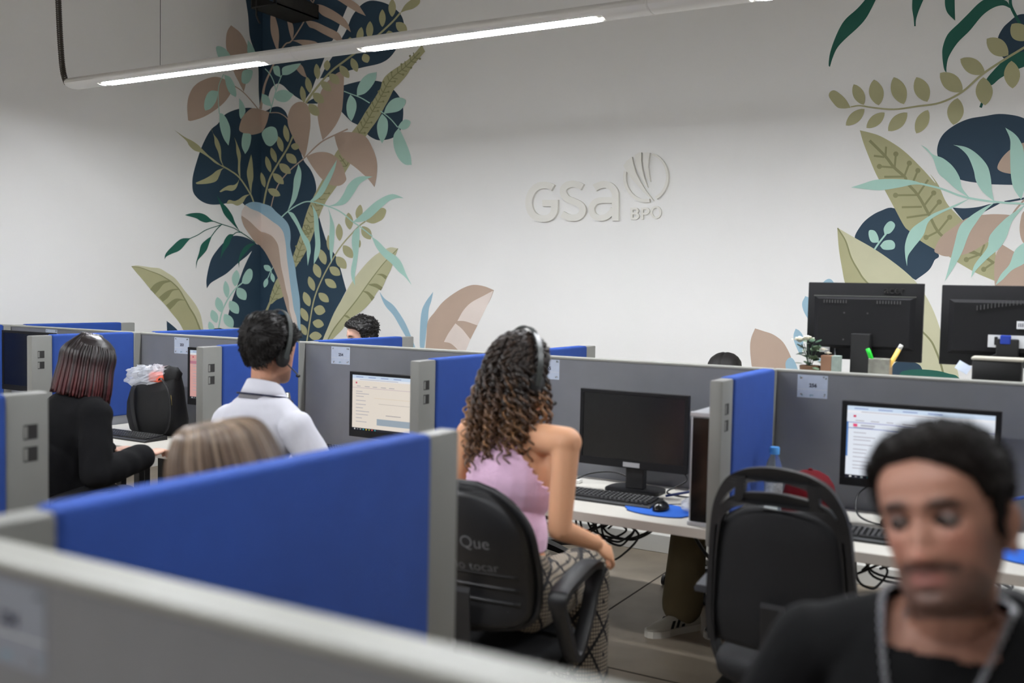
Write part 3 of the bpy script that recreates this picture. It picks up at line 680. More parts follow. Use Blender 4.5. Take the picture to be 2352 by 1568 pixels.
leaf(C3([(905, 882, S), (870, 820), (820, 770), (770, 740), (735, 755), (728, 790), (760, 840), (800, 880), (850, 888)]), P_OLIVE, 4)
ovals(C3, .28067, [(930, 690, 1012, 858, 92), (1095, 652, 1135, 862, 120), (1258, 632, 1340, 853, 125), (1443, 632, 1532, 833, 125), (1636, 598, 1820, 750, 135), (1802, 483, 2003, 602, 125), (2018, 318, 2195, 453, 138), (2222, 198, 2345, 330, 142), (866, 1027, 1018, 892, 88), (1035, 1047, 1183, 922, 88), (1212, 1072, 1368, 922, 104), (1442, 1092, 1538, 900, 104), (1745, 1022, 1780, 803, 135), (1990, 633, 2005, 862, 140), (2220, 498, 2230, 724, 132)], P_OLIVE, 4)
leaf(C3([(980, 1066, S), (1060, 1085), (1150, 1115), (1280, 1190), (1380, 1270), (1500, 1390), (1600, 1500)]) + C4([(1370, 0), (1430, 80), (1490, 210), (1600, 330), (1700, 430), (1790, 490), (1840, 560), (1835, 768, S), (1700, 710), (1560, 630), (1500, 590), (1400, 540), (1300, 480), (1220, 410), (1180, 370), (1110, 240), (1040, 110), (980, 0)]) + C3([(1060, 1300), (1010, 1170)]), P_OLIVE, 3)
stem(C3([(1060, 1150), (1190, 1280), (1260, 1370), (1350, 1450)]) + C4([(1200, 60), (1280, 150), (1360, 290), (1440, 430), (1600, 540), (1730, 580), (1830, 640)]), 6.5, P_OLIVED, 4)
for C, s, items in ((C3, .28, [(1190, 1280, 1195, 1200, 0), (1180, 1285, 1095, 1275, 0), (1265, 1370, 1275, 1260, 1), (1255, 1370, 1140, 1362, 1), (1345, 1440, 1385, 1335, 1), (1345, 1445, 1180, 1447, 0), (1415, 1490, 1455, 1395, 1)]), (C4, .318, [(1280, 150, 1355, 40, 0), (1275, 150, 1120, 152, 1), (1320, 235, 1395, 135, 1), (1310, 235, 1165, 238, 0), (1360, 290, 1435, 200, 1), (1355, 290, 1200, 313, 0), (1430, 410, 1510, 310, 1), (1430, 410, 1340, 455, 1), (1730, 585, 1760, 505, 0), (1720, 580, 1630, 615, 1), (1820, 640, 1755, 685, 1), (1730, 580, 1660, 545, 0)])):
    for a, b, c, d, dot in items:
        stem(C([(a, b), ((a + c) / 2, (b + d) / 2), (c, d)]), 4.6, P_OLIVED, 4)
        if dot:
            (e,) = C([(c, d)]); paint('painted_dot', [(e[0] + 6 * math.cos(k * math.pi / 6), e[1] + 6 * math.sin(k * math.pi / 6)) for k in range(12)], P_OLIVED, 4)
leaf(C4([(825, 460), (870, 370), (930, 310), (1010, 265), (1110, 245), (1250, 350), (1425, 565), (1400, 620), (1360, 690), (1265, 762, S), (1150, 700), (1000, 600), (880, 520)]), P_NAVY, 0, 'painted_patch')
leaf(C4([(1530, 240, S), (1620, 245), (1720, 235), (1800, 215), (1885, 203, S), (1780, 260), (1700, 300), (1605, 332, S)]), P_NAVY, 0); stem(C4([(1905, 200), (2060, 172)]), 4.5, P_NAVY, 1)
stem(C4([(968, 542), (1000, 495), (1055, 425)]), 4, P_MINT, 2)
for pts in ([(1040, 432, S), (1035, 390), (1060, 350), (1090, 338), (1115, 360), (1110, 390), (1080, 425)], [(1000, 492, S), (950, 490), (928, 450), (930, 405), (970, 408), (995, 450)], [(1008, 515, S), (1040, 480), (1090, 475), (1115, 500), (1110, 535), (1070, 545), (1030, 540)]): leaf(C4(pts), P_MINT, 2)
leaf(C4([(700, 385, S), (830, 460), (970, 540), (1100, 630), (1200, 710), (1270, 780), (1340, 880), (1400, 1000), (1450, 1140), (1500, 1280), (1560, 1390), (1600, 1600, S), (1350, 1600, S), (1200, 1450), (900, 1100), (790, 900), (755, 780), (735, 680), (712, 540)]), P_OLIVEL, 2)
leaf(C4([(700, 385, S), (712, 540), (735, 680), (755, 780), (800, 900), (900, 1100, S), (1000, 1000, S), (910, 780), (850, 690), (800, 600), (755, 470)]), P_OLIVE, 3)
stem(C4([(703, 388), (760, 480), (800, 600), (850, 690), (910, 775), (1100, 950), (1340, 1160), (1410, 1270), (1460, 1420), (1480, 1560)]), 3, P_OLIVED, 4, 5)
leaf(C4([(1400, 545), (1450, 450), (1540, 380), (1650, 310), (1780, 290), (1900, 290), (1985, 300, S), (1870, 420), (1780, 490), (1640, 570), (1500, 592), (1430, 575)]), P_TAUPE, 5)
leaf(C4([(2330, 300, S), (2130, 230), (2045, 265), (2020, 330), (2015, 420), (2045, 500), (2130, 540), (2240, 460)]), P_TAUPE, 5); leaf(C4([(1890, 508, S), (1960, 550), (2050, 610), (2170, 700), (2260, 820), (2280, 960, S), (1860, 960, S), (1832, 760), (1840, 590)]), P_TAUPE, 5)
stem(C4([(2050, 180), (1990, 250), (1960, 295)]), 4, P_TAUPE, 5)
stem(C4([(1300, 68), (1450, 105), (1600, 160), (1760, 190), (1900, 205), (2060, 217), (2200, 260), (2330, 340)]), 4.5, P_MINT, 7)
leaf(C4([(2180, 250, S), (2200, 120), (2260, 20), (2340, -60, S), (2330, 60), (2280, 170)]), P_MINT, 7); leaf(C4([(2250, 290, S), (2300, 380), (2310, 480), (2290, 600, S), (2240, 500), (2230, 390)]), P_MINT, 7)
for pts in ([(800, 95, S), (880, 70), (980, 40), (1120, 35), (1240, 45), (1340, 78, S), (1250, 75), (1150, 95), (1020, 115), (920, 110)], [(1303, -211, S), (1347, -185), (1391, -141), (1461, -115), (1532, -57), (1580, 20), (1600, 100), (1655, 172, S), (1560, 110), (1480, 40), (1426, -13), (1382, -128)],
            [(1536, -211, S), (1629, -194), (1708, -145), (1778, -66), (1805, 20), (1815, 120), (1830, 195, S), (1750, 130), (1700, 50), (1682, -30), (1640, -130), (1580, -190)], [(1910, -335, S), (1972, -295), (2016, -242), (2045, -154), (2055, 60), (2025, 185, S), (1970, 100), (1950, 0), (1945, -150), (1945, -250)],
            [(1660, 172, S), (1560, 230), (1450, 280), (1360, 340), (1320, 440), (1250, 530), (1210, 590), (1203, 663, S), (1190, 590), (1190, 500), (1230, 400), (1320, 330), (1400, 280), (1500, 240)], [(1840, 200, S), (1760, 270), (1700, 350), (1650, 430), (1600, 560), (1540, 670), (1475, 770, S), (1500, 680), (1540, 520), (1580, 380), (1650, 310), (1740, 250)],
            [(2060, 215, S), (1960, 340), (1920, 450), (1870, 530), (1790, 600), (1710, 680), (1663, 745, S), (1690, 650), (1780, 530), (1800, 440), (1900, 330), (1980, 270)], [(2260, 420, S), (2150, 440), (2050, 490), (1980, 550), (1940, 650), (1880, 720), (1840, 798, S), (1890, 760), (1960, 690), (2050, 640), (2150, 540)]):
    leaf(C4(pts), P_MINT, 7)
for pts in ([(500, 1060, S), (460, 990), (447, 930), (470, 877, S), (505, 900), (540, 1000)], [(600, 800), (605, 772), (640, 753), (670, 772), (690, 830), (640, 900)], [(385, 1160), (400, 1112, S), (430, 1130), (455, 1180), (440, 1300), (395, 1220)], [(330, 1400), (330, 1350), (360, 1320), (395, 1350), (420, 1450), (350, 1480)], [(560, 1340), (600, 1310), (640, 1290), (625, 1320), (580, 1345)]):
    leaf(C4(pts), P_BLUE, 2)
leaf(C4([(108, 1110, S), (80, 1180), (72, 1260), (85, 1390), (110, 1520, S), (380, 1520, S), (370, 1350), (360, 1300), (310, 1210), (240, 1155), (170, 1130)]), P_TAUPE, 1)
leaf(C4([(1080, 1430), (1120, 1355), (1200, 1345), (1270, 1360), (1310, 1400), (1330, 1520), (1100, 1530)]), P_NAVY, 3, 'painted_patch'); leaf(C4([(1150, 1440), (1200, 1412), (1300, 1405), (1420, 1415), (1500, 1435), (1570, 1460), (1600, 1560), (1150, 1560)]), P_GREEN, 4)
# ================================================================== CUBICLES
PH = 1.30          # partition height
m_grey = mat('partition_grey', rgb(126, 127, 132), 0.5, var=0.05, vscale=9)
m_cap = mat('partition_cap', rgb(148, 148, 141), 0.45)
m_post = mat('partition_post', rgb(128, 128, 124), 0.45)
m_blue = mat('blue_fabric', rgb(36, 74, 156), 0.85, bump=0.6, bscale=260, wave='Z', var=0.06, vscale=14)
m_hole = mat('slot_shade', rgb(40, 39, 38), 0.7)
m_desk = mat('desk_white', rgb(206, 202, 192), 0.4)
m_edge = mat('desk_edge', rgb(196, 188, 178), 0.45)
m_black = mat('black_plastic', rgb(24, 24, 25), 0.42)
SB, SC_ = 4.13, 0.66     # spine centre lines
def spine_panel(Y, x0, x1, label, z0=0.70):
    t = thing('partition_panel', label, 'partition', ((x0 + x1) / 2, Y, z0), 'grey back partitions')
    bm = B(); box(bm, x0 + 0.002, x1 - 0.002, Y - 0.025, Y + 0.025, z0, PH - 0.012, 0.002, 1); obj('panel', bm, m_grey, t)
    bm = B(); box(bm, x0 + 0.002, x1 - 0.002, Y - 0.029, Y + 0.029, PH - 0.012, PH, 0.004, 2); obj('top_cap', bm, m_cap, t)
    return t
def divider(X, y_root, y_end, label, holes=1, z0=0.70, joint=0.053, pw=0.125):
    """fabric screen standing across the row: grey end post with two square slots, blue fabric pad, joint strip at the spine"""
    s = 1 if y_end > y_root else -1
    t = thing('divider_screen', label, 'divider', (X, (y_root + y_end) / 2, z0), 'blue cubicle dividers')
    yp0, yp1 = sorted((y_end - s * pw, y_end))
    bm = B(); box(bm, X - 0.024, X + 0.024, yp0, yp1, z0, PH, 0.006, 2); obj('end_post', bm, m_post, t, auto=40)
    for zz in (PH - 0.105, PH - 0.165) if holes else ():
        yc = y_end - s * 0.055
        bm = B()
        # square slot: flat dark patch painted as the shaded well, with a raised lip
        box(bm, X + 0.0238, X + 0.0248, yc - 0.020, yc + 0.020, zz - 0.020, zz + 0.020)
        o = obj('slot', bm, m_hole, t)
        bm = B(); box(bm, X + 0.0248, X + 0.0262, yc - 0.020, yc - 0.010, zz - 0.016, zz + 0.016); obj('slot_lip', bm, m_post, o)
    ya, yb = sorted((y_root + s * (joint + .002), y_end - s * pw))
    bm = B(); box(bm, X - 0.020, X + 0.020, ya - 0.001, yb + 0.001, z0, PH - 0.01); obj('core_panel', bm, m_grey, t)
    bm = B(); box(bm, X - 0.031, X + 0.031, ya + 0.001, yb - 0.001, z0 + 0.10, PH + 0.004, 0.012, 3); obj('fabric_pad', bm, m_blue, t, auto=60)
    yj0, yj1 = sorted((y_root, y_root + s * joint))
    bm = B(); box(bm, X - 0.024, X + 0.024, yj0, yj1, z0, PH, 0.003, 1); obj('joint_strip', bm, m_post, t, auto=40)
    return t
def desk(Yback, Yfront, x0, x1, label, leg=True, group='white cubicle desks'):
    ya, yb = sorted((Yback, Yfront)); s = 1 if Yfront > Yback else -1
    t = thing('desk', label, 'desk', ((x0 + x1) / 2, (ya + yb) / 2, 0.0), group)
    bm = B(); box(bm, x0, x1, ya, yb, 0.713, 0.75, 0.003, 2); obj('worktop', bm, m_desk, t)
    bm = B(); yy = sorted((Yfront, Yfront + s * 0.002)); box(bm, x0, x1, yy[0], yy[1], 0.714, 0.748); obj('edge_band', bm, m_edge, t)
    if leg:
        for xx in (x0 + 0.05, x1 - 0.05):
            bm = B(); yc = Yback + s * 0.06
            box(bm, xx - 0.025, xx + 0.025, yc - 0.02, yc + 0.02, 0.03, 0.713, 0.004); box(bm, xx - 0.03, xx + 0.03, yc - 0.03, yc + s * 0.45 if s > 0 else yc + 0.03, 0.0, 0.03, 0.004) if s > 0 else box(bm, xx - 0.03, xx + 0.03, yc - 0.45, yc + 0.03, 0.0, 0.03, 0.004)
            obj('leg', bm, m_black, t)
    return t
DX = [-6.32, -5.01, -3.68, -2.40, -1.09, 0.21]
nm = ['at the left wall end', 'behind the woman with the red-brown bob', 'behind the man in the white polo', 'behind the woman with curly hair', 'right of the dark monitor', 'beyond the man in black']
# back row spine panels and dividers
LW = float(COR_X) + 0.02
names_sp = ['grey back partition behind the dark monitor at far left', 'grey back partition behind the black handbag', 'grey back partition with number card 254', 'grey back partition behind the switched-off monitor', 'grey back partition with number card 256', 'grey back partition at the right end of the row']
spx = DX[0:] + [1.5]
for i in range(len(DX)):
    x1 = spx[i + 1]
    spine_panel(SB, DX[i], x1, names_sp[i])
spine_panel(SB, LW, DX[0], 'short grey back partition next to the left wall')
near_lab = ['blue divider at the far left edge of the back row', 'blue divider behind the woman with the dark red bob', 'blue divider between the bob-haired woman and the man in white', 'blue divider between the man in white and the curly-haired woman', 'blue divider with grey post beside the slim computer tower', 'blue divider at the right end of the back row']
far_lab = ['blue divider beyond the back partition nearest the left wall', 'blue divider on the far side showing left of the headset man', 'blue divider on the far side in front of the curly dark-haired man', 'blue divider on the far side showing right of the curly woman', 'blue divider on the far side below the flower pot', 'blue divider on the far side at the right end']
for i, X in enumerate(DX):
    divider(X, SB - 0.029, 3.37, near_lab[i])
    if i < 4: divider(X, SB + 0.029, 5.12, far_lab[i])
    if i < 5: desk(SB - 0.03, 3.42, X + 0.032, DX[i + 1] - 0.032, ['white desk below the dark monitor at far left', 'white desk with black handbag and keyboard', 'white desk of the man in the white polo', 'white desk with black keyboard and blue mouse pad', 'white desk with the red cap and lit screen'][i])
    if i < 4: desk(SB + 0.03, 4.85, X + 0.032, DX[i + 1] - 0.032, ['white desk on the far side nearest the left wall', 'white desk on the far side of the handbag partition', 'white desk of the curly dark-haired man on the far side', 'white desk of the person in khaki trousers'][i], group='white desks on the far side')
# near row
NX = [-2.45, -1.165, 0.62]
spine_panel(SC_, -4.2, NX[0], 'grey partition of the nearest row beyond the left edge')
spine_panel(SC_, NX[0], NX[1], 'near grey partition with a pale card at lower left')
spine_panel(SC_, NX[1], NX[2], 'near grey partition running to the bottom edge')
divider(NX[0], SC_ + 0.029, 1.69, 'blurred grey-ended blue divider at the left edge of the picture', joint=.115)
divider(NX[1], SC_ + 0.029, 1.772, 'large blurred blue divider in the foreground', holes=0, joint=.115, pw=.11)
desk(SC_ + 0.03, 1.36, -3.7, NX[0] - 0.032, 'desk of the nearest row beyond the left edge', group='desks of the nearest row')
desk(SC_ + 0.03, 1.36, NX[0] + 0.032, NX[1] - 0.032, 'desk of the nearest row behind the large blue divider', group='desks of the nearest row')
desk(SC_ + 0.03, 1.10, NX[1] + 0.032, NX[2] - 0.032, 'desk of the nearest row in front of the man in black', group='desks of the nearest row')
# ================================================================== SCREENS, KEYBOARDS, DESK THINGS
m_bezel = mat('monitor_bezel', rgb(22, 22, 24), 0.55, spec=0.25)
m_off = mat('screen_off', rgb(20, 21, 23), 0.22, spec=0.5)
m_silver = mat('silver_plastic', rgb(178, 180, 184), 0.35, metal=0.4)
m_key = mat('key_caps', rgb(38, 38, 39), 0.4)
m_keyw = mat('key_print', rgb(150, 150, 150), 0.6)
m_paper = mat('paper_white', rgb(222, 224, 226), 0.7)
m_txt = mat('ink_dark', rgb(34, 32, 62), 0.7)
m_cable = mat('black_cable', rgb(14, 14, 15), 0.45)
def attr_emit(name, strength):
    if name in MATS: return MATS[name]
    m = bpy.data.materials.new(name); m.use_nodes = True
    nt = m.node_tree; b = nt.nodes['Principled BSDF']
    a = nt.nodes.new('ShaderNodeVertexColor'); a.layer_name = 'Col'
    b.inputs['Base Color'].default_value = (0.01, 0.01, 0.01, 1); b.inputs['Roughness'].default_value = 0.25
    nt.links.new(a.outputs['Color'], b.inputs['Emission Color']); b.inputs['Emission Strength'].default_value = strength
    MATS[name] = m; return m
def attr_mat(name, rough=0.7):
    if name in MATS: return MATS[name]
    m = bpy.data.materials.new(name); m.use_nodes = True
    nt = m.node_tree; b = nt.nodes['Principled BSDF']
    a = nt.nodes.new('ShaderNodeVertexColor'); a.layer_name = 'Col'
    nt.links.new(a.outputs['Color'], b.inputs['Base Color']); b.inputs['Roughness'].default_value = rough
    MATS[name] = m; return m
def grid_print(name, rects, fn, m, parent):
    """one flat sheet cut into cells; rects (x0,x1,y0,y1,rgb) in 0..1, later ones on top; fn(u,v)->Vector"""
    xs = sorted({r[0] for r in rects} | {r[1] for r in rects} | {0, 1}); ys = sorted({r[2] for r in rects} | {r[3] for r in rects} | {0, 1})
    bm = B(); lay = bm.loops.layers.float_color.new('Col')
    V = [[bm.verts.new(fn(x, y)) for y in ys] for x in xs]
    for i in range(len(xs) - 1):
        for j in range(len(ys) - 1):
            cx, cy = (xs[i] + xs[i + 1]) / 2, (ys[j] + ys[j + 1]) / 2; c = None
            for r in rects:
                if r[0] <= cx <= r[1] and r[2] <= cy <= r[3]: c = r[4]
            f = bm.faces.new((V[i][j], V[i + 1][j], V[i + 1][j + 1], V[i][j + 1]))
            for l in f.loops: l[lay] = rgb(*c)
    return obj(name, bm, m, parent)
def web_page(bg, side, acc, seedn):
    R = random.Random(seedn)
    r = [(0, 1, 0, 1, bg), (0, 1, .94, 1, (205, 222, 242)), (0, 1, .905, .94, (236, 238, 244)), (0, 1, 0, .045, (24, 28, 40))]
    for k in range(4): r.append((.05 + k * .17, .15 + k * .17, .958, .975, (150, 165, 205)))
    r.append((.1, .62, .918, .927, (170, 170, 185))); r.append((.045, .065, .845, .875, (205, 50, 90)))
    for k in range(5): r.append((.06 + k * .11, .06 + k * .11 + R.uniform(.04, .09), .795, .806, (170, 165, 175)))
    r.append((0, 1, .768, .776, acc))
    r += side
    y = .70
    while y > .12:
        r.append((.05, .05 + R.uniform(.08, .2), y, y + .011, (175, 172, 182))); y -= R.uniform(.04, .075)
    cols = [(225, 225, 225), (120, 120, 125), (150, 160, 160), (70, 175, 190), (225, 200, 60), (160, 175, 70), (225, 80, 70), (70, 170, 180)]
    for k, c in enumerate(cols): r.append((.03 + k * .04, .045 + k * .04, .012, .034, c))
    return r
def monitor(x0, x1, z0, z1, Y, label, page=None, strength=1.0, sticker=None, face=-1, logo=False, bz=(0.017, 0.017, 0.016, 0.034), base_z=0.75, neck=True, group='black desktop monitors'):
    """face -1: screen towards the near aisle; +1: back towards us"""
    xc = (x0 + x1) / 2; s = face
    t = thing('monitor', label, 'monitor', (xc, Y, base_z), group)
    ya = Y; yb = Y - s * 0.045
    bm = B(); box(bm, x0, x1, min(ya, ya - s * 0.022), max(ya, ya - s * 0.022), z0, z1, 0.004, 2); hs = obj('housing', bm, m_bezel, t, auto=40)
    # thicker rear shell
    bm = B()
    o1 = [(x0 + 0.03, z0 + 0.05), (x1 - 0.03, z0 + 0.05), (x1 - 0.03, z1 - 0.06), (x0 + 0.03, z1 - 0.06)]
    k1 = [(xc + (x - xc) * 0.9, (z0 + z1) / 2 + (z - (z0 + z1) / 2) * 0.88) for x, z in o1]
    loft(bm, [[Vector((x, ya - s * 0.021, z)) for x, z in o1], [Vector((x, yb, z)) for x, z in k1]]); bmesh.ops.recalc_face_normals(bm, faces=bm.faces)
    sh = obj('rear_shell', bm, m_bezel, t)
    l, r, tp, bt = bz
    # screen: slightly recessed look by a proud frame
    if page:
        grid_print('screen', page, lambda u, v: Vector((x0 + l + u * (x1 - x0 - l - r), ya + s * 0.0006, z0 + bt + v * (z1 - z0 - tp - bt))), attr_emit('screen_%s' % strength, strength), t)
    else:
        bm = B(); box(bm, x0 + l, x1 - r, min(ya, ya + s * 0.0008), max(ya, ya + s * 0.0008), z0 + bt, z1 - tp); obj('screen', bm, m_off, t)
    for (a0, a1, b0, b1) in ((x0, x1, z1 - tp, z1), (x0, x1, z0, z0 + bt), (x0, x0 + l, z0 + bt, z1 - tp), (x1 - r, x1, z0 + bt, z1 - tp)):
        bm = B(); yy = sorted((ya - s * 0.002, ya + s * 0.004)); box(bm, a0, a1, yy[0], yy[1], b0, b1, 0.0015, 1); obj('bezel', bm, m_bezel, t)
    if sticker:
        bm = B(); yy = sorted((ya + s * 0.004, ya + s * 0.0048)); box(bm, xc - 0.038, xc + 0.038, yy[0], yy[1], z0 + 0.006, z0 + 0.026); obj('sticker', bm, m_silver, t)
    if neck:
        bm = B(); yn = sorted((yb + s * 0.01, yb - s * 0.03)); box(bm, xc - 0.042, xc + 0.042, yn[0], yn[1], base_z + 0.012, z0 + 0.12, 0.005, 2); obj('neck', bm, m_black, t)
        bm = B(); yc = yb - s * 0.005; prism(bm, [(xc + 0.125 * math.copysign(abs(math.cos(a)) ** 0.6, math.cos(a)), yc + 0.095 * math.copysign(abs(math.sin(a)) ** 0.6, math.sin(a))) for a in [2 * math.pi * k / 28 for k in range(28)]], lambda u, v, d: Vector((u, v, d)), base_z, base_z + 0.014)
        bmesh.ops.recalc_face_normals(bm, faces=bm.faces); obj('foot', bm, m_black, t)
    return t, hs, sh
pageA = web_page((236, 226, 214), [(.34, .86, .12, .235, (158, 172, 184)), (.88, .895, .14, .62, (120, 140, 190)), (.36, .82, .5, .507, (190, 180, 175)), (.46, .66, .3, .312, (160, 155, 160)), (0.3, .9, .60, .606, (225, 205, 175))], (200, 180, 190), 3)
pageB = web_page((226, 232, 242), [(0, 1, .69, .70, (120, 135, 190)), (.045, .075, .715, .755, (230, 70, 120)), (.1, .2, .725, .745, (170, 170, 180)), (0, .012, .3, .78, (90, 130, 190))], (110, 105, 180), 9)
pageC = web_page((222, 166, 160), [(0, .2, .72, .78, (190, 120, 140)), (.3, .33, .62, .66, (90, 70, 150))], (190, 130, 140), 5)
monitor(-1.858, -1.362, 0.857, 1.186, 3.86, 'switched-off black monitor with silver label on its lower bezel', sticker=True)
monitor(-3.145, -2.655, 0.857, 1.184, 3.86, 'lit monitor with a cream web page facing the man in white', pageA, 0.85)
monitor(-0.752, -0.205, 0.890, 1.213, 3.86, 'lit monitor with a pale blue web page behind the man in black', pageB, 0.95, bz=(0.02, 0.02, 0.018, 0.03))
monitor(-4.305, -3.83, 0.930, 1.252, 3.86, 'monitor with a pink lit page partly hidden by a grey post', pageC, 0.75)
monitor(-6.02, -5.49, 0.90, 1.283, 3.86, 'large dark monitor cut by the left edge of the picture')
# far-side monitors seen from behind, standing on a raised counter
CZ = 1.185
m_ctr = mat('counter_white', rgb(214, 212, 206), 0.45)
ct = thing('counter', 'raised white counter behind the grey partition carrying the two rear-facing monitors', 'counter', (0.1, 4.63, 0))
bm = B(); box(bm, -1.12, 1.4, 4.19, 5.05, CZ - 0.035, CZ, 0.003); obj('top', bm, m_ctr, ct)
for xx in (-1.05, 0.15, 1.35):
    bm = B(); box(bm, xx - 0.03, xx + 0.03, 4.25, 5.0, 0.0, CZ - 0.035, 0.003); obj('side_panel', bm, m_ctr, ct)
for (x0, x1, z1, lab, k) in ((-1.061, -0.568, 1.672, 'rear of a black monitor beside the white flowers', 0), (-0.497, 0.03, 1.668, 'rear of a black monitor at the right edge with a blue plug', 1)):
    t, hs, sh = monitor(x0, x1, 1.327, z1, 4.60, lab, face=1, base_z=CZ, group='monitors seen from behind')
    # details on the rear: shell edge ridge, vent slots, label, mounting holes
    yb = 4.60 - 0.0465
    xc = (x0 + x1) / 2
    if k == 0:
        bm = B(); box(bm, x0 + 0.028, x1 - 0.03, 4.5705, 4.574, z1 - 0.062, z1 - 0.057); obj('ridge', bm, m_silver_d if 'm_silver_d' in globals() else mat('ridge_grey', rgb(78, 80, 76), 0.35), t)
        for vx in [x0 + 0.075 + 0.012 * i for i in range(9)] + [x1 - 0.19 + 0.012 * i for i in range(9)]:
            bm = B(); box(bm, vx, vx + 0.005, yb - 0.001, yb + 0.004, z1 - 0.092, z1 - 0.078); obj('vent_slot', bm, mat('vent_grey', rgb(66, 66, 66), 0.6), sh)
        for hx, hz in ((-0.1, .2), (0.0, .2), (-0.1, .08), (0.0, .08)):
            bm = B(); lathe(bm, [(0.004, -0.0005), (0.004, 0.002)], (xc + hx + 0.02, yb, 1.327 + hz + 0.01), 8, 'y'); obj('screw_hole', bm, mat('vent_grey', rgb(66, 66, 66), 0.6), sh)
        me = text_mesh('acer', 0.05, 0.0006, 0.0008); me.transform(Matrix.Translation((xc + 0.125, 4.5762, z1 - 0.03)) @ Matrix.Rotation(math.pi / 2, 4, 'X'))
        obj('embossed_name', me, mat('gloss_black', rgb(16, 16, 17), 0.15), t)
        bm = B(); box(bm, x0 + 0.06, x0 + 0.105, 4.575, 4.5775, 1.355, 1.395); obj('paper_label', bm, m_paper, t)
        bm = B(); tube(bm, crom([(x0 + 0.13, 4.57, 1.375), (x0 + 0.135, 4.55, 1.3), (x0 + 0.14, 4.53, 1.23), (x0 + 0.16, 4.52, CZ + 0.006)], 6), 0.004, 6); obj('cable', bm, mat('grey_cable', rgb(90, 92, 96), 0.5), t, smooth=True)
    else:
        for i in range(26):
            a = i / 25; vx = x0 + 0.14 + 0.34 * a
            bm = B(); box(bm, vx, vx + 0.004, yb - 0.003, yb + 0.002, z1 - 0.105 + 0.03 * math.sin(a * 2.2), z1 - 0.085 + 0.03 * math.sin(a * 2.2)); obj('vent_slot', bm, mat('vent_grey', rgb(66, 66, 66), 0.6), sh)
        bm = B(); box(bm, xc + 0.03, xc + 0.14, yb - 0.0012, yb, 1.49, 1.522); lb = obj('bar_code_label', bm, m_paper, t)
        for i in range(14):
            bm = B(); box(bm, xc + 0.036 + i * 0.0068, xc + 0.039 + i * 0.0068, yb - 0.0018, yb - 0.0011, 1.498, 1.514); obj('bar', bm, m_txt, lb)
        bm = B(); box(bm, xc - 0.075, xc + 0.075, yb - 0.0012, yb, 1.41, 1.462); obj('connector_label', bm, m_paper, t)
        bm = B(); box(bm, xc - 0.028, xc + 0.012, yb - 0.03, yb - 0.001, 1.425, 1.462, 0.004); obj('blue_plug', bm, mat('plug_blue', rgb(25, 55, 150), 0.4), t)
        bm = B(); tube(bm, crom([(xc - 0.008, yb - 0.015, 1.425), (xc - 0.012, yb - 0.02, 1.40), (xc - 0.06, yb - 0.02, 1.37), (xc - 0.1, yb - 0.01, 1.34)], 6), 0.004, 6); obj('cable', bm, m_cable, t, smooth=True)
        bm = B(); box(bm, xc - 0.05, xc - 0.038, yb - 0.02, yb - 0.001, 1.42, 1.455, 0.003); obj('power_plug', bm, m_black, t)

def keyboard(x0, Y0, label, yaw=0.0, w=0.44, d=0.15):
    t = thing('keyboard', label, 'keyboard', (x0 + w / 2, Y0 + d / 2, 0.75), 'black keyboards')
    bm = B()
    prism(bm, [(0, 0.0), (d, 0.0), (d, 0.022), (0.02, 0.012), (0, 0.007)], lambda u, v, dd: Vector((x0 + dd, Y0 + u, 0.75 + v)), 0, w); bmesh.ops.recalc_face_normals(bm, faces=bm.faces)
    obj('case', bm, m_black, t)
    bm = B(); R = random.Random(4)
    for r in range(6):
        yk = Y0 + 0.025 + r * 0.0195; zk = 0.75 + 0.012 + (yk - Y0 - 0.02) / (d - 0.02) * 0.010
        x = x0 + 0.012
        while x < x0 + w - 0.022:
            kw = 0.1 if (r == 0 and abs(x - x0 - 0.1) < 0.012) else 0.0155
            box(bm, x, x + kw, yk, yk + 0.0155, zk - 0.003, zk + 0.0065); x += kw + 0.0035
    ks = obj('keys', bm, m_key, t); ks['kind'] = 'stuff'
    bm = B()
    for r in range(1, 6):
        yk = Y0 + 0.025 + r * 0.0195; zk = 0.75 + 0.012 + (yk - Y0 - 0.02) / (d - 0.02) * 0.010 + 0.0066
        for i in range(21):
            x = x0 + 0.012 + i * 0.019
            v = [bm.verts.new((x + a, yk + b, zk)) for a, b in ((0.004, 0.006), (0.0095, 0.006), (0.0095, 0.012), (0.004, 0.012))]; bm.faces.new(v)
    kp = obj('key_print', bm, m_keyw, t); kp['kind'] = 'stuff'
    bm = B(); box(bm, x0 + 0.004, x0 + w - 0.004, Y0 + 0.003, Y0 + 0.016, 0.757, 0.7605, 0.001); obj('front_strip', bm, mat('strip_grey', rgb(74, 76, 78), 0.35), t)
    return t
keyboard(-1.86, 3.60, 'black keyboard between the curly woman and the dark screen')
keyboard(-4.72, 3.545, 'black keyboard under the hand of the bob-haired woman')
keyboard(-3.49, 3.85, 'black keyboard in front of the man in white', d=0.145)
keyboard(-0.715, 3.555, 'black keyboard behind the chair with the open top handle')
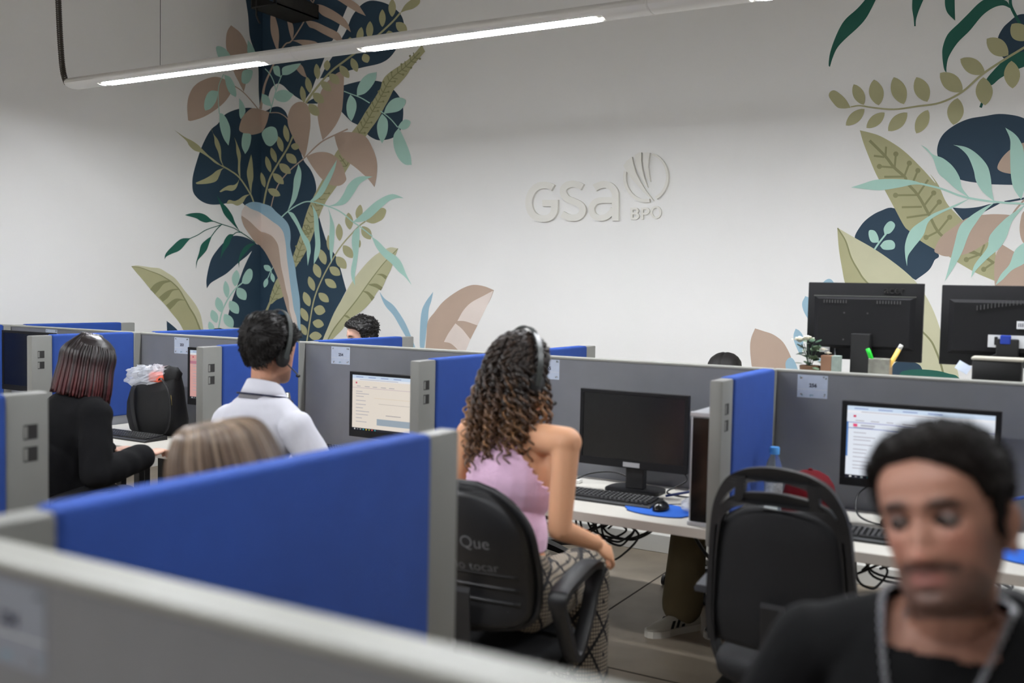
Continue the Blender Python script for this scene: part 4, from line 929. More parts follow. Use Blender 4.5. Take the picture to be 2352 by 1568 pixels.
def mouse_set(cx, cy, lab_pad, lab_mouse):
    bm = B(); n = 36
    pts = []
    for k in range(n):
        a = 2 * math.pi * k / n; r = 0.122 + 0.012 * math.cos(2 * a + 0.6) + (0.012 if math.sin(a) < -0.6 else 0); pts.append((cx + r * 1.1 * math.cos(a), cy + r * 0.92 * math.sin(a)))
    prism(bm, pts, lambda u, v, d: Vector((u, v, d)), 0.7502, 0.755); bmesh.ops.recalc_face_normals(bm, faces=bm.faces)
    t = thing('mouse_pad', lab_pad, 'mouse pad', (cx, cy, 0.75), 'blue mouse pads'); obj('surface', bm, mat('pad_blue', rgb(22, 92, 190), 0.75, bump=0.2, bscale=400), t)
    bm = B(); prism(bm, [(cx + (x - cx) * 1.012, cy + (y - cy) * 1.012) for x, y in pts], lambda u, v, d: Vector((u, v, d)), 0.7501, 0.7525); bmesh.ops.recalc_face_normals(bm, faces=bm.faces); obj('rubber_base', bm, m_black, t)
    mx, my = cx + 0.008, cy - 0.01
    t = thing('computer_mouse', lab_mouse, 'mouse', (mx, my, 0.755), 'black mice')
    bm = B(); ellipsoid(bm, (mx, my, 0.7565), (0.030, 0.054, 0.034), 20, 14)
    for v in bm.verts:
        if v.co.z < 0.7552: v.co.z = 0.7552
    obj('shell', bm, mat('gloss_black', rgb(16, 16, 17), 0.15), t, smooth=True)
    bm = B(); lathe(bm, [(0.007, -0.003), (0.009, 0), (0.007, 0.003)], (mx, my + 0.026, 0.782), 10, 'x'); obj('wheel', bm, m_black, t)
    bm = B(); tube(bm, crom([(mx, my + 0.052, 0.765), (mx - 0.01, my + 0.1, 0.757), (mx + 0.05, my + 0.17, 0.756), (mx + 0.02, my + 0.24, 0.756), (mx + 0.1, my + 0.36, 0.756)], 6), 0.0022, 5); obj('cord', bm, m_cable, t, smooth=True)
mouse_set(-1.385, 3.622, 'round blue mouse pad on the white desk beside the tower', 'glossy black mouse on the blue pad beside the tower')
mouse_set(-0.06, 3.66, 'blue mouse pad at the right edge beside the ear of the man in black', 'black mouse on the pad at the right edge')
# slim computer tower
t = thing('computer_tower', 'slim black and silver computer tower beside the grey divider post', 'computer', (-1.168, 3.63, 0.75))
bm = B(); box(bm, -1.212, -1.126, 3.462, 3.84, 0.752, 1.172, 0.006, 2); obj('case', bm, m_silver, t, auto=40)
bm = B(); box(bm, -1.203, -1.134, 3.452, 3.463, 0.765, 1.155, 0.004, 2); obj('front_panel', bm, mat('gloss_black', rgb(16, 16, 17), 0.15), t)
for z0, z1 in ((1.155, 1.173), (0.750, 0.765)):
    bm = B(); box(bm, -1.212, -1.126, 3.449, 3.464, z0, z1, 0.003, 2); obj('front_trim', bm, m_silver, t)
# crumpled clear wrapper and pen with cables
m_clear = mat('clear_film', rgb(235, 238, 244), 0.12, spec=1.0, trans=0.3, ior=1.3, alpha=0.5, bump=1.0, bscale=50)
bm = B(); ellipsoid(bm, (-1.255, 3.66, 0.782), (0.045, 0.06, 0.032), 18, 10)
for v in bm.verts:
    n_ = noise.noise(v.co * 40); v.co += (v.co - Vector((-1.255, 3.66, 0.782))) * n_ * 0.5; v.co.z = max(v.co.z, 0.7562)
tag(obj('plastic_wrapper', bm, m_clear), 'crumpled clear plastic wrapper lying behind the mouse', 'wrapper')
m_navy = mat('pen_navy', rgb(20, 38, 84), 0.4)
t = thing('pen', 'dark blue pen leaning among cables beside the dark screen', 'pen', (-1.35, 3.9, 0.75))
bm = B(); tube(bm, [(-1.452, 3.86, 0.758), (-1.29, 3.905, 0.80)], 0.0055, 8); obj('barrel', bm, m_navy, t, smooth=True)
bm = B(); tube(bm, [(-1.29, 3.905, 0.80), (-1.25, 3.917, 0.811)], 0.0065, 8); obj('cap', bm, m_black, t, smooth=True)
R_ = random.Random(11)
def cable(pts, label, r=0.0038, m=None):
    bm = B(); tube(bm, crom(pts, 7), r, 6); return tag(obj('cable', bm, m or m_cable, smooth=True), label, 'cable', 'loose black cables')
cable([(-1.62, 4.0, 0.77), (-1.75, 4.02, 0.80), (-1.86, 3.98, 0.79), (-1.92, 3.9, 0.757), (-1.97, 3.86, 0.756)], 'black cable looping behind the dark screen to the left')
cable([(-1.52, 4.0, 0.86), (-1.45, 4.03, 0.84), (-1.42, 4.02, 0.80), (-1.48, 3.95, 0.757), (-1.38, 3.9, 0.756), (-1.3, 3.95, 0.757), (-1.33, 4.03, 0.76)], 'black cable curled behind the blue pen')
cable([(-0.55, 3.95, 0.93), (-0.62, 3.98, 0.9), (-0.70, 3.97, 0.84), (-0.68, 3.88, 0.775), (-0.58, 3.84, 0.757), (-0.5, 3.9, 0.757)], 'black cable hanging below the pale blue screen')
bm = B(); tube(bm, [(-0.30, 3.98, 0.83), (-0.05, 3.95, 0.93), (0.05, 3.95, 0.96)], 0.006, 8); tag(obj('cable', bm, mat('cable_blue', rgb(30, 70, 150), 0.5), smooth=True), 'blue cable rising at the right edge beside the pale blue screen', 'cable', 'loose cables')
# cables hanging under the desks
def hank(xc, n, z, lab):
    t = thing('cable_bundle', lab, 'cables', (xc, 4.0, 0.66), 'cable bundles under the desks')
    R = random.Random(int(xc * 100))
    for k in range(n):
        x = xc + R.uniform(-0.22, 0.22); w = R.uniform(0.06, 0.18); dz = R.uniform(0.06, 0.2); y = 4.0 + R.uniform(-0.08, 0.06)
        bm = B(); tube(bm, crom([(x - w, y, z + 0.1), (x - w * 0.8, y, z - dz * 0.6), (x, y + 0.02, z - dz), (x + w * 0.6, y, z - dz * 0.7), (x + w, y, z - dz * 0.15), (x + w * 0.3, y - 0.02, z + 0.02), (x - w * 0.5, y, z - dz * 0.3)], 6), 0.005, 6)
        obj('cable', bm, m_cable, t, smooth=True)
    bm = B(); box(bm, xc - 0.45, xc + 0.45, 4.02, 4.09, 0.60, 0.712, 0.004); obj('cable_tray', bm, m_black, t)
hank(-1.88, 9, 0.58, 'tangled black cables hanging under the desk beside the curly woman')
hank(-0.45, 7, 0.58, 'tangled black cables under the desk behind the man in black')
cable([(-1.42, 4.05, 0.60), (-1.35, 4.2, 0.42), (-1.25, 4.3, 0.40), (-1.12, 4.2, 0.52), (-1.1, 4.1, 0.66)], 'black cable drooping below the desk beside the khaki trousers', 0.008)
# power strips on desks (pale)
for x, y, lab in ((-1.93, 3.93, 'white adapter lying by the foot of the dark monitor'), (-0.52, 3.83, 'white adapter lying behind the keyboard of the empty chair')):
    bm = B(); box(bm, x - 0.05, x + 0.05, y - 0.02, y + 0.02, 0.7502, 0.768, 0.004); tag(obj('power_adapter', bm, m_white), lab, 'adapter')

# number cards on the partitions
m_card = mat('card_print', rgb(196, 206, 222), 0.6, var=0.07, vscale=30)
m_leafb = mat('card_leaf_blue', rgb(120, 158, 178), 0.7); m_leafd = mat('card_leaf_dark', rgb(72, 78, 74), 0.7); m_leafr = mat('card_leaf_brown', rgb(140, 110, 96), 0.7)
def card(x, z, w, h, num, label, Y=SB - 0.0252, sheet=None):
    t = thing('number_card', label, 'card', (x + w / 2, Y, z - h / 2), 'number cards on the partitions')
    bm = B(); box(bm, x, x + w, Y - 0.0008, Y, z - h, z); obj('sheet', bm, sheet or m_card, t)
    if num:
        me = text_mesh(num, h * 0.22, 0.0, 0.0009); me.transform(Matrix.Translation((x + w * 0.52, Y - 0.0012, z - h * 0.46)) @ Matrix.Rotation(math.pi / 2, 4, 'X')); obj('printed_number', me, m_txt, t)
    me = text_mesh('gsa', h * 0.13, 0.0, 0.0003); me.transform(Matrix.Translation((x + w * 0.48, Y - 0.0012, z - h * 0.87)) @ Matrix.Rotation(math.pi / 2, 4, 'X')); obj('printed_logo', me, m_leafb, t)
    R = random.Random(hash(num or 'x') % 1000)
    for (fx, fz) in ((.1, .12), (.9, .1), (.12, .88), (.88, .86)):
        for k in range(3):
            a0 = R.uniform(0, 6.28); c = (x + w * fx + R.uniform(-.05, .05) * w, z - h * fz + R.uniform(-.04, .04) * h); L = h * R.uniform(.09, .14)
            bm = B(); pts = []
            for i in range(5):
                a = a0 + i * 1.2566
                for da, r in ((-.3, .35), (0, 1.0), (.3, .35)): pts.append((c[0] + L * .5 * r * math.cos(a + da), c[1] + L * .5 * r * math.sin(a + da)))
            vs = [bm.verts.new((min(max(u, x + 0.001), x + w - 0.001), Y - 0.0010 - 0.0001 * k, min(max(v, z - h + 0.001), z - 0.001))) for u, v in pts]
            ctr = bm.verts.new((c[0], Y - 0.0010 - 0.0001 * k, c[1]))
            for i in range(len(vs)): bm.faces.new((ctr, vs[i], vs[(i + 1) % len(vs)]))
            obj('printed_flower', bm, (m_leafb, m_leafd, m_leafr)[k] if fx < .5 or fz > .5 else m_leafd, t)
    bm = B(); box(bm, x, x + w, Y - 0.0011, Y - 0.0006, z - h * .64, z - h * .625); obj('fold_line', bm, m_paper, t)
card(-5.925, 1.287, 0.12, 0.095, '252', 'number card above the large dark monitor at far left')
card(-4.695, 1.284, 0.125, 0.097, '253', 'number card 253 above the black handbag')
card(-3.475, 1.285, 0.128, 0.094, '254', 'number card 254 right of the headset man')
card(-2.215, 1.284, 0.125, 0.094, '255', 'number card half hidden behind the face of the curly woman')
card(-0.982, 1.283, 0.122, 0.094, '256', 'number card 256 below the white flowers')
card(-1.045, 1.279, 0.128, 0.092, '234', 'blurred pale card on the nearest partition at lower left', Y=SC_ - 0.0252, sheet=mat('card_film', rgb(140, 146, 158), 0.5))

# orange bottle
bx, by = -3.555, 3.84
t = thing('drink_bottle', 'orange bottle with a steel neck beside the man in white', 'bottle', (bx, by, 0.75))
bm = B(); lathe(bm, [(0.034, 0.7505), (0.036, 0.76), (0.036, 0.965), (0.030, 0.985), (0.022, 0.995)], (bx, by, 0), 20); obj('body', bm, mat('orange_paint', rgb(236, 104, 22), 0.4), t, auto=50)
bm = B(); lathe(bm, [(0.024, 0.994), (0.026, 1.0), (0.026, 1.008), (0.024, 1.011), (0.026, 1.014), (0.026, 1.030), (0.023, 1.033), (0.023, 1.045), (0.018, 1.05)], (bx, by, 0), 20); obj('neck', bm, mat('steel', rgb(190, 188, 180), 0.25, metal=0.9), t, auto=50)
# water bottle
bx, by = -0.985, 3.79
t = thing('water_bottle', 'clear plastic water bottle with blue cap behind the empty chair', 'bottle', (bx, by, 0.75))
bm = B(); lathe(bm, [(0.028, 0.7505), (0.034, 0.756), (0.034, 0.80), (0.0325, 0.806), (0.034, 0.812), (0.034, 0.90), (0.0325, 0.905), (0.034, 0.91), (0.033, 0.935), (0.026, 0.965), (0.0155, 0.985), (0.0135, 0.998)], (bx, by, 0), 24); obj('body', bm, mat('pet_plastic', rgb(230, 240, 248), 0.08, trans=0.92, ior=1.2), t, auto=50)
bm = B(); lathe(bm, [(0.0345, 0.825), (0.0345, 0.885)], (bx, by, 0), 24, cap=False); obj('label', bm, mat('bottle_label', rgb(200, 205, 208), 0.5, var=0.35, vscale=70), t, smooth=True)
bm = B(); lathe(bm, [(0.019, 0.992), (0.019, 1.016), (0.017, 1.02)], (bx, by, 0), 20); obj('cap', bm, mat('cap_blue', rgb(84, 158, 226), 0.4), t, auto=50)
# red cap
cx, cy, cz = -0.835, 3.74, 0.751
t = thing('baseball_cap', 'dark red cap lying on the desk behind the empty chair', 'cap', (cx, cy, cz))
bm = B(); lathe(bm, [(0.094, 0.0003), (0.1, 0.03), (0.101, 0.07), (0.097, 0.11), (0.086, 0.15), (0.066, 0.18), (0.036, 0.197), (0.004, 0.203)], (cx, cy, cz), 28)
for v in bm.verts: v.co.y = cy + (v.co.y - cy) * 1.15
m_cap_red = mat('cap_red', rgb(88, 9, 18), 0.9, bump=0.3, bscale=300, spec=0.2)
obj('crown', bm, m_cap_red, t, smooth=True)
bm = B(); ellipsoid(bm, (cx, cy, cz + 0.204), (0.009, 0.009, 0.006), 10, 6); obj('button', bm, m_cap_red, t, smooth=True)
bm = B(); rows = []
for i in range(9):
    a = math.radians(-70 + 140 * i / 8); rows.append([Vector((cx + (0.098 + q * 0.06 * math.cos(a)) * math.cos(a), cy + (0.1 + q * 0.0) * math.sin(a), cz + 0.012 + 0.004 * q)) for q in (0, .5, 1)])
for r in rows: pass
loft(bm, [[r[0], r[1], r[2], r[2] - Vector((0, 0, 0.004)), r[1] - Vector((0, 0, 0.004)), r[0] - Vector((0, 0, 0.004))] for r in rows]); bmesh.ops.recalc_face_normals(bm, faces=bm.faces)
obj('visor', bm, mat('cap_black', rgb(24, 20, 22), 0.8), t, smooth=True)
bm = B(); box(bm, cx + 0.085, cx + 0.115, cy - 0.06, cy - 0.02, cz, cz + 0.09, 0.01); obj('strap', bm, mat('cap_black', rgb(24, 20, 22), 0.8), t)

# flower pot on the counter
fx, fy = -1.005, 4.42
t = thing('flower_pot', 'small pot of white artificial roses on the raised counter', 'flower pot', (fx, fy, CZ))
bm = B(); lathe(bm, [(0.032, CZ + 0.0005), (0.04, CZ + 0.06), (0.046, CZ + 0.115), (0.042, CZ + 0.117), (0.038, CZ + 0.105)], (fx, fy, 0), 18); obj('pot', bm, mat('pot_brown', rgb(112, 84, 62), 0.6), t, auto=50)
R_ = random.Random(5)
m_leafg = mat('leaf_green', rgb(92, 112, 88), 0.55, var=0.25, vscale=25); m_leafg2 = mat('leaf_dark_green', rgb(52, 78, 60), 0.55)
def leaf3(bm, c, d, L, W):
    d = Vector(d).normalized(); u, w = frame_of(d); c = Vector(c); droop = Vector((0, 0, -1))
    n = 6; l = []; r = []; mi = []
    for i in range(n + 1):
        q = i / n; h = W / 2 * math.sin(math.pi * q) ** 0.7; p = c + d * L * q + droop * (L * 0.25 * q * q)
        l.append(bm.verts.new(p + u * h + w * h * 0.25)); r.append(bm.verts.new(p - u * h + w * h * 0.25)); mi.append(bm.verts.new(p))
    for i in range(n):
        bm.faces.new((l[i], l[i + 1], mi[i + 1], mi[i])); bm.faces.new((mi[i], mi[i + 1], r[i + 1], r[i]))
for k in range(34):
    a = R_.uniform(0, 6.28); z = CZ + R_.uniform(0.11, 0.22); r = R_.uniform(0.0, 0.035)
    bm = B(); leaf3(bm, (fx + r * math.cos(a), fy + r * math.sin(a), z), (math.cos(a), math.sin(a), R_.uniform(-0.1, 0.9)), R_.uniform(0.035, 0.06), R_.uniform(0.022, 0.034))
    obj('leaf', bm, R_.choice((m_leafg, m_leafg, m_leafg2)), t, smooth=True)
for k in range(7):
    a = R_.uniform(0, 6.28); bm = B(); tube(bm, crom([(fx, fy, CZ + 0.09), (fx + 0.02 * math.cos(a), fy + 0.02 * math.sin(a), CZ + 0.16), (fx + 0.04 * math.cos(a), fy + 0.04 * math.sin(a), CZ + 0.21)], 4), 0.0018, 5); obj('stem', bm, m_leafg2, t)
m_petal = mat('petal_white', rgb(236, 232, 218), 0.6)
def rose(c, rad):
    bm = B(); R = random.Random(int(c[0] * 1000)); c = Vector(c)
    root = obj('rose', B_rose(c, rad, R), m_petal, t, smooth=True)
def B_rose(c, rad, R):
    bm = B()
    for ring, (n, rr, tilt) in enumerate(((5, 1.0, 0.3), (5, 0.75, 0.75), (4, 0.48, 1.15))):
        for i in range(n):
            a = 2 * math.pi * i / n + ring * 0.6 + R.uniform(-.15, .15)
            d = Vector((math.cos(a) * math.cos(tilt), math.sin(a) * math.cos(tilt), math.sin(tilt))); u = Vector((-math.sin(a), math.cos(a), 0)); w = d.cross(u)
            rows = []
            for p in range(5):
                q = p / 4; wd = rad * rr * 0.75 * math.sin(math.pi * (0.15 + 0.7 * q)) ; curl = rad * 0.35 * (q - 0.4) ** 2
                rows.append([bm.verts.new(c + d * rad * rr * q + u * wd * s - w * (curl - abs(s) * rad * 0.12)) for s in (-1, -.5, 0, .5, 1)])
            for r0, r1 in zip(rows, rows[1:]):
                for j in range(4): bm.faces.new((r0[j], r0[j + 1], r1[j + 1], r1[j]))
    ellipsoid(bm, c + Vector((0, 0, rad * .25)), (rad * .35, rad * .35, rad * .4), 8, 6)
    return bm
rose((fx - 0.045, fy - 0.02, CZ + 0.222), 0.036); rose((fx - 0.012, fy - 0.01, CZ + 0.232), 0.028); rose((fx + 0.062, fy - 0.03, CZ + 0.188), 0.017); rose((fx + 0.078, fy - 0.01, CZ + 0.172), 0.015)
# little wooden box behind the flowers
t = thing('small_box', 'small brown and grey-green box behind the white roses', 'box', (-0.93, 4.5, CZ))
bm = B(); box(bm, -0.955, -0.91, 4.395, 4.45, CZ + 0.0003, CZ + 0.165, 0.002); obj('brown_side', bm, mat('box_brown', rgb(150, 112, 88), 0.6), t)
bm = B(); box(bm, -0.9095, -0.875, 4.395, 4.45, CZ + 0.0003, CZ + 0.165, 0.002); obj('green_side', bm, mat('box_green', rgb(150, 164, 156), 0.6, var=0.15, vscale=40), t)
# pen holder with highlighter and marker
px_, py_ = -0.70, 4.36
t = thing('pen_holder', 'square mirrored pen holder on the raised counter', 'pen holder', (px_, py_, CZ))
m_holder = mat('holder_grey', rgb(150, 150, 140), 0.35, var=0.35, vscale=30); m_holder2 = mat('holder_brown', rgb(150, 120, 80), 0.5, var=0.5, vscale=45)
for (a0, a1, b0, b1, mm, nme) in ((px_ - .042, px_ + .042, py_ - .042, py_ - .038, m_holder, 'front_side'), (px_ + .038, px_ + .042, py_ - .038, py_ + .042, m_holder2, 'right_side'), (px_ - .042, px_ + .038, py_ + .038, py_ + .042, m_holder, 'rear_side'), (px_ - .042, px_ - .038, py_ - .038, py_ + .038, m_holder2, 'left_side'), (px_ - .038, px_ + .038, py_ - .038, py_ + .038, m_holder, 'bottom')):
    bm = B(); box(bm, a0, a1, b0, b1, CZ + 0.0003, CZ + (0.165 if nme != 'bottom' else 0.006), 0.0008, 1); obj(nme, bm, mm, t)
t = thing('highlighter', 'green highlighter standing in the pen holder', 'highlighter', (px_ - .03, py_, CZ + .01))
bm = B(); tube(bm, [(px_ + .01, py_ + .01, CZ + .02), (px_ - .045, py_ - .005, CZ + .185), (px_ - .053, py_ - .008, CZ + .205)], [.013, .0135, .0125], 10, flat=.7); obj('barrel', bm, mat('hl_green', rgb(40, 214, 60), 0.35), t, smooth=True)
t = thing('marker_pen', 'yellow pen with a white end leaning in the pen holder', 'pen', (px_ + .03, py_, CZ + .01))
bm = B(); tube(bm, [(px_ - .02, py_ - .01, CZ + .02), (px_ + .07, py_ + .01, CZ + .208)], .0095, 10); obj('barrel', bm, mat('pen_yellow', rgb(240, 196, 96), 0.4), t, smooth=True)
bm = B(); tube(bm, [(px_ + .07, py_ + .01, CZ + .208), (px_ + .079, py_ + .012, CZ + .227)], [.0095, .008], 10); obj('end_cap', bm, m_white, t, smooth=True)
# printer-like dark device at the right
t = thing('desk_phone', 'black desk device with a pale top edge in front of the right-hand rear monitor', 'device', (-0.26, 4.42, CZ))
bm = B(); box(bm, -0.37, -0.15, 4.28, 4.44, CZ + 0.0005, CZ + 0.095, 0.02, 3); obj('base', bm, m_black, t, auto=40)
bm = B(); box(bm, -0.345, -0.165, 4.30, 4.41, CZ + 0.09, CZ + 0.185, 0.012, 3); obj('body', bm, m_black, t, auto=40)
bm = B(); box(bm, -0.348, -0.162, 4.295, 4.415, CZ + 0.182, CZ + 0.194, 0.004, 2); obj('pale_lid', bm, mat('lid_beige', rgb(186, 182, 168), 0.5), t)
bm = B(); box(bm, -0.295, -0.25, 4.278, 4.281, CZ + 0.03, CZ + 0.06); obj('sticker', bm, m_paper, t)
bm = B(); box(bm, -0.405, -0.352, 4.40, 4.402, CZ + 0.125, CZ + 0.165, M=Matrix.Translation((-0.386, 4.401, CZ + .157)) @ Matrix.Rotation(0.5, 4, 'Y') @ Matrix.Rotation(-.5, 4, 'X') @ Matrix.Translation((0.386, -4.401, -CZ - .157)))
obj('card_slip', bm, m_card, t)

# handbag with plastic bag
hx, hy = -4.53, 3.84
t = thing('handbag', 'black fabric tote bag standing on the desk of the bob-haired woman', 'bag', (hx, hy, 0.75))
bm = B(); rings = []
for i, (z, w, d) in enumerate(((0.7506, .17, .075), (0.765, .19, .088), (0.84, .20, .095), (0.92, .20, .09), (0.98, .19, .075), (1.02, .175, .055))):
    ring = []
    for k in range(32):
        a = 2 * math.pi * k / 32; x = w * math.copysign(abs(math.cos(a)) ** .6, math.cos(a)); y = d * math.copysign(abs(math.sin(a)) ** .7, math.sin(a))
        n_ = noise.noise(Vector((x * 9, y * 9, z * 14))) * 0.016 * (i > 0)
        ring.append(Vector((hx + x * (1 + n_ / .15), hy + y * (1 + n_ / .08), z + (0.07 * max(0, math.cos(a)) + 0.01 * math.sin(3 * a) if i > 3 else 0) * (i - 3) / 2)))
    rings.append(ring)
loft(bm, rings); obj('body', bm, mat('bag_black', rgb(17, 17, 18), 0.75, bump=0.4, bscale=220), t, smooth=True)
m_strap = mat('strap_black', rgb(34, 34, 35), 0.5)
bm = B(); pts = crom([(hx - 0.10, hy - 0.075, 1.02), (hx - 0.09, hy - 0.10, 0.99), (hx - 0.075, hy - 0.112, 0.9), (hx - 0.055, hy - 0.11, 0.82), (hx - 0.04, hy - 0.105, 0.77)], 5); ribbon3(bm, pts, Vector((1, 0, 0)), Vector((0, 1, 0)), 0.013, 0.003); obj('strap', bm, m_strap, t)
bm = B(); pts = crom([(hx + 0.08, hy - 0.06, 1.06), (hx + 0.13, hy - 0.085, 1.075), (hx + 0.185, hy - 0.085, 1.02), (hx + 0.20, hy - 0.08, 0.93), (hx + 0.195, hy - 0.08, 0.84), (hx + 0.16, hy - 0.085, 0.77), (hx + 0.1, hy - 0.095, 0.757)], 6); ribbon3(bm, pts, Vector((0.6, -.8, 0)), Vector((.8, 0.6, 0)), 0.012, 0.003); obj('strap', bm, m_strap, t)
bm = B(); tube(bm, crom([(hx + 0.19, hy - 0.07, 0.985), (hx + 0.2, hy - 0.075, 0.96), (hx + 0.203, hy - 0.075, 0.93)], 4), 0.0022, 5); obj('zip_chain', bm, mat('brass', rgb(150, 140, 90), 0.3, metal=0.8), t)
bm = B(); rings = []
for i, (z, w, d, sx) in enumerate(((1.04, .05, .04, .12), (1.09, .062, .045, .125), (1.125, .05, .03, .115), (1.13, .02, .015, .1))):
    rings.append([Vector((hx + sx + w * math.cos(2 * math.pi * k / 20), hy + d * math.sin(2 * math.pi * k / 20), z + 0.012 * math.sin(2 * math.pi * k / 20 * 2 + i))) for k in range(20)])
loft(bm, rings); obj('flap', bm, MATS['bag_black'], t, smooth=True)
t = thing('plastic_bag', 'clear crinkled plastic bag with an orange packet sticking out of the tote', 'plastic bag', (hx - 0.06, hy, 1.02))
bm = B(); ellipsoid(bm, (hx - 0.065, hy, 1.065), (0.175, 0.07, 0.068), 40, 22)
for v in bm.verts:
    n_ = noise.noise(v.co * 26) * 0.35 + noise.noise(v.co * 70) * 0.18; v.co += (v.co - Vector((hx - 0.065, hy, 1.065))) * n_
    if v.co.x > hx - 0.05: v.co.z += 0.10 * (v.co.x - hx + 0.05)
obj('film', bm, m_clear, t)
bm = B(); box(bm, hx - 0.03, hx + 0.095, hy - 0.05, hy + 0.03, 1.04, 1.10, 0.022, 3); obj('orange_packet', bm, mat('packet_orange', rgb(246, 110, 82), 0.4), t, auto=60)
# pale papers on the handbag desk
bm = B(); box(bm, -4.24, -4.10, 3.80, 3.95, 0.7502, 0.756, 0.001); tag(obj('paper_sheet', bm, m_paper), 'white paper lying beside the black tote', 'paper')
# blurred black bag on the near desk
gx, gy = -1.0, 1.15
t = thing('black_bag', 'blurred black bag with a pointed handle behind the nearest partition', 'bag', (gx, gy, 0.75))
bm = B(); rings = []
for i, (z, w, d) in enumerate(((0.7506, .085, .055), (0.80, .10, .065), (0.92, .10, .06), (1.0, .085, .045), (1.02, .055, .02))):
    rings.append([Vector((gx + w * math.copysign(abs(math.cos(2 * math.pi * k / 24)) ** .6, math.cos(2 * math.pi * k / 24)), gy + d * math.sin(2 * math.pi * k / 24), z + 0.012 * math.sin(k))) for k in range(24)])
loft(bm, rings); obj('body', bm, MATS['bag_black'], t, smooth=True)
bm = B(); tube(bm, crom([(gx - 0.09, gy, 0.97), (gx - 0.085, gy, 1.04), (gx - 0.075, gy, 1.075), (gx - 0.055, gy, 1.03), (gx - 0.03, gy, 1.0)], 5), [0.018] * 10 + [0.013] * 11, 8); obj('handle', bm, MATS['bag_black'], t, smooth=True)
bm = B(); ellipsoid(bm, (gx - 0.015, gy - 0.055, 1.0), (0.02, 0.01, 0.018), 12, 8); obj('red_tag', bm, mat('tag_red', rgb(150, 84, 80), 0.6), t, smooth=True)
# ================================================================== PEOPLE
def tcap(bm, p, q, r1, r2, n=16, flat=False, sq=(1, 1)):
    """tapered capsule between p and q (flat=True: plain frustum)"""
    p, q = Vector(p), Vector(q); d = q - p; L = d.length; d = d / L if L > 1e-6 else Vector((0, 0, 1)); u, w = frame_of(d)
    prof = []
    if not flat:
        for i in range(1, 5): a = math.pi / 2 * (1 - i / 4.0); prof.append((-r1 * math.sin(a), r1 * math.cos(a) if i else 0))
    else: prof.append((0, r1))
    if flat: prof.append((L, r2))
    else:
        for i in range(0, 4): a = math.pi / 2 * i / 4.0; prof.append((L + r2 * math.sin(a), r2 * math.cos(a)))
    loft(bm, [[p + d * h + u * (r * sq[0] * math.cos(2 * math.pi * k / n)) + w * (r * sq[1] * math.sin(2 * math.pi * k / n)) for k in range(n)] for h, r in prof])
def remesh(bm, voxel, smooth=4, fac=0.5, extra=None):
    bmesh.ops.recalc_face_normals(bm, faces=bm.faces)
    me = bpy.data.meshes.new('tmp'); bm.to_mesh(me); bm.free()
    o = bpy.data.objects.new('tmp', me); COL.objects.link(o)
    m = o.modifiers.new('r', 'REMESH'); m.mode = 'VOXEL'; m.voxel_size = voxel
    s = o.modifiers.new('s', 'SMOOTH'); s.factor = fac; s.iterations = smooth
    if extra: extra(o)
    dg = bpy.context.evaluated_depsgraph_get()
    out = bpy.data.meshes.new_from_object(o.evaluated_get(dg))
    bpy.data.objects.remove(o); bpy.data.meshes.remove(me)
    out.polygons.foreach_set('use_smooth', [True] * len(out.polygons))
    return out
def solidified(me, th):
    o = bpy.data.objects.new('tmp', me); COL.objects.link(o)
    m = o.modifiers.new('s', 'SOLIDIFY'); m.thickness = th; m.offset = 1
    dg = bpy.context.evaluated_depsgraph_get(); out = bpy.data.meshes.new_from_object(o.evaluated_get(dg))
    bpy.data.objects.remove(o)
    out.polygons.foreach_set('use_smooth', [True] * len(out.polygons)); return out
# ---- head: rings of a loft with facial relief; local frame: +y face, +x the person's right, z up, origin between the eyes' level centre
HZ = np.array([-.119, -.114, -.103, -.086, -.066, -.045, -.02, 0, .025, .05, .075, .095, .109, .117, .120])
HWd = np.array([.018, .034, .047, .056, .062, .066, .0695, .0725, .0748, .0762, .0725, .061, .043, .024, .006])
HF = np.array([.074, .087, .094, .093, .0905, .0915, .090, .0885, .0915, .089, .076, .054, .028, .004, -.016])
HB = np.array([.042, .018, -.002, -.022, -.047, -.064, -.078, -.09, -.098, -.101, -.097, -.082, -.060, -.036, -.022])
def g2(x, z, cx, cz, sx, sz): return math.exp(-((x - cx) / sx) ** 2 - ((z - cz) / sz) ** 2)
def face_relief(x, z, nose=1.0):
    d = 0.0
    t = min(1, max(0, (0.012 - z) / 0.058)); 
    if z > -0.062: d += nose * (0.004 + 0.021 * t) * math.exp(-(x / (0.0085 + 0.003 * t)) ** 2) * (1 if z > -0.05 else math.exp(-((z + 0.05) / 0.006) ** 2)) * (1 if z < 0.012 else math.exp(-((z - 0.012) / 0.012) ** 2))
    for s in (-1, 1):
        d += nose * 0.010 * g2(x, z, s * 0.0135, -0.047, 0.007, 0.0075)
        d -= 0.0155 * g2(x, z, s * 0.030, 0.001, 0.018, 0.0115)
        d += 0.006 * g2(x, z, s * 0.030, 0.021, 0.022, 0.007)
        d += 0.004 * g2(x, z, s * 0.044, -0.022, 0.016, 0.014)
        d += 0.0035 * g2(x, z, s * 0.031, 0.0085, 0.013, 0.0035)
        d -= 0.004 * g2(x, z, s * 0.036, -0.06, 0.012, 0.02)
    d += 0.0065 * g2(x, z, 0, -0.068, 0.019, 0.0048) + 0.0075 * g2(x, z, 0, -0.0795, 0.016, 0.005) - 0.005 * g2(x, z, 0, -0.0738, 0.023, 0.0022)
    d -= 0.004 * g2(x, z, 0, -0.09, 0.016, 0.005) + 0.0 ; d += 0.005 * g2(x, z, 0, -0.104, 0.017, 0.01)
    return d
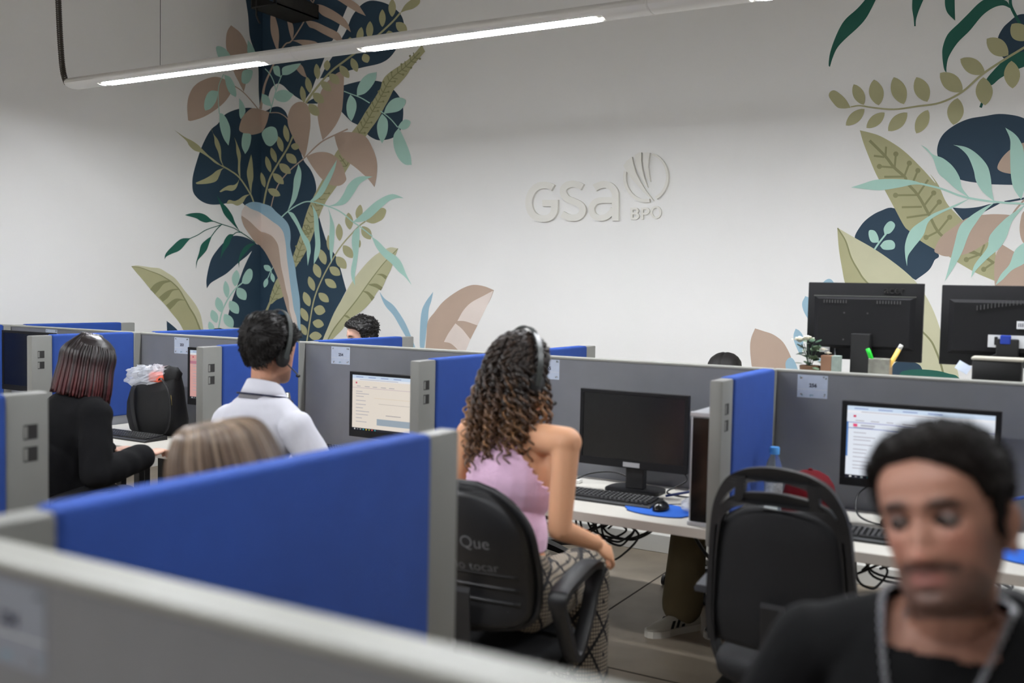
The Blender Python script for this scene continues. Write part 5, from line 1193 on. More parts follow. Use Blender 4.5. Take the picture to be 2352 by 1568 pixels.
def head_rings(n=72, lev=64, k=1.0, relief=True):
    zs = np.concatenate([np.linspace(-.119, .1185, lev)]); rings = []
    for z in zs:
        w = np.interp(z, HZ, HWd); f = np.interp(z, HZ, HF); b = np.interp(z, HZ, HB); yc = -0.012 if z > -.06 else -0.012 + (-.06 - z) * 0.8
        yc = min(max(yc, b + 0.004), f - 0.004)
        ring = []
        for j in range(n):
            a = 2 * math.pi * j / n; c, s = math.cos(a), math.sin(a)
            x = w * math.copysign(abs(c) ** 0.86, c); y = yc + ((f - yc) if s > 0 else (yc - b)) * math.copysign(abs(s) ** (0.80 if s > 0 else 0.92), s)
            if relief and s > 0.1: y += face_relief(x, z) * min(1, (s - 0.1) / 0.25)
            ring.append(Vector((x, y, z)) * k)
        rings.append(ring)
    return rings
def add_head(bm, M, k=1.0, relief=True, n=72, lev=64):
    loft(bm, [[M @ p for p in r] for r in head_rings(n, lev, k, relief)])
    for s in (-1, 1):  # ears
        ME = M @ Matrix.Translation((s * 0.077 * k, -0.018 * k, -0.012 * k)) @ Matrix.Rotation(s * 0.45, 4, 'Z') @ Matrix.Rotation(-0.15, 4, 'X')
        for c, r in (((0, 0, 0.004), (0.006, 0.018, 0.030)), ((s * 0.005, -0.008, 0.012), (0.006, 0.012, 0.022)), ((s * 0.001, 0.004, -0.026), (0.006, 0.009, 0.011))):
            ellipsoid(bm, Vector(c) * k, [q * k for q in r], 12, 8, ME)
def zb_short(y, nape=-.085):
    return np.interp(y, [-.11, -.08, -.055, -.03, -.012, .0, .014, .024, .034, .055, .075, .095], [nape, nape + .004, -.05, -.008, -.005, -.028, -.022, .012, .042, .062, .070, .072])
def hair_shell(M, k, thick, zb, noise_amp=0.002, noise_f=60, n=96, lev=80, off=-0.006, soft=0.010, lump=None, asym=0.0):
    """closed skull-shaped shell: proud of the scalp where there is hair, sunk below the skin elsewhere"""
    bm = B(); loft(bm, head_rings(n, lev, 1.0, False)); bm.normal_update()
    P = [v.co.copy() for v in bm.verts]; Nn = [v.normal.copy() for v in bm.verts]
    for v, p, nn in zip(bm.verts, P, Nn):
        s = p.z - zb(p.y, abs(p.x)) + (asym * max(0, -p.x) if p.y > .03 else 0); t = min(1, max(0, (s + 0.003) / soft)); t = t * t * (3 - 2 * t)
        th = thick(p)
        if lump: th += lump(p) * t
        d = off + (th - off) * t
        if t > 0.2: d += noise_amp * noise.noise(p * noise_f) + noise_amp * 0.6 * noise.noise(p * noise_f * 2.3 + Vector((3, 1, 7)))
        v.co = M @ ((p + nn * d) * k)
    return bm
def tufts(bm, M, k, count, L, r, zb, seed=1, lift=.35):
    """short combed strands rising from a hair shell"""
    R = random.Random(seed); inv = M.inverted(); bm.normal_update(); bm.verts.ensure_lookup_table(); src = []
    R3_ = M.to_3x3()
    for v in bm.verts:
        p = (inv @ v.co) / k
        if p.z > zb(p.y, abs(p.x)) + .004: src.append((v.co.copy(), v.normal.copy(), p))
    for i in range(count):
        c, n, p = R.choice(src)
        comb = Vector((.5 * (1 if p.x > 0 else -1) * (p.z < .08), .9 if p.z > .05 else .1, .35 if p.y > .05 else (-.9 if p.z < .05 else 0)))
        comb += Vector((R.uniform(-.35, .35), R.uniform(-.35, .35), R.uniform(-.2, .2))); d = (R3_ @ comb); d = d - n * d.dot(n); d = d.normalized() if d.length > 1e-6 else n
        l = L * R.uniform(.5, 1.0); rr = r * R.uniform(.7, 1.2)
        tube(bm, [c - n * .003, c + (d * .5 + n * lift * .6) * l, c + (d + n * lift * .45) * l], [rr, rr * .9, rr * .35], 4, cap=False)
def paint_attr(me, fn, name='Col'):
    ca = me.color_attributes.new(name, 'FLOAT_COLOR', 'POINT')
    buf = np.empty(len(me.vertices) * 3); me.vertices.foreach_get('co', buf); co = buf.reshape(-1, 3)
    cols = fn(co); ca.data.foreach_set('color', np.concatenate([cols, np.ones((len(co), 1))], 1).ravel())
def hand(bm, wrist, d, nrm, side=1, curl=0.5, k=1.0):
    """palm and five separate curled fingers; d along the hand, nrm the palm side, side=+1 thumb towards d x nrm"""
    d = Vector(d).normalized(); nrm = Vector(nrm); nrm = (nrm - d * nrm.dot(d)).normalized(); t = d.cross(nrm).normalized() * side; w = Vector(wrist)
    M = Matrix.Identity(4)
    for i in range(3): M[i][0], M[i][1], M[i][2], M[i][3] = t[i], d[i], nrm[i], (w + d * 0.05 * k)[i]
    ellipsoid(bm, (0, 0, 0), (0.040 * k, 0.054 * k, 0.015 * k), 14, 10, M)
    for f, (off, L) in enumerate(((0.029, .068), (0.010, .076), (-0.010, .070), (-0.028, .055))):
        p = w + d * (0.092 * k) + t * off * k; a = 0.15
        r = (0.0092, 0.0090, 0.0088, 0.0078)[f] * k
        for s, fr in ((0, .45), (1, .32), (2, .23)):
            a += curl * (0.45 if s == 0 else 0.8); dr = d * math.cos(a) + nrm * math.sin(a); q = p + dr * L * k * fr
            tcap(bm, p, q, r, r * 0.93, 10); p = q; r *= 0.93
    p = w + d * 0.022 * k + t * 0.034 * k; a = 0.75
    for L, r in ((0.042, .0118), (0.032, .0105), (0.024, .0092)):
        dr = (d * math.cos(a) + t * math.sin(a) + nrm * (0.35 + curl * 0.4)).normalized(); q = p + dr * L * k; tcap(bm, p, q, r * k, r * k * .92, 10); p = q; a -= 0.28
def skin_mat(name, c, lips=None):
    return mat(name, c, 0.5, spec=0.4, attr='Col', sss=0.08, bump=0.1, bscale=300)
class Person:
    """seated figure; local frame faces +y; built from the head position downwards"""
    def __init__(s, name_label, head, yaw, hyaw=0, pitch=0, roll=0, tl=0.60, lean=0.06, sw=0.165, k=1.0, hk=1.0, female=False, arms=None, legs=None, knee_dx=0.0, neck=0.175, fwd=0.035, shd=0.055, voxel=0.007, relief=False, group=None, seat_min=0.40):
        s.k, s.hk, s.voxel = k, hk, voxel
        hx, hy, hz = head; s.zn = hz - neck * k
        s.seat = s.zn - tl
        off = Matrix.Rotation(yaw, 4, 'Z') @ Vector((0, lean + fwd, 0))
        s.o = Vector((hx - off.x, hy - off.y, 0)); s.Mw = Matrix.Translation(s.o) @ Matrix.Rotation(yaw, 4, 'Z')
        s.MH = s.Mw @ Matrix.Translation((0, lean + fwd, hz)) @ Matrix.Rotation(hyaw, 4, 'Z') @ Matrix.Rotation(roll, 4, 'Y') @ Matrix.Rotation(pitch, 4, 'X')
        s.lean, s.sw, s.tl, s.female = lean, sw, tl, female
        s.t = thing('person', name_label, 'person', (s.o.x, s.o.y, 0), group)
        W = s.W
        z0 = s.seat; zn = s.zn
        s.pelvis = W(0, 0, z0 + 0.10); s.waist = W(0, lean * .35, z0 + 0.10 + (tl - .10) * .35); s.chest = W(0, lean * .7, z0 + 0.1 + (tl - .1) * .72); s.nb = W(0, lean, zn)
        s.sh = {e: W(e * sw, lean * .85, zn - shd) for e in (-1, 1)}
        s.arms = arms or {}
        for e in (-1, 1):
            if e not in s.arms: s.arms[e] = (W(e * (sw + .05), lean + .02, zn - .33), W(e * sw * .8, lean + .26, zn - .36))
        s.hip = {e: W(e * .085, .0, z0 + 0.09) for e in (-1, 1)}
        s.legs = legs or {e: (W(e * .11 + knee_dx, .42, z0 + .07), W(e * .12 + knee_dx, .40, .10), W(e * .13 + knee_dx, .56, .05)) for e in (-1, 1)}
    def W(s, x, y, z): return s.Mw @ Vector((x, y, z))
    def torso(s, bm, inf=0.0, chest=True, hips=True, f=None):
        f = f or (0.93 if s.female else 1.0); R3 = s.Mw.to_3x3().to_4x4()
        def E(c, r): ellipsoid(bm, (0, 0, 0), [q + inf for q in r], 20, 12, Matrix.Translation(c) @ R3)
        if hips: E(s.pelvis, (.175 if s.female else .165, .135, .115))
        E(s.waist, (.128 * f if s.female else .148, .105, .16)); E(s.chest, (.162 * f, .112, .165))
        if hips: E((s.pelvis + s.waist) / 2, (.145 * f, .115, .13))
        E((s.chest * .55 + s.nb * .45), (.15 * f, .088, .085))
        for e in (-1, 1): tcap(bm, s.nb - Vector((0, 0, .02)), s.sh[e], .052 + inf, .05 + inf)
    def limb_arm(s, bm, e, inf=0.0, upto=2.0, r=(.049, .042, .036, .027), flat_end=True):
        a, b, c = s.sh[e], s.arms[e][0], s.arms[e][1]
        if upto >= 1: tcap(bm, a, b, r[0] + inf, r[1] + inf)
        else: q = a.lerp(b, upto); tcap(bm, a, q, r[0] + inf, r[1] + inf + .004); return
        if upto > 1:
            q = b.lerp(c, upto - 1); tcap(bm, b, q, r[2] + .003 + inf, r[3] + inf + (0 if upto >= 2 else .004))
    def limb_leg(s, bm, e, inf=0.0, shoe=False, r=(.085, .06, .052, .038)):
        a = s.hip[e]; k_, an, toe = s.legs[e]
        tcap(bm, a, k_, r[0] + inf, r[1] + inf); tcap(bm, k_, an, r[2] + inf, r[3] + inf)
    def body(s, m, relief=False, colors=None, handdirs=None, fine=None, hcurl=0.6):
        bm = B(); s.torso(bm); 
        tcap(bm, s.nb - Vector((0, 0, .03)), s.MH @ Vector((0, -.022, -.055)), .058 * s.hk if not s.female else .049, .054 * s.hk if not s.female else .046)
        add_head(bm, s.MH, s.hk, relief)
        for e in (-1, 1):
            s.limb_arm(bm, e, r=(.045, .038, .034, .025) if s.female else (.049, .042, .038, .029))
            c = s.arms[e][1]; d = (c - s.arms[e][0]).normalized()
            hd = (handdirs or {}).get(e, (d, Vector((0, 0, -1))))
            hand(bm, c, hd[0], hd[1], e * (1 if True else -1), hcurl, .95 if s.female else 1.05)
            s.limb_leg(bm, e, -.012)
        me = remesh(bm, fine or s.voxel, 3)
        inv = np.array(s.MH.inverted()); base = np.array(m.node_tree.nodes['Principled BSDF'].inputs['Base Color'].default_value[:3])
        def fn(co):
            h = np.concatenate([co, np.ones((len(co), 1))], 1) @ inv.T; h = h[:, :3] / s.hk
            c = np.tile(base, (len(co), 1)); return colors(h, c) if colors else c
        paint_attr(me, fn)
        return obj('body', me, m, s.t)
    def cloth(s, name, bm, m, voxel=None, smooth=4, keep=None, thick=0.004, wr=0.0, wf=12):
        me = remesh(bm, voxel or s.voxel, smooth)
        if wr:
            bmw = B(); bmw.from_mesh(me); bmw.normal_update()
            for v in bmw.verts:
                q = Vector((v.co.x * wf, v.co.y * wf, v.co.z * wf * .5)); v.co += v.normal * wr * (noise.noise(q) + .5 * noise.noise(q * 2.2))
            bmw.to_mesh(me); bmw.free()
        if keep:
            bmk = B(); bmk.from_mesh(me); inv = s.Mw.inverted()
            bmesh.ops.delete(bmk, geom=[v for v in bmk.verts if not keep(inv @ v.co)], context='VERTS')
            bmk.to_mesh(me); bmk.free(); me = solidified(me, thick)
        return obj(name, me, m, s.t)
    def shoes(s, m, msole):
        for e in (-1, 1):
            an, toe = s.legs[e][1], s.legs[e][2]
            d = (toe - an); d.z = 0; d.normalize(); h = an - d * .05; h.z = 0; 
            shoe(h, d, m, msole, s.t)
def shoe(h, d, m, msole, parent, L=.29, stripes=None):
    """trainer: sole and upper as two meshes; h heel point on the floor, d direction of the toe"""
    d = Vector(d).normalized(); w = Vector((d.y, -d.x, 0)); z = Vector((0, 0, 1))
    prof = [(0, .030), (.03, .036), (.08, .036), (.14, .036), (.19, .045), (.24, .043), (.275, .03), (.29, .012)]
    def out(f=1.0): return [(a * L / .29, b * f) for a, b in prof]
    bm = B(); pts = [(a, b) for a, b in out(1.08)] + [(a, -b) for a, b in reversed(out(1.08))]
    prism(bm, pts, lambda u, v, q: h + d * u + w * v + z * q, 0.0005, 0.032); bmesh.ops.recalc_face_normals(bm, faces=bm.faces); obj('sole', bm, msole, parent)
    bm = B(); rings = []
    for i in range(len(prof)):
        a, b = prof[i]; top = np.interp(a, [0, .05, .10, .15, .2, .25, .29], [.09, .10, .105, .085, .065, .052, .036])
        rings.append([h + d * a + w * (b * math.copysign(abs(math.cos(q)) ** .8, math.cos(q))) + z * (.03 + (top - .03) * max(0, math.sin(q)) ** .8) for q in [math.pi * k / 12 for k in range(13)]] + [h + d * a + z * .028])
    loft(bm, rings); bmesh.ops.recalc_face_normals(bm, faces=bm.faces); up = obj('shoe_upper', bm, m, parent, smooth=True)
    return up
def strands(paths, rads, cols=None, n=5):
    bm = B(); lay = bm.verts.layers.float_color.new('Col') if cols else None
    for i, p in enumerate(paths):
        rr = rads[i] if isinstance(rads[i], (list, tuple, np.ndarray)) else [rads[i]] * len(p)
        R0 = tube(bm, p, rr, n, flat=1.0)
        if cols:
            for j, ring in enumerate(R0):
                for v in ring: v[lay] = cols[i][j]
    return bm
def headset(M, k, label, mic=True, ear=1, red=False, r_up=0.137, tilt=0.0, wid=0.092, cupx=0.086):
    """band over the crown, one round ear cup each side, short boom; M head frame"""
    t = thing('headset', label, 'headset', tuple(M @ Vector((0, 0, 0))), 'headsets')
    MB = M @ Matrix.Rotation(tilt, 4, 'X')
    mb = mat('headset_band', rgb(62, 66, 64), 0.3); mb2 = mat('headset_pad', rgb(18, 18, 19), 0.7)
    pts = [MB @ Vector((wid * k * math.cos(a), -0.012 * k, r_up * k * math.sin(a) if math.sin(a) > 0 else 0.0)) for a in [math.pi * i / 24 for i in range(25)]]
    pts = [MB @ Vector((wid * k, -0.012 * k, -.02 * k))] + pts + [MB @ Vector((-wid * k, -0.012 * k, -.02 * k))]
    bm = B(); wv = [(MB.to_3x3() @ Vector((0, 1, 0))).normalized()] * len(pts); tv = []
    c0 = MB @ Vector((0, -0.012 * k, 0.02)); tv = [((p - c0) - wv[0] * (p - c0).dot(wv[0])).normalized() for p in pts]
    ribbon3(bm, pts, wv, tv, 0.0095 * k, 0.0028); obj('head_band', bm, mb, t, smooth=False, auto=40)
    for e in (-1, 1):
        MEe = M @ Matrix.Translation((e * cupx * k, -0.012 * k, -0.018 * k))
        bm = B(); lathe(bm, [(0.0, -.012), (.024, -.012), (.031, -.006), (.031, .004), (.026, .010), (.0, .012)], (0, 0, 0), 20, 'x'); 
        for v in bm.verts: v.co = MEe @ (Vector((v.co.x * e, v.co.y, v.co.z * 1.15)) * k)
        bmesh.ops.recalc_face_normals(bm, faces=bm.faces); cup = obj('ear_cup', bm, mb2, t, smooth=True)
        if red:
            bm = B(); ring = [MEe @ Vector((-e * .010, .029 * math.cos(a), .033 * math.sin(a))) for a in [2 * math.pi * i / 20 for i in range(20)]]; tube(bm, ring, .0035, 6, closed=True); obj('red_ring', bm, mat('ring_red', rgb(150, 30, 34), 0.5), t, smooth=True)
    if mic:
        e = ear; bm = B(); tube(bm, crom([M @ (Vector((e * .092, .0, -.03)) * k), M @ (Vector((e * .090, .04, -.055)) * k), M @ (Vector((e * .072, .085, -.075)) * k), M @ (Vector((e * .05, .105, -.08)) * k)], 5), .0028, 6); obj('mic_boom', bm, mb, t, smooth=True)
        bm = B(); ellipsoid(bm, (0, 0, 0), (.009, .011, .007), 10, 8, M @ Matrix.Translation(Vector((e * .048, .107, -.081)) * k)); obj('mic_tip', bm, mb2, t, smooth=True)
    return t
sk_m = skin_mat('skin_tan', rgb(186, 137, 112)); sk_f = skin_mat('skin_golden', rgb(216, 162, 126)); sk_p = skin_mat('skin_pale', rgb(222, 176, 154))
hair_blk = mat('hair_black', rgb(18, 15, 14), 0.6, bump=0.7, bscale=140, spec=0.3)
hair_crl = mat('hair_black_curls', rgb(18, 15, 14), 0.5, bump=0.4, bscale=90)
m_trs = mat('trouser_dark', rgb(34, 34, 40), 0.8); m_shoe_d = mat('shoe_dark', rgb(30, 30, 31), 0.6); m_sole = mat('shoe_sole', rgb(196, 192, 182), 0.6)
def brow_colors(h, c, stubble=0.0, lips=(150, 92, 86), brow=(34, 26, 22)):
    x, y, z = h[:, 0], h[:, 1], h[:, 2]; fr = np.clip((y - 0.02) / 0.03, 0, 1) * (np.abs(z) < .13)
    def mixc(c, col, w): return c * (1 - w[:, None]) + np.array(rgb(*col)[:3]) * w[:, None]
    if stubble:
        inn = (np.abs(z) < .135) & (np.abs(x) < .09) & (y > -.06)
        jaw = np.clip((-.048 - z - .5 * np.clip(.06 - y, 0, .1)) / .018, 0, 1) * (z > -.13) * inn
        must = np.exp(-((z + .0600) / .0065) ** 2) * (np.abs(x) < .038) * fr * 1.2 + .9 * np.exp(-(x / .012) ** 2 - ((z + .089) / .006) ** 2) * fr + .8 * np.exp(-((np.abs(x) - .031) / .006) ** 2 - ((z + .075) / .014) ** 2) * fr
        side = np.exp(-((np.abs(x) - .066) / .012) ** 2) * np.clip((.0 - z) / .03, 0, 1) * (y > -.03) * inn * (y < .06)
        w = np.clip(np.maximum(np.maximum(jaw * .8, must * 1.1), side * .6), 0, 1) * stubble
        w *= 1 - .85 * np.exp(-(x / .02) ** 2 - ((z + .074) / .009) ** 2)
        c = mixc(c, (44, 34, 30), w)
    lw = np.exp(-(x / .022) ** 4 - ((z + .0738) / .0095) ** 4) * fr; c = mixc(c, lips, np.clip(lw, 0, 1) * .75)
    bw = np.zeros(len(x))
    for e in (-1, 1): bw = np.maximum(bw, np.exp(-((x - e * .032) / .019) ** 4 - ((z - .0215 + .12 * np.abs(np.abs(x) - .03)) / .0068) ** 2) * fr)
    c = mixc(c, brow, np.clip(bw * 1.15, 0, .92))
    ck = np.zeros(len(x))
    for e in (-1, 1): ck = np.maximum(ck, np.exp(-((x - e * .042) / .02) ** 2 - ((z + .03) / .02) ** 2) * fr)
    return mixc(c, (190, 112, 96), ck * .25 + np.exp(-(x / .012) ** 2 - ((z + .046) / .014) ** 2) * fr * .25)
def eyes(P, look=0.0):
    for e in (-1, 1):
        c = P.MH @ (Vector((e * .031, .0735, .0005)) * P.hk)
        bm = B(); ellipsoid(bm, (0, 0, 0), (.0125, .0125, .0125), 16, 12, Matrix.Translation(c)); ey = obj('eye', bm, mat('eye_white_shaded', rgb(118, 106, 100), 0.4), P.t, smooth=True)  # sclera colour darkened to stand for the shade in the eye sockets
        dv = (P.MH.to_3x3() @ Vector((look, 1, -.25))).normalized(); u, w = frame_of(dv)
        bm = B(); loft(bm, [[c + dv * (.0128 - .0022 * q) + u * (.0078 * q * math.cos(a)) + w * (.0078 * q * math.sin(a)) for a in [2 * math.pi * i / 14 for i in range(14)]] for q in (1, .05)]); obj('iris', bm, mat('iris_brown', rgb(34, 22, 16), 0.2), ey)
        # lids
        bm = B(); loft(bm, [[P.MH @ (Vector((e * .031 + .0168 * math.cos(a), .0728 + rr * math.cos((a - math.pi / 2) * .85) * math.cos(ph), .0005 + rr * math.sin(ph) * max(.15, math.sin(a)))) * P.hk) for a in [math.pi * i / 12 for i in range(13)]] for ph, rr in ((.5, .0146), (.65, .0148), (.9, .0144), (1.3, .0135))], cap=False, closed=False)
        lid = obj('eyelid', bm, P.lidm, P.t, smooth=True)

# ------------------------------------------------------------------ foreground man in black
h5 = onY(2168, 1196, 1.40)
P5 = Person('man in a black T-shirt with a silver chain, blurred in the right foreground', h5, math.pi - 0.12, hyaw=-0.08, pitch=0.16, roll=0.24, tl=0.62, lean=0.05, sw=0.185, neck=0.138, fwd=0.06, shd=.095, voxel=0.0032, relief=True, hk=0.97)
P5.lidm = mat('lid_skin_shaded', rgb(104, 72, 60), 0.6)  # darker than the face skin: socket shade put into the lid colour
W = P5.W
P5.arms = {1: (W(.30, .03, P5.zn - .33), W(.26, .30, P5.zn - .30)), -1: (W(-.27, .05, P5.zn - .33), W(-.14, .30, P5.zn - .38))}
P5.body(skin_mat('skin_brown', rgb(158, 114, 95)), True, lambda h, c: brow_colors(h, c, 0.92), handdirs=None)
eyes(P5, 0.25)
# lower the shoulders a little by covering with a T-shirt
bm = B(); P5.torso(bm, 0.012)
for e in (-1, 1): P5.limb_arm(bm, e, 0.017, 0.62)
P5.cloth('t_shirt', bm, mat('tshirt_black', rgb(15, 15, 16), 0.9, bump=0.2, bscale=350, spec=0.2), 0.006, 5, wr=0.006, wf=11, keep=lambda p: not (((p.x) / .074) ** 2 + ((p.y - P5.lean - .03) / .09) ** 2 < 1 and p.z > P5.zn - .036))
bm = B(); P5.torso(bm, .02, chest=False) if False else None
for e in (-1, 1): P5.limb_leg(bm, e, 0.012)
R3 = P5.Mw.to_3x3().to_4x4(); ellipsoid(bm, (0, 0, 0), (.19, .15, .12), 20, 12, Matrix.Translation(P5.pelvis) @ R3)
P5.cloth('trousers', bm, m_trs, 0.01); P5.shoes(m_shoe_d, m_sole)
def th5(p): return .006 + .013 * min(1, max(0, (p.z - .02) / .07))
bm = hair_shell(P5.MH, P5.hk, th5, lambda y, ax: zb_short(y) + (0.011 * min(1, (y - .045) / .02) if y > .045 else 0) + (.004 * noise.noise(Vector((ax * 60, y * 40, 1))) if y > .03 else 0), 0.0025, 55, asym=.34)
tufts(bm, P5.MH, P5.hk, 2600, .020, .0011, lambda y, ax: zb_short(y) + (.011 * min(1, (y - .045) / .02) if y > .045 else 0), 3)
obj('hair', bm, mat('hair_dark_brown', rgb(22, 17, 14), 0.7, bump=0.7, bscale=160, spec=0.2), P5.t, smooth=True)
# chain necklace
t = thing('chain_necklace', 'silver chain hanging over the black T-shirt', 'necklace', tuple(P5.nb))
cpts = []
for i in range(60):
    a = 2 * math.pi * i / 60; x = .082 * math.cos(a); y = P5.lean + .022 + .095 * math.sin(a) * (1.25 if math.sin(a) > 0 else .8); drop = max(0, math.sin(a)) ** 1.6
    cpts.append(P5.W(x * (1 - .25 * drop), y + .016 * drop, P5.zn + .022 - .18 * drop))
m_chain = mat('chain_silver', rgb(140, 140, 144), 0.3, metal=0.9)
cc = crom([tuple(p) for p in cpts], 3, True)
bm = B()
for i in range(0, len(cc), 1):
    p = Vector(cc[i]); d = (Vector(cc[(i + 1) % len(cc)]) - Vector(cc[i - 1])).normalized(); u, w = frame_of(d)
    if i % 2: u, w = w, u
    tube(bm, [p + d * .0046 * math.cos(q) + u * .0035 * math.sin(q) for q in [2 * math.pi * k / 8 for k in range(8)]], .0014, 5, closed=True)
o = obj('links', bm, m_chain, t, smooth=True); o['kind'] = 'stuff'

# ------------------------------------------------------------------ woman with curly hair and pink top
h3 = onY(1196, 862, 2.86)
P3 = Person('woman with long curly hair and a pink knitted halter top seen from behind', (h3[0], h3[1], 1.318), 0.08, hyaw=-0.54, pitch=-0.06, roll=0.02, tl=0.635, lean=0.05, sw=0.165, female=True, voxel=0.0055)
W = P3.W
P3.arms = {1: (Vector((-1.372, 2.72, .86)), Vector((-1.315, 2.87, .79))), -1: (Vector((-1.83, 2.80, .87)), Vector((-1.74, 3.05, .80)))}
P3.sh[1] = Vector((-1.375, 2.76, 1.128)); P3.sh[-1] = Vector((-1.745, 2.78, 1.120))
P3.body(sk_f, False, lambda h, c: brow_colors(h, c, 0), handdirs={1: (Vector((.25, .75, -.5)), Vector((-.8, -.1, -.5))), -1: (Vector((.1, 1, 0)), Vector((0, 0, -1)))})
m_pink = mat('pink_knit', rgb(232, 192, 220), 0.9, bump=0.9, bscale=110, sheen=0.3, var=0.05, vscale=30)
zn, st = P3.zn, P3.seat
def keep3(p):
    if p.z < st + .245 or p.z > zn + .01: return False
    ztop = zn - .055; za = zn - .235
    if p.z > za:
        f = min(1.0, (p.z - za) / (ztop - za)); hw = .172 * (1 - f) ** .75 + .055 * f + .0045 * math.sin(p.z * 2 * math.pi / .021)
        return abs(p.x) < hw
    return abs(p.x) < .19
bm = B(); P3.torso(bm, .008, hips=False)
P3.cloth('halter_top', bm, m_pink, 0.0045, 3, keep3, 0.006)
# patterned trousers
def pattern_mat():
    m = bpy.data.materials.new('crochet_pattern'); m.use_nodes = True; nt = m.node_tree; N, L = nt.nodes, nt.links; b = N['Principled BSDF']; b.inputs['Roughness'].default_value = .9
    tc = N.new('ShaderNodeTexCoord'); sep = N.new('ShaderNodeSeparateXYZ'); L.new(tc.outputs['Object'], sep.inputs[0])
    def mth(op, a, bb):
        n = N.new('ShaderNodeMath'); n.operation = op
        for i, v in enumerate((a, bb)):
            if isinstance(v, (int, float)): n.inputs[i].default_value = v
            elif v is not None: L.new(v, n.inputs[i])
        return n.outputs[0]
    xy = mth('ADD', sep.outputs[0], mth('MULTIPLY', sep.outputs[1], .9)); z = mth('MULTIPLY', sep.outputs[2], .8)
    def tri(v, s): return mth('PINGPONG', mth('MULTIPLY', v, s), 1.0)
    dia = mth('ADD', tri(xy, 13.0), tri(mth('ADD', z, mth('MULTIPLY', sep.outputs[1], .35)), 13.0))
    rings = mth('PINGPONG', mth('MULTIPLY', dia, 2.0), 1.0)
    line = mth('GREATER_THAN', rings, .22)
    dots = mth('MULTIPLY', mth('GREATER_THAN', tri(xy, 150.0), .35), mth('GREATER_THAN', tri(sep.outputs[2], 150.0), .35))
    fac = mth('MULTIPLY', line, mth('ADD', .10, mth('MULTIPLY', dots, .62)))
    mx = N.new('ShaderNodeMix'); mx.data_type = 'RGBA'; mx.inputs['A'].default_value = rgb(22, 21, 24); mx.inputs['B'].default_value = rgb(186, 172, 152); L.new(fac, mx.inputs['Factor']); L.new(mx.outputs['Result'], b.inputs['Base Color'])
    return m
bm = B()
for e in (-1, 1): P3.limb_leg(bm, e, 0.022, r=(.088, .066, .075, .085))
R3 = P3.Mw.to_3x3().to_4x4(); ellipsoid(bm, (0, 0, 0), (.195, .155, .125), 20, 12, Matrix.Translation(P3.pelvis) @ R3); ellipsoid(bm, (0, 0, 0), (.155, .13, .10), 20, 12, Matrix.Translation(P3.pelvis + Vector((0, 0, .08))) @ R3)
P3.cloth('patterned_trousers', bm, pattern_mat(), 0.009, 5, wr=.008, wf=9); P3.shoes(m_shoe_d, m_sole)
# curly hair
rr_ = random.Random(21)
hair_w = bpy.data.materials.new('hair_curly_brown'); hair_w.use_nodes = True
_b = hair_w.node_tree.nodes['Principled BSDF']; _a = hair_w.node_tree.nodes.new('ShaderNodeVertexColor'); _a.layer_name = 'Col'; hair_w.node_tree.links.new(_a.outputs['Color'], _b.inputs['Base Color']); _b.inputs['Roughness'].default_value = .38
paths, rads, cols = [], [], []
MH3 = P3.MH
def curl_path(a, el, length, rad, turns, out, n=64):
    # root on the scalp, over the skull, then falling with a growing helix
    ra = Vector((.076 * math.cos(a) * math.cos(el), -.012 + .098 * math.sin(a) * math.cos(el), .02 + .105 * math.sin(el)))
    dirh = Vector((math.cos(a), math.sin(a) , 0))
    p = []; 
    for i in range(n):
        q = i / (n - 1); s = q * length
        drop = s; bow = out * (1 - math.exp(-s * 9)) + .018 * math.sin(q * 3.0)
        base = ra + dirh * bow + Vector((0, 0, .012 * math.sin(min(1, q * 4) * math.pi) - drop * (1 - .15 * math.exp(-s * 14))))
        ang = a * 5 + q * turns * 2 * math.pi; hr = rad * min(1, q * 6 + .15)
        p.append(base + Vector((math.cos(ang) * hr, math.sin(ang) * hr, .3 * hr * math.sin(ang * .7))))
    return p
for i in range(430):
    a = rr_.uniform(math.radians(150), math.radians(392)); el = rr_.uniform(.0, 1.45) if i < 330 else rr_.uniform(1.0, 1.56)
    side = abs(math.degrees(a) - 270)
    if side > 95 and rr_.random() < .5: continue
    ln = rr_.uniform(.22, .345) * (1.0 if side < 80 else .8) + .105 * math.sin(el)
    p = curl_path(a, el, ln, rr_.uniform(.007, .013), ln / rr_.uniform(.035, .055), rr_.uniform(.012, .058) + .02 * (1 - math.sin(el)))
    p = [MH3 @ v for v in p]
    dk = np.array(rgb(30, 22, 18)[:3]); lt = np.array(rgb(*rr_.choice(((128, 92, 62), (100, 72, 50), (150, 110, 74), (84, 58, 40))))[:3]); br = rr_.random()
    c = []
    for j in range(len(p)):
        q = j / (len(p) - 1); t_ = min(1, max(0, (q - .12 - .25 * (br < .5)) / .5)); cc_ = dk * (1 - t_) + lt * t_; c.append((*cc_, 1))
    r0 = rr_.uniform(.0035, .0058); paths.append(p); rads.append([r0 * (1 - .45 * (j / (len(p) - 1)) ** 2) for j in range(len(p))]); cols.append(c)
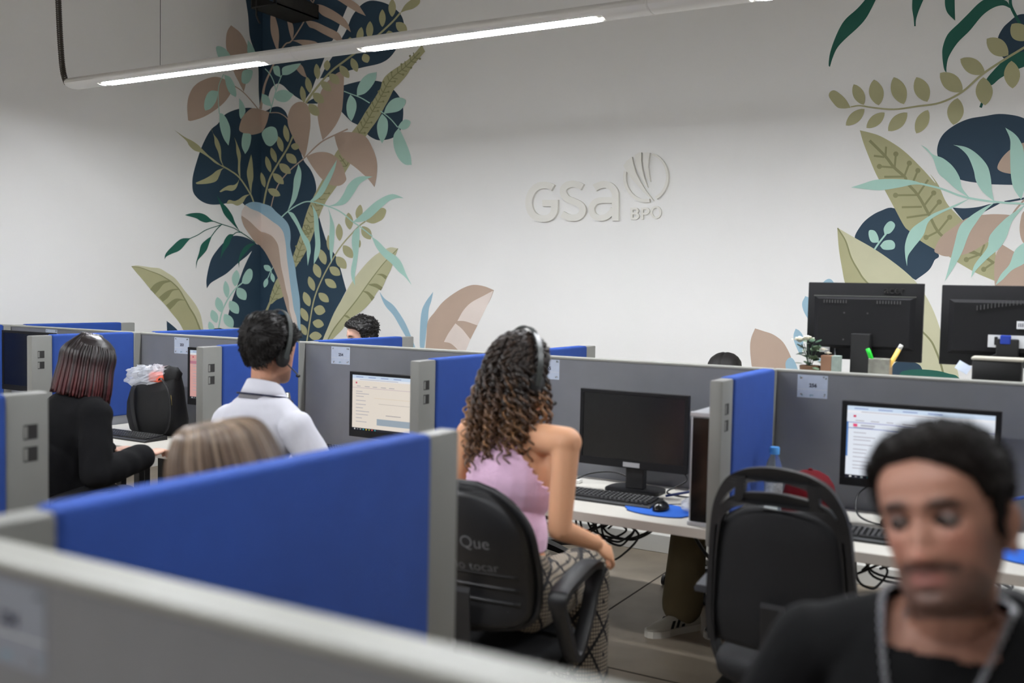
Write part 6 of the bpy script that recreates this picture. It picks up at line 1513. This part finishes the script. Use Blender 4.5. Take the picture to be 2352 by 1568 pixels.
for i in range(190):
    a = rr_.uniform(math.radians(100), math.radians(440)); p = []; hr = rr_.uniform(.004, .008); ph0 = rr_.uniform(0, 6); e0 = rr_.uniform(1.2, 1.52); tn = rr_.uniform(4, 7); off_ = rr_.uniform(.014, .024)
    lim = .55 if math.sin(a) > .3 else .0
    for j in range(44):
        q = j / 43; el = e0 + (lim - e0) * q; aa = a + .25 * math.sin(q * 2 + ph0)
        nrm = Vector((math.cos(aa) * math.cos(el), math.sin(aa) * math.cos(el), math.sin(el))); b0 = Vector((.076 * nrm.x, -.012 + .098 * nrm.y, .02 + .105 * nrm.z)) + nrm * off_; tg = Vector((-math.sin(aa), math.cos(aa), 0))
        w_ = ph0 + q * tn * 2 * math.pi; p.append(MH3 @ (b0 + tg * hr * math.cos(w_) + nrm * hr * math.sin(w_)))
    c0 = np.array(rgb(*rr_.choice(((30, 22, 18), (40, 29, 22), (56, 40, 29))))[:3]); paths.append(p); rads.append([.0036] * 44); cols.append([(*c0, 1)] * 44)
bm = strands(paths, rads, cols)
cap = hair_shell(MH3, 1.0, lambda p: .016, lambda y, ax: np.interp(y, [-.11, -.05, .0, .03, .06, .09], [-.09, -.09, -.06, -.01, .055, .07]), .004, 45, 64, 48)
lay = bm.verts.layers.float_color['Col']
me_c = bpy.data.meshes.new('c'); cap.to_mesh(me_c); cap.free(); n0 = len(bm.verts); bm.from_mesh(me_c); bm.verts.ensure_lookup_table()
for v in list(bm.verts)[n0:]: v[lay] = rgb(28, 21, 17)
# inner mass so that the curls do not look see-through
n0 = len(bm.verts)
ellipsoid(bm, (0, 0, 0), (.088, .062, .15), 18, 12, MH3 @ Matrix.Translation((0, -.075, -.13)))
bm.verts.ensure_lookup_table()
for v in list(bm.verts)[n0:]: v[lay] = rgb(34, 25, 19)
o = obj('hair', bm, hair_w, P3.t, smooth=True)
headset(MH3, 1.04, 'black headset over the curly hair of the woman in pink', True, 1, tilt=-.12, r_up=.160, wid=.118, cupx=.108)
bm = B(); ring = [MH3 @ Vector((.078 + .0, -.008 + .011 * math.sin(a), -.055 + .011 * math.cos(a))) for a in [2 * math.pi * k / 16 for k in range(16)]]; tube(bm, ring, .0016, 6, closed=True); tag(obj('earring', bm, mat('gold', rgb(214, 168, 84), .25, metal=.9), smooth=True), 'small gold hoop earring of the woman in pink', 'earring')

# ------------------------------------------------------------------ man in the white polo shirt
h2 = onY(624, 805, 3.04)
P2 = Person('man in a white polo shirt with short black hair seen from behind', (h2[0], h2[1], float(h2[2]) - .005), -0.02, hyaw=-0.16, pitch=-0.14, roll=0.03, tl=0.64, lean=0.10, sw=0.185, shd=.122, voxel=0.006, hk=1.06)
P2.arms = {1: (P2.W(.285, .14, P2.zn - .30), P2.W(.20, .42, P2.zn - .345)), -1: (P2.W(-.28, .06, P2.zn - .32), P2.W(-.17, .36, P2.zn - .36))}
P2.body(sk_m, False, lambda h, c: brow_colors(h, c, .7))
m_polo = mat('polo_white', rgb(200, 200, 208), 0.8, bump=0.2, bscale=300)
bm = B(); P2.torso(bm, .010)
for e in (-1, 1): P2.limb_arm(bm, e, .02, .85)
P2.cloth('polo_shirt', bm, m_polo, 0.007, 5, wr=.007, wf=10, keep=lambda p: not ((p.x / .07) ** 2 + ((p.y - P2.lean - .01) / .075) ** 2 < 1 and p.z > P2.zn - .03))
def collar(P, z0, z1, r0, r1, m, name='collar', yc=.0):
    bm = B(); rings = []
    for z, r in ((z0, r0), ((z0 + z1) / 2, (r0 + r1) / 2 - .004), (z1, r1), (z1 - .003, r1 + .006), ((z0 + z1) / 2 - .004, (r0 + r1) / 2 + .010), (z0 - .014, r0 + .016)):
        rings.append([P.W(r * math.cos(a) * 1.02, P.lean + yc + r * 1.08 * math.sin(a), P.zn + z + .020 * (-math.sin(a)) - .02 * max(0, math.sin(a))) for a in [2 * math.pi * k / 40 for k in range(40)]])
    loft(bm, rings + [rings[0]], cap=False); bmesh.ops.recalc_face_normals(bm, faces=bm.faces); return obj(name, bm, m, P.t, smooth=True)
collar(P2, -.012, .052, .088, .064, m_polo)
bm = B(); tube(bm, [P2.W(.1065 * math.cos(a) * 1.02, P2.lean + .1065 * 1.08 * math.sin(a), P2.zn - .006 + .020 * (-math.sin(a)) - .02 * max(0, math.sin(a))) for a in [2 * math.pi * k / 48 for k in range(48)]], .0042, 6, closed=True); obj('collar_stripe', bm, mat('stripe_navy', rgb(30, 34, 58), .8), P2.t, smooth=True)
bm = B()
for e in (-1, 1): P2.limb_leg(bm, e, 0.012)
R3 = P2.Mw.to_3x3().to_4x4(); ellipsoid(bm, (0, 0, 0), (.19, .15, .12), 20, 12, Matrix.Translation(P2.pelvis) @ R3)
P2.cloth('trousers', bm, m_trs, 0.012); P2.shoes(m_shoe_d, m_sole)
bm = hair_shell(P2.MH, P2.hk, lambda p: .016 + .008 * max(0, min(1, (p.z + .02) / .1)) + (.012 if p.y < -.03 else 0), lambda y, ax: zb_short(y, -.098), .0045, 38, lump=lambda p: .008 * abs(noise.noise(p * 26)))
tufts(bm, P2.MH, P2.hk, 1800, .028, .0016, lambda y, ax: zb_short(y, -.098), 5, .3)
obj('hair', bm, hair_blk, P2.t, smooth=True)
headset(P2.MH, P2.hk, 'black headset with a red ring worn by the man in the white polo', True, 1, True, tilt=-.16, r_up=.168, wid=.114, cupx=.092)

# ------------------------------------------------------------------ woman with the dark red bob
h1 = onY(210, 832, 2.98)
P1 = Person('woman with a dark red bob and a black sweater at the left', (h1[0], h1[1], float(h1[2])), -0.22, hyaw=-0.10, pitch=-0.22, tl=0.585, lean=0.17, sw=0.165, female=True, voxel=0.006)
P1.arms = {1: (P1.W(.27, .10, P1.zn - .30), P1.W(.16, .40, P1.zn - .26)), -1: (P1.W(-.25, .08, P1.zn - .30), P1.W(-.12, .36, P1.zn - .27))}
P1.body(sk_p, True, lambda h, c: brow_colors(h, c, 0), fine=.0042)
m_swt = mat('sweater_black', rgb(15, 15, 17), 0.9, bump=0.3, bscale=240, spec=0.2)
bm = B(); P1.torso(bm, .03)
for e in (-1, 1): P1.limb_arm(bm, e, .026, 1.9)
tcap(bm, P1.nb - Vector((0, 0, .02)), P1.nb + Vector((0, 0, .02)), .075, .066, flat=True)
P1.cloth('sweater', bm, m_swt, .008, 6, wr=.012, wf=9)
bm = B()
for e in (-1, 1): P1.limb_leg(bm, e, 0.012)
R3 = P1.Mw.to_3x3().to_4x4(); ellipsoid(bm, (0, 0, 0), (.19, .15, .12), 20, 12, Matrix.Translation(P1.pelvis) @ R3)
P1.cloth('trousers', bm, m_trs, 0.012); P1.shoes(m_shoe_d, m_sole)
paths, rads, cols = [], [], []
for i in range(380):
    a = math.radians(rr_.uniform(135, 405)); dg = math.degrees(a); side = abs(dg - 270)
    el = rr_.uniform(.25, 1.5)
    front = side > 105
    root = Vector((.02 * math.cos(a) * math.cos(el), -.02 + .05 * math.sin(a) * math.cos(el), .131))
    e1 = Vector((.094 * math.cos(a), -.012 + .118 * math.sin(a), .055)); e2 = Vector((.108 * math.cos(a), -.012 + .125 * math.sin(a), -.03)); e3 = Vector((.122 * math.cos(a), -.01 + .130 * math.sin(a), -.10)); e4 = Vector((.126 * math.cos(a), -.008 + .134 * math.sin(a), -.155 + .02 * (rr_.random() - .5) - .012 * (side / 130)))
    dep = rr_.uniform(.88, 1.03); pts = [root] + [Vector((p.x * dep, p.y * dep, p.z)) for p in (e1, e2, e3, e4)]
    p = [P1.MH @ Vector(tuple(q)) for q in crom([tuple(v) for v in pts], 7)]
    dk = np.array(rgb(24, 15, 15)[:3]); lt = np.array(rgb(*rr_.choice(((60, 20, 22), (48, 17, 18), (74, 24, 26), (36, 15, 15))))[:3])
    c = []
    for j in range(len(p)): q = j / (len(p) - 1); t_ = min(1, max(0, (q - .3) / .4)); c.append((*(dk * (1 - t_) + lt * t_), 1))
    paths.append(p); rads.append([.0058 * (.5 + .5 * min(1, j / 8)) * (1 if j < len(p) - 4 else .7) for j in range(len(p))]); cols.append(c)
hb = bpy.data.materials.new('hair_dark_red'); hb.use_nodes = True
_b = hb.node_tree.nodes['Principled BSDF']; _a = hb.node_tree.nodes.new('ShaderNodeVertexColor'); _a.layer_name = 'Col'; hb.node_tree.links.new(_a.outputs['Color'], _b.inputs['Base Color']); _b.inputs['Roughness'].default_value = .36
bm = strands(paths, rads, cols, 6)
cap = hair_shell(P1.MH, 1.0, lambda p: .011, lambda y, ax: np.interp(y, [-.11, -.05, .0, .03, .06, .09], [-.09, -.09, -.07, -.02, .03, .05]), .002, 45, 64, 48)
lay = bm.verts.layers.float_color['Col']; me_c = bpy.data.meshes.new('c'); cap.to_mesh(me_c); cap.free(); n0 = len(bm.verts); bm.from_mesh(me_c); bm.verts.ensure_lookup_table()
for v in list(bm.verts)[n0:]: v[lay] = rgb(24, 15, 15)
obj('hair', bm, hb, P1.t, smooth=True)

# ------------------------------------------------------------------ blonde person behind the near divider
hbp = onY(508, 1072, 1.46)
PB = Person('person with light brown hair, only the crown showing above the near blue divider', (hbp[0], hbp[1], hbp[2] - .035), math.pi - .15, hyaw=-.95, pitch=-.25, tl=.60, lean=.05, sw=.14, female=True, voxel=.009)
PB.arms = {1: (PB.W(.22, .0, PB.zn - .30), PB.W(.12, .18, PB.zn - .36)), -1: (PB.W(-.22, .0, PB.zn - .30), PB.W(-.12, .18, PB.zn - .36))}
PB.body(sk_p)
bm = B(); PB.torso(bm, .016)
for e in (-1, 1): PB.limb_arm(bm, e, .02, 1.9)
PB.cloth('sweater', bm, mat('sweater_grey', rgb(70, 72, 78), .9), .012)
bm = B()
for e in (-1, 1): PB.limb_leg(bm, e, 0.012)
PB.cloth('trousers', bm, m_trs, 0.014); PB.shoes(m_shoe_d, m_sole)
paths, rads, cols = [], [], []
for i in range(230):
    a = math.radians(rr_.uniform(125, 415)); el = rr_.uniform(.2, 1.4)
    root = Vector((.012 * math.cos(a), .02 + .03 * math.sin(a), .128)); dep = rr_.uniform(.94, 1.03)
    pts = [root] + [Vector((x * math.cos(a) * dep, -.012 + y * math.sin(a) * dep, z)) for x, y, z in ((.07, .085, .112), (.092, .116, .05), (.098, .122, -.04), (.094, .115, -.13), (.09, .11, -.21))]
    p = [PB.MH @ Vector(tuple(q)) for q in crom([tuple(v) for v in pts], 6)]
    c0 = rgb(*rr_.choice(((112, 92, 74), (88, 70, 55), (136, 116, 96), (70, 56, 44), (100, 82, 66)))); paths.append(p); rads.append([.0062] * len(p)); cols.append([c0] * len(p))
bm = strands(paths, rads, cols, 5)
cap = hair_shell(PB.MH, 1.0, lambda p: .014, lambda y, ax: np.interp(y, [-.11, -.05, .0, .03, .06, .09], [-.09, -.09, -.07, -.02, .04, .062]), .002, 45, 64, 48)
lay = bm.verts.layers.float_color['Col']; me_c = bpy.data.meshes.new('c'); cap.to_mesh(me_c); cap.free(); n0 = len(bm.verts); bm.from_mesh(me_c); bm.verts.ensure_lookup_table()
for v in list(bm.verts)[n0:]: v[lay] = rgb(84, 68, 54)
hbl = hb.copy(); hbl.name = 'hair_light_brown'; obj('hair', bm, hbl, PB.t, smooth=True)

# ------------------------------------------------------------------ people on the far side
def far_person(px, py, Y, label, hyaw, hair, yaw=math.pi, dz=.145, shirt=(60, 62, 70), tl=.60, curly=False, legs=None, trs=None, aw=.24, sw=.17):
    h = onY(px, py, Y)
    P = Person(label, (h[0], h[1], h[2] - dz), yaw, hyaw=hyaw, pitch=-.12, tl=tl, lean=.06, sw=sw, voxel=.010, legs=legs)
    P.arms = {e: (P.W(e * aw, .03, P.zn - .30), P.W(e * .15, .25, P.zn - .34)) for e in (-1, 1)}
    P.body(sk_p, True, lambda hh, c: brow_colors(hh, c, 0), fine=.006)
    bm = B(); P.torso(bm, .014)
    for e in (-1, 1): P.limb_arm(bm, e, .018, .8)
    P.cloth('shirt', bm, mat('shirt_%d' % shirt[0], rgb(*shirt), .85), .012)
    bm = B()
    for e in (-1, 1): P.limb_leg(bm, e, .014, r=(.085, .068, .075, .085) if trs else (.085, .06, .052, .038))
    R3 = P.Mw.to_3x3().to_4x4(); ellipsoid(bm, (0, 0, 0), (.19, .15, .12), 20, 12, Matrix.Translation(P.pelvis) @ R3)
    P.cloth('trousers', bm, trs or m_trs, .012)
    return P
PC = far_person(830, 724, 5.16, 'man with short curly black hair looking over the far blue divider', -.55, None, dz=.148, shirt=(46, 52, 60))
bm = hair_shell(PC.MH, 1.0, lambda p: .012 + .014 * max(0, min(1, (p.z - .02) / .05)), lambda y, ax: zb_short(y), .007, 52, lump=lambda p: .010 * abs(noise.noise(p * 75)))
tufts(bm, PC.MH, 1.0, 900, .016, .0022, lambda y, ax: zb_short(y), 6, .8)
obj('hair', bm, hair_crl, PC.t, smooth=True); PC.shoes(m_shoe_d, m_sole)
m_khk = mat('khaki_trousers', rgb(104, 92, 66), .85)
PD = far_person(1665, 806, 5.06, 'person with smooth black hair and khaki trousers behind the dark monitor partition', .05, None, dz=.138, shirt=(84, 80, 84), legs={1: (Vector((-1.62, 4.66, .47)), Vector((-1.57, 4.44, .12)), Vector((-1.66, 4.27, .05))), -1: (Vector((-1.42, 4.72, .47)), Vector((-1.37, 4.62, .12)), Vector((-1.40, 4.45, .05)))}, trs=m_khk)
bm = hair_shell(PD.MH, 1.0, lambda p: .012 - .006 * math.exp(-(p.x / .006) ** 2), lambda y, ax: np.interp(y, [-.11, -.05, .0, .03, .06, .09], [-.11, -.11, -.09, -.04, .02, .060]) + .01 * math.exp(-(ax / .012) ** 2), .001, 45)
obj('hair', bm, hair_blk, PD.t, smooth=True)
m_shw = mat('shoe_white', rgb(188, 184, 172), .55); m_shk = mat('stripe_black', rgb(14, 14, 15), .5)
for e, (hp, dr) in {1: (Vector((-1.512, 4.49, 0)), Vector((-.163, -.264, 0))), -1: (Vector((-1.36, 4.66, 0)), Vector((-.05, -.27, 0)))}.items():
    dr = dr.normalized(); sd = Vector((dr.y, -dr.x, 0))
    up = shoe(hp, dr, m_shw if e == 1 else m_shoe_d, m_sole, PD.t, .30)
    if e == 1:
        for q in (0.115, 0.15, 0.185):
            for s_ in (1, -1):
                bm = B(); wd = np.interp(q, [.08, .14, .19, .24], [.036, .036, .044, .043]) + .0022
                pts = [(q - .010, .036), (q + .008, .036), (q - .012, .07), (q - .030, .07)]
                vs = [bm.verts.new(hp + dr * a + sd * s_ * (wd - max(0, z - .05) * .42) + Vector((0, 0, z))) for a, z in pts]; bm.faces.new(vs); obj('stripe', bm, m_shk, up)
PE = far_person(500, 750, 5.05, 'person beyond the left partitions, only a tuft of black hair showing', .3, None, dz=.150, shirt=(74, 60, 60))
bm = hair_shell(PE.MH, 1.0, lambda p: .016, lambda y, ax: zb_short(y), .006, 50); obj('hair', bm, hair_crl, PE.t, smooth=True); PE.shoes(m_shoe_d, m_sole)
PF = far_person(1236, 790, 5.05, 'dark-haired person almost hidden behind the curly woman', .4, None, dz=.140, shirt=(58, 70, 66), aw=.17, sw=.13)
bm = hair_shell(PF.MH, 1.0, lambda p: .014, lambda y, ax: zb_short(y), .002, 50); obj('hair', bm, hair_blk, PF.t, smooth=True); PF.shoes(m_shoe_d, m_sole)
# ================================================================== CHAIRS
m_cfab = mat('chair_fabric', rgb(20, 20, 22), 0.85, bump=0.3, bscale=260)
m_cpl = mat('chair_plastic', rgb(27, 27, 29), 0.45)
m_cgry = mat('chair_grey_plastic', rgb(52, 53, 57), 0.45)
m_cmesh = mat('chair_mesh', rgb(24, 24, 26), 0.7, bump=0.8, bscale=500)
def slab(bm, hwf, zs, yf, th, nu=20, curve=0.04):
    """curved upholstered slab: half width hwf(z), rows zs, centre depth yf(z), thickness th"""
    rows = []
    for z in zs:
        hw = hwf(z); r = []
        for i in range(nu + 1):
            u = -1 + 2 * i / nu; e = max(0.0, 1 - abs(u) ** 6) ** .5
            r.append(((hw * u), yf(z) + curve * u * u, z, e))
        rows.append(r)
    rings = []
    for j, r in enumerate(rows):
        tz = min(1, 4.0 * min(j, len(rows) - 1 - j) / len(rows) + .25) ** .5
        rings.append([Vector((x, y + th / 2 * e * tz, z)) for x, y, z, e in r] + [Vector((x, y - th / 2 * e * tz, z)) for x, y, z, e in reversed(r)])
    loft(bm, rings)
def chair(style, label, seat=.47, arms=(-1, 1)):
    t = thing('office_chair', label, 'chair', (0, 0, 0), 'black office chairs')
    S_ = seat
    bm = B(); pts = []
    for k in range(36):
        a = 2 * math.pi * k / 36; pts.append((.235 * math.copysign(abs(math.cos(a)) ** .55, math.cos(a)), .225 * math.copysign(abs(math.sin(a)) ** .6, math.sin(a))))
    rings = [[Vector((x * f, y * f + .01, z)) for x, y in pts] for z, f in ((S_ - .075, .86), (S_ - .06, .97), (S_ - .03, 1.0), (S_ - .008, .97), (S_, .85), (S_ - .004, .4))]
    loft(bm, rings); obj('seat', bm, m_cfab, t, smooth=True)
    if style == 'handle':
        z0, z1 = S_ + .06, S_ + .62
        hwf = lambda z: np.interp(z, [z0, z0 + .1, z0 + .32, z0 + .42], [.205, .225, .205, .19])
        yf = lambda z: -.215 - .10 * (z - z0)
        bm = B(); slab(bm, lambda z: hwf(z) * (1 if z < z0 + .36 else max(.03, 1 - ((z - z0 - .36) / .085) ** 2 * .55)), [z0 + .44 * i / 24 for i in range(25)], yf, .05); obj('backrest', bm, m_cfab, t, smooth=True)
        # outer moulded frame with an arched handle pierced by three openings
        def P(u, v, d): return Vector((u, yf(v) + .035 * (u / .2) ** 2 - .022 + d, v))
        outer = [(-.222, z0 - .0), (-.228, z0 + .1), (-.218, z0 + .26), (-.205, z0 + .40), (-.185, z0 + .47), (-.15, z0 + .525), (-.10, z0 + .555), (-.05, z0 + .568), (0, z0 + .572)]
        outer = outer + [(-x, z) for x, z in outer[-2::-1]]
        inner = [(-.195, z0), (-.198, z0 + .1), (-.188, z0 + .26), (-.172, z0 + .38), (-.145, z0 + .425), (-.1, z0 + .447), (-.05, z0 + .455), (0, z0 + .458)]; inner = inner + [(-x, z) for x, z in inner[-2::-1]]
        bm = B()
        # frame band below the handle: between 'inner' and a mid line, then handle arch; holes left open between
        mid = [(-.2, z0), (-.203, z0 + .1), (-.194, z0 + .26), (-.18, z0 + .39), (-.158, z0 + .452), (-.105, z0 + .482), (-.05, z0 + .493), (0, z0 + .496)]; mid = mid + [(-x, z) for x, z in mid[-2::-1]]
        arch = [(-.2, z0 + .0), (-.206, z0 + .1), (-.2, z0 + .26), (-.187, z0 + .40), (-.166, z0 + .452), (-.132, z0 + .492), (-.09, z0 + .515), (-.045, z0 + .528), (0, z0 + .531)]; arch = arch + [(-x, z) for x, z in arch[-2::-1]]
        def band(A_, B__):
            n = min(len(A_), len(B__)); prism(bm, crom2(A_) + crom2(B__)[::-1], P, -.014, .016)
        crom2 = lambda L: [tuple(p) for p in crom(L, 4)]
        band(outer, arch); band(mid, inner)
        for sx in (-1, 1):
            prism(bm, [(sx * .098, z0 + .465), (sx * .128, z0 + .452), (sx * .118, z0 + .525), (sx * .088, z0 + .540)], P, -.014, .016)
            prism(bm, [(sx * .172, z0 + .38), (sx * .21, z0 + .36), (sx * .19, z0 + .455), (sx * .162, z0 + .43)], P, -.014, .016)
        bmesh.ops.recalc_face_normals(bm, faces=bm.faces); obj('back_frame', bm, m_cpl, t)
    else:
        z0 = S_ + .07; H_ = .47 if style == 'round' else .52
        def hwf(z):
            q = (z - z0) / H_; base = np.interp(q, [0, .15, .5, .75, 1], [.17, .205, .222, .215, .19])
            if q > .6: base *= math.sqrt(max(0.02, 1 - ((q - .6) / .405) ** 2.4))
            if q < .12: base *= math.sqrt(max(.1, 1 - ((.12 - q) / .125) ** 2))
            return base
        yf = lambda z: -.225 - .12 * (z - z0) + .05 * math.exp(-((z - z0 - .13) / .12) ** 2)
        bm = B(); slab(bm, hwf, [z0 + H_ * i / 30 for i in range(31)], yf, .05 if style == 'round' else .03); obj('backrest', bm, m_cfab if style == 'round' else m_cmesh, t, smooth=True)
        rim = []
        for i in range(31): z = z0 + H_ * i / 30; rim.append(Vector((-hwf(z), yf(z) + .04, z)))
        rim = rim + [Vector((-p.x, p.y, p.z)) for p in reversed(rim)]
        bm = B(); tube(bm, rim, .013, 8, closed=True); obj('back_rim', bm, m_cpl, t, smooth=True)
        if style == 'round':  # moulded rear shell with lower ribs
            bm = B(); slab(bm, lambda z: hwf(z) * .97, [z0 + .02 + (H_ - .03) * i / 24 for i in range(25)], lambda z: yf(z) - .028, .022); obj('rear_shell', bm, m_cpl, t, smooth=True)
            for q in (.10, .145, .19):
                bm = B(); tube(bm, [Vector((x, yf(z0 + q) - .04 + .04 * (x / .2) ** 2, z0 + q + .01 * math.cos(x * 8))) for x in [-.17 + .34 * i / 12 for i in range(13)]], .006, 6); obj('rib', bm, m_cpl, t, smooth=True)
    bm = B(); ribbon3(bm, crom([(0, -.02, S_ - .09), (0, -.2, S_ - .095), (0, -.262, S_ - .04), (0, -.275, S_ + .1), (0, -.285, S_ + .22)], 5), Vector((1, 0, 0)), Vector((0, .3, 1)).normalized(), .035, .008); obj('back_bar', bm, m_cpl, t)
    for e in (arms if style == 'handle' else ()):
        bm = B(); pr = crom([(-.12, .185), (-.05, .198), (.05, .205), (.13, .198), (.17, .175)], 5)
        rr = []
        for y, z in [tuple(q) for q in pr]:
            rr.append([Vector((e * .27 + dx, y, S_ + z + dz)) for dx, dz in ((-.03, -.012), (.03, -.012), (.034, 0), (.026, .011), (-.026, .011), (-.034, 0))])
        loft(bm, rr); bmesh.ops.recalc_face_normals(bm, faces=bm.faces); obj('armrest', bm, m_cgry, t, auto=50)
        bm = B(); ribbon3(bm, [(e * .16, .0, S_ - .08), (e * .25, .0, S_ - .075), (e * .272, .01, S_ - .02), (e * .272, .03, S_ + .19)], Vector((0, 1, 0)), [Vector((0, 0, 1)), Vector((.3 * -e, 0, 1)).normalized(), Vector((-e, 0, .3)).normalized(), Vector((-e, 0, 0))], .028, .008); obj('arm_post', bm, m_cpl, t)
    for e in (arms if style != 'handle' else ()):
        bm = B(); loop = crom([(-.13, .205), (-.02, .228), (.10, .242), (.158, .232), (.165, .20), (.12, .10), (.05, .0), (.0, -.035), (-.04, .0), (-.09, .09), (-.135, .165)], 4, True)
        pts = [Vector((e * .275, y - .01, S_ + z)) for y, z in [tuple(q) for q in loop]]; n = len(pts); rr = []
        for i in range(n):
            d = (pts[(i + 1) % n] - pts[i - 1]).normalized(); nn = Vector((0, -d.z, d.y)); wd = .024 if pts[i].z < S_ + .17 else .031
            rr.append([pts[i] + Vector((sx * wd, 0, 0)) + nn * (sy * .0115) for sx, sy in ((-1, -1), (-.6, -1.35), (.6, -1.35), (1, -1), (1, 1), (.6, 1.35), (-.6, 1.35), (-1, 1))])
        loft(bm, rr + [rr[0]], cap=False); bmesh.ops.recalc_face_normals(bm, faces=bm.faces); obj('armrest', bm, m_cpl, t, auto=50)
        bm = B(); ribbon3(bm, [(e * .16, -.01, S_ - .078), (e * .26, -.01, S_ - .07), (e * .275, -.01, S_ - .02)], Vector((0, 1, 0)), Vector((0, 0, 1)), .03, .007); obj('arm_bracket', bm, m_cpl, t)
    bm = B(); lathe(bm, [(.03, .07), (.03, .24), (.018, .245), (.018, S_ - .1), (.06, S_ - .098), (.06, S_ - .074)], (0, 0, 0), 16); obj('gas_column', bm, m_cpl, t, auto=40)
    for k in range(5):
        a = 2 * math.pi * k / 5 + .3; d = Vector((math.cos(a), math.sin(a), 0)); bm = B()
        ribbon3(bm, [d * .02 + Vector((0, 0, .105)), d * .15 + Vector((0, 0, .095)), d * .30 + Vector((0, 0, .075))], Vector((-d.y, d.x, 0)), Vector((0, 0, 1)), [.032, .026, .018], [.02, .016, .012]); obj('base_leg', bm, m_cpl, t)
        bm = B(); c = d * .305
        for s in (-1, 1):
            lathe(bm, [(.006, 0), (.028, .001), (.028, .018), (.006, .019)], (0, 0, 0), 14, 'x')
        vs = list(bm.verts)
        for i, v in enumerate(vs): s = -1 if i < len(vs) // 2 else 1; v.co = c + Vector((v.co.x * s + s * .003, v.co.y, v.co.z + .0285))
        lathe(bm, [(.008, .028), (.008, .07)], tuple(c), 8); bmesh.ops.recalc_face_normals(bm, faces=bm.faces); o = obj('caster', bm, m_cpl, t, auto=40); o['kind'] = 'stuff'
    return t
def put(t, x, y, yaw): t.location = (x, y, 0); t.rotation_euler[2] = yaw
cA = chair('round', 'black office chair under the woman in the pink top', P3.seat - .05); put(cA, P3.o.x - .035, P3.o.y + .03, .06)
# chalk writing on the chair back
m_chalk = mat('chalk_white', rgb(112, 112, 114), .9)
for txt, dz, sz, dx in (('n Que', .372, .056, .03), ('lo tocar', .292, .046, .045)):
    me = text_mesh(txt, sz, 0, -0.0004); zt = P3.seat - .05 + dz; z0c = P3.seat + .02
    for v in me.vertices:
        x, y = v.co.x, v.co.y; X_ = x + dx; Z_ = zt + y
        yy = -.225 - .12 * (Z_ - z0c) + .05 * math.exp(-((Z_ - z0c - .13) / .12) ** 2) - .028 + .04 * (X_ / .215) ** 2 - .0122
        v.co = Vector((X_, yy, Z_))
    o = obj('chalk_writing', me, m_chalk); o.parent = cA
cB = chair('handle', 'empty black chair with an open arched handle on its backrest', .475); put(cB, -.72, 3.12, -.03)
cC = chair('mesh', 'black mesh-back chair of the bob-haired woman', P1.seat - .02); put(cC, P1.o.x - .02, P1.o.y + .02, -.10)
cD = chair('round', 'black chair of the man in the white polo', P2.seat - .012); put(cD, P2.o.x, P2.o.y + .02, .05)
cE = chair('mesh', 'black chair of the man in the black T-shirt', P5.seat - .012); put(cE, P5.o.x, P5.o.y, math.pi - .12)
cF = chair('round', 'black chair of the person behind the near blue divider', PB.seat - .012); put(cF, PB.o.x, PB.o.y, math.pi - .1)
for P, lab in ((PC, 'black chair of the curly dark-haired man on the far side'), (PD, 'black chair of the person in khaki trousers'), (PE, 'black chair beyond the left partitions'), (PF, 'black chair of the person hidden behind the curly woman')):
    c = chair('mesh', lab, P.seat - .012); put(c, P.o.x, P.o.y, math.pi)
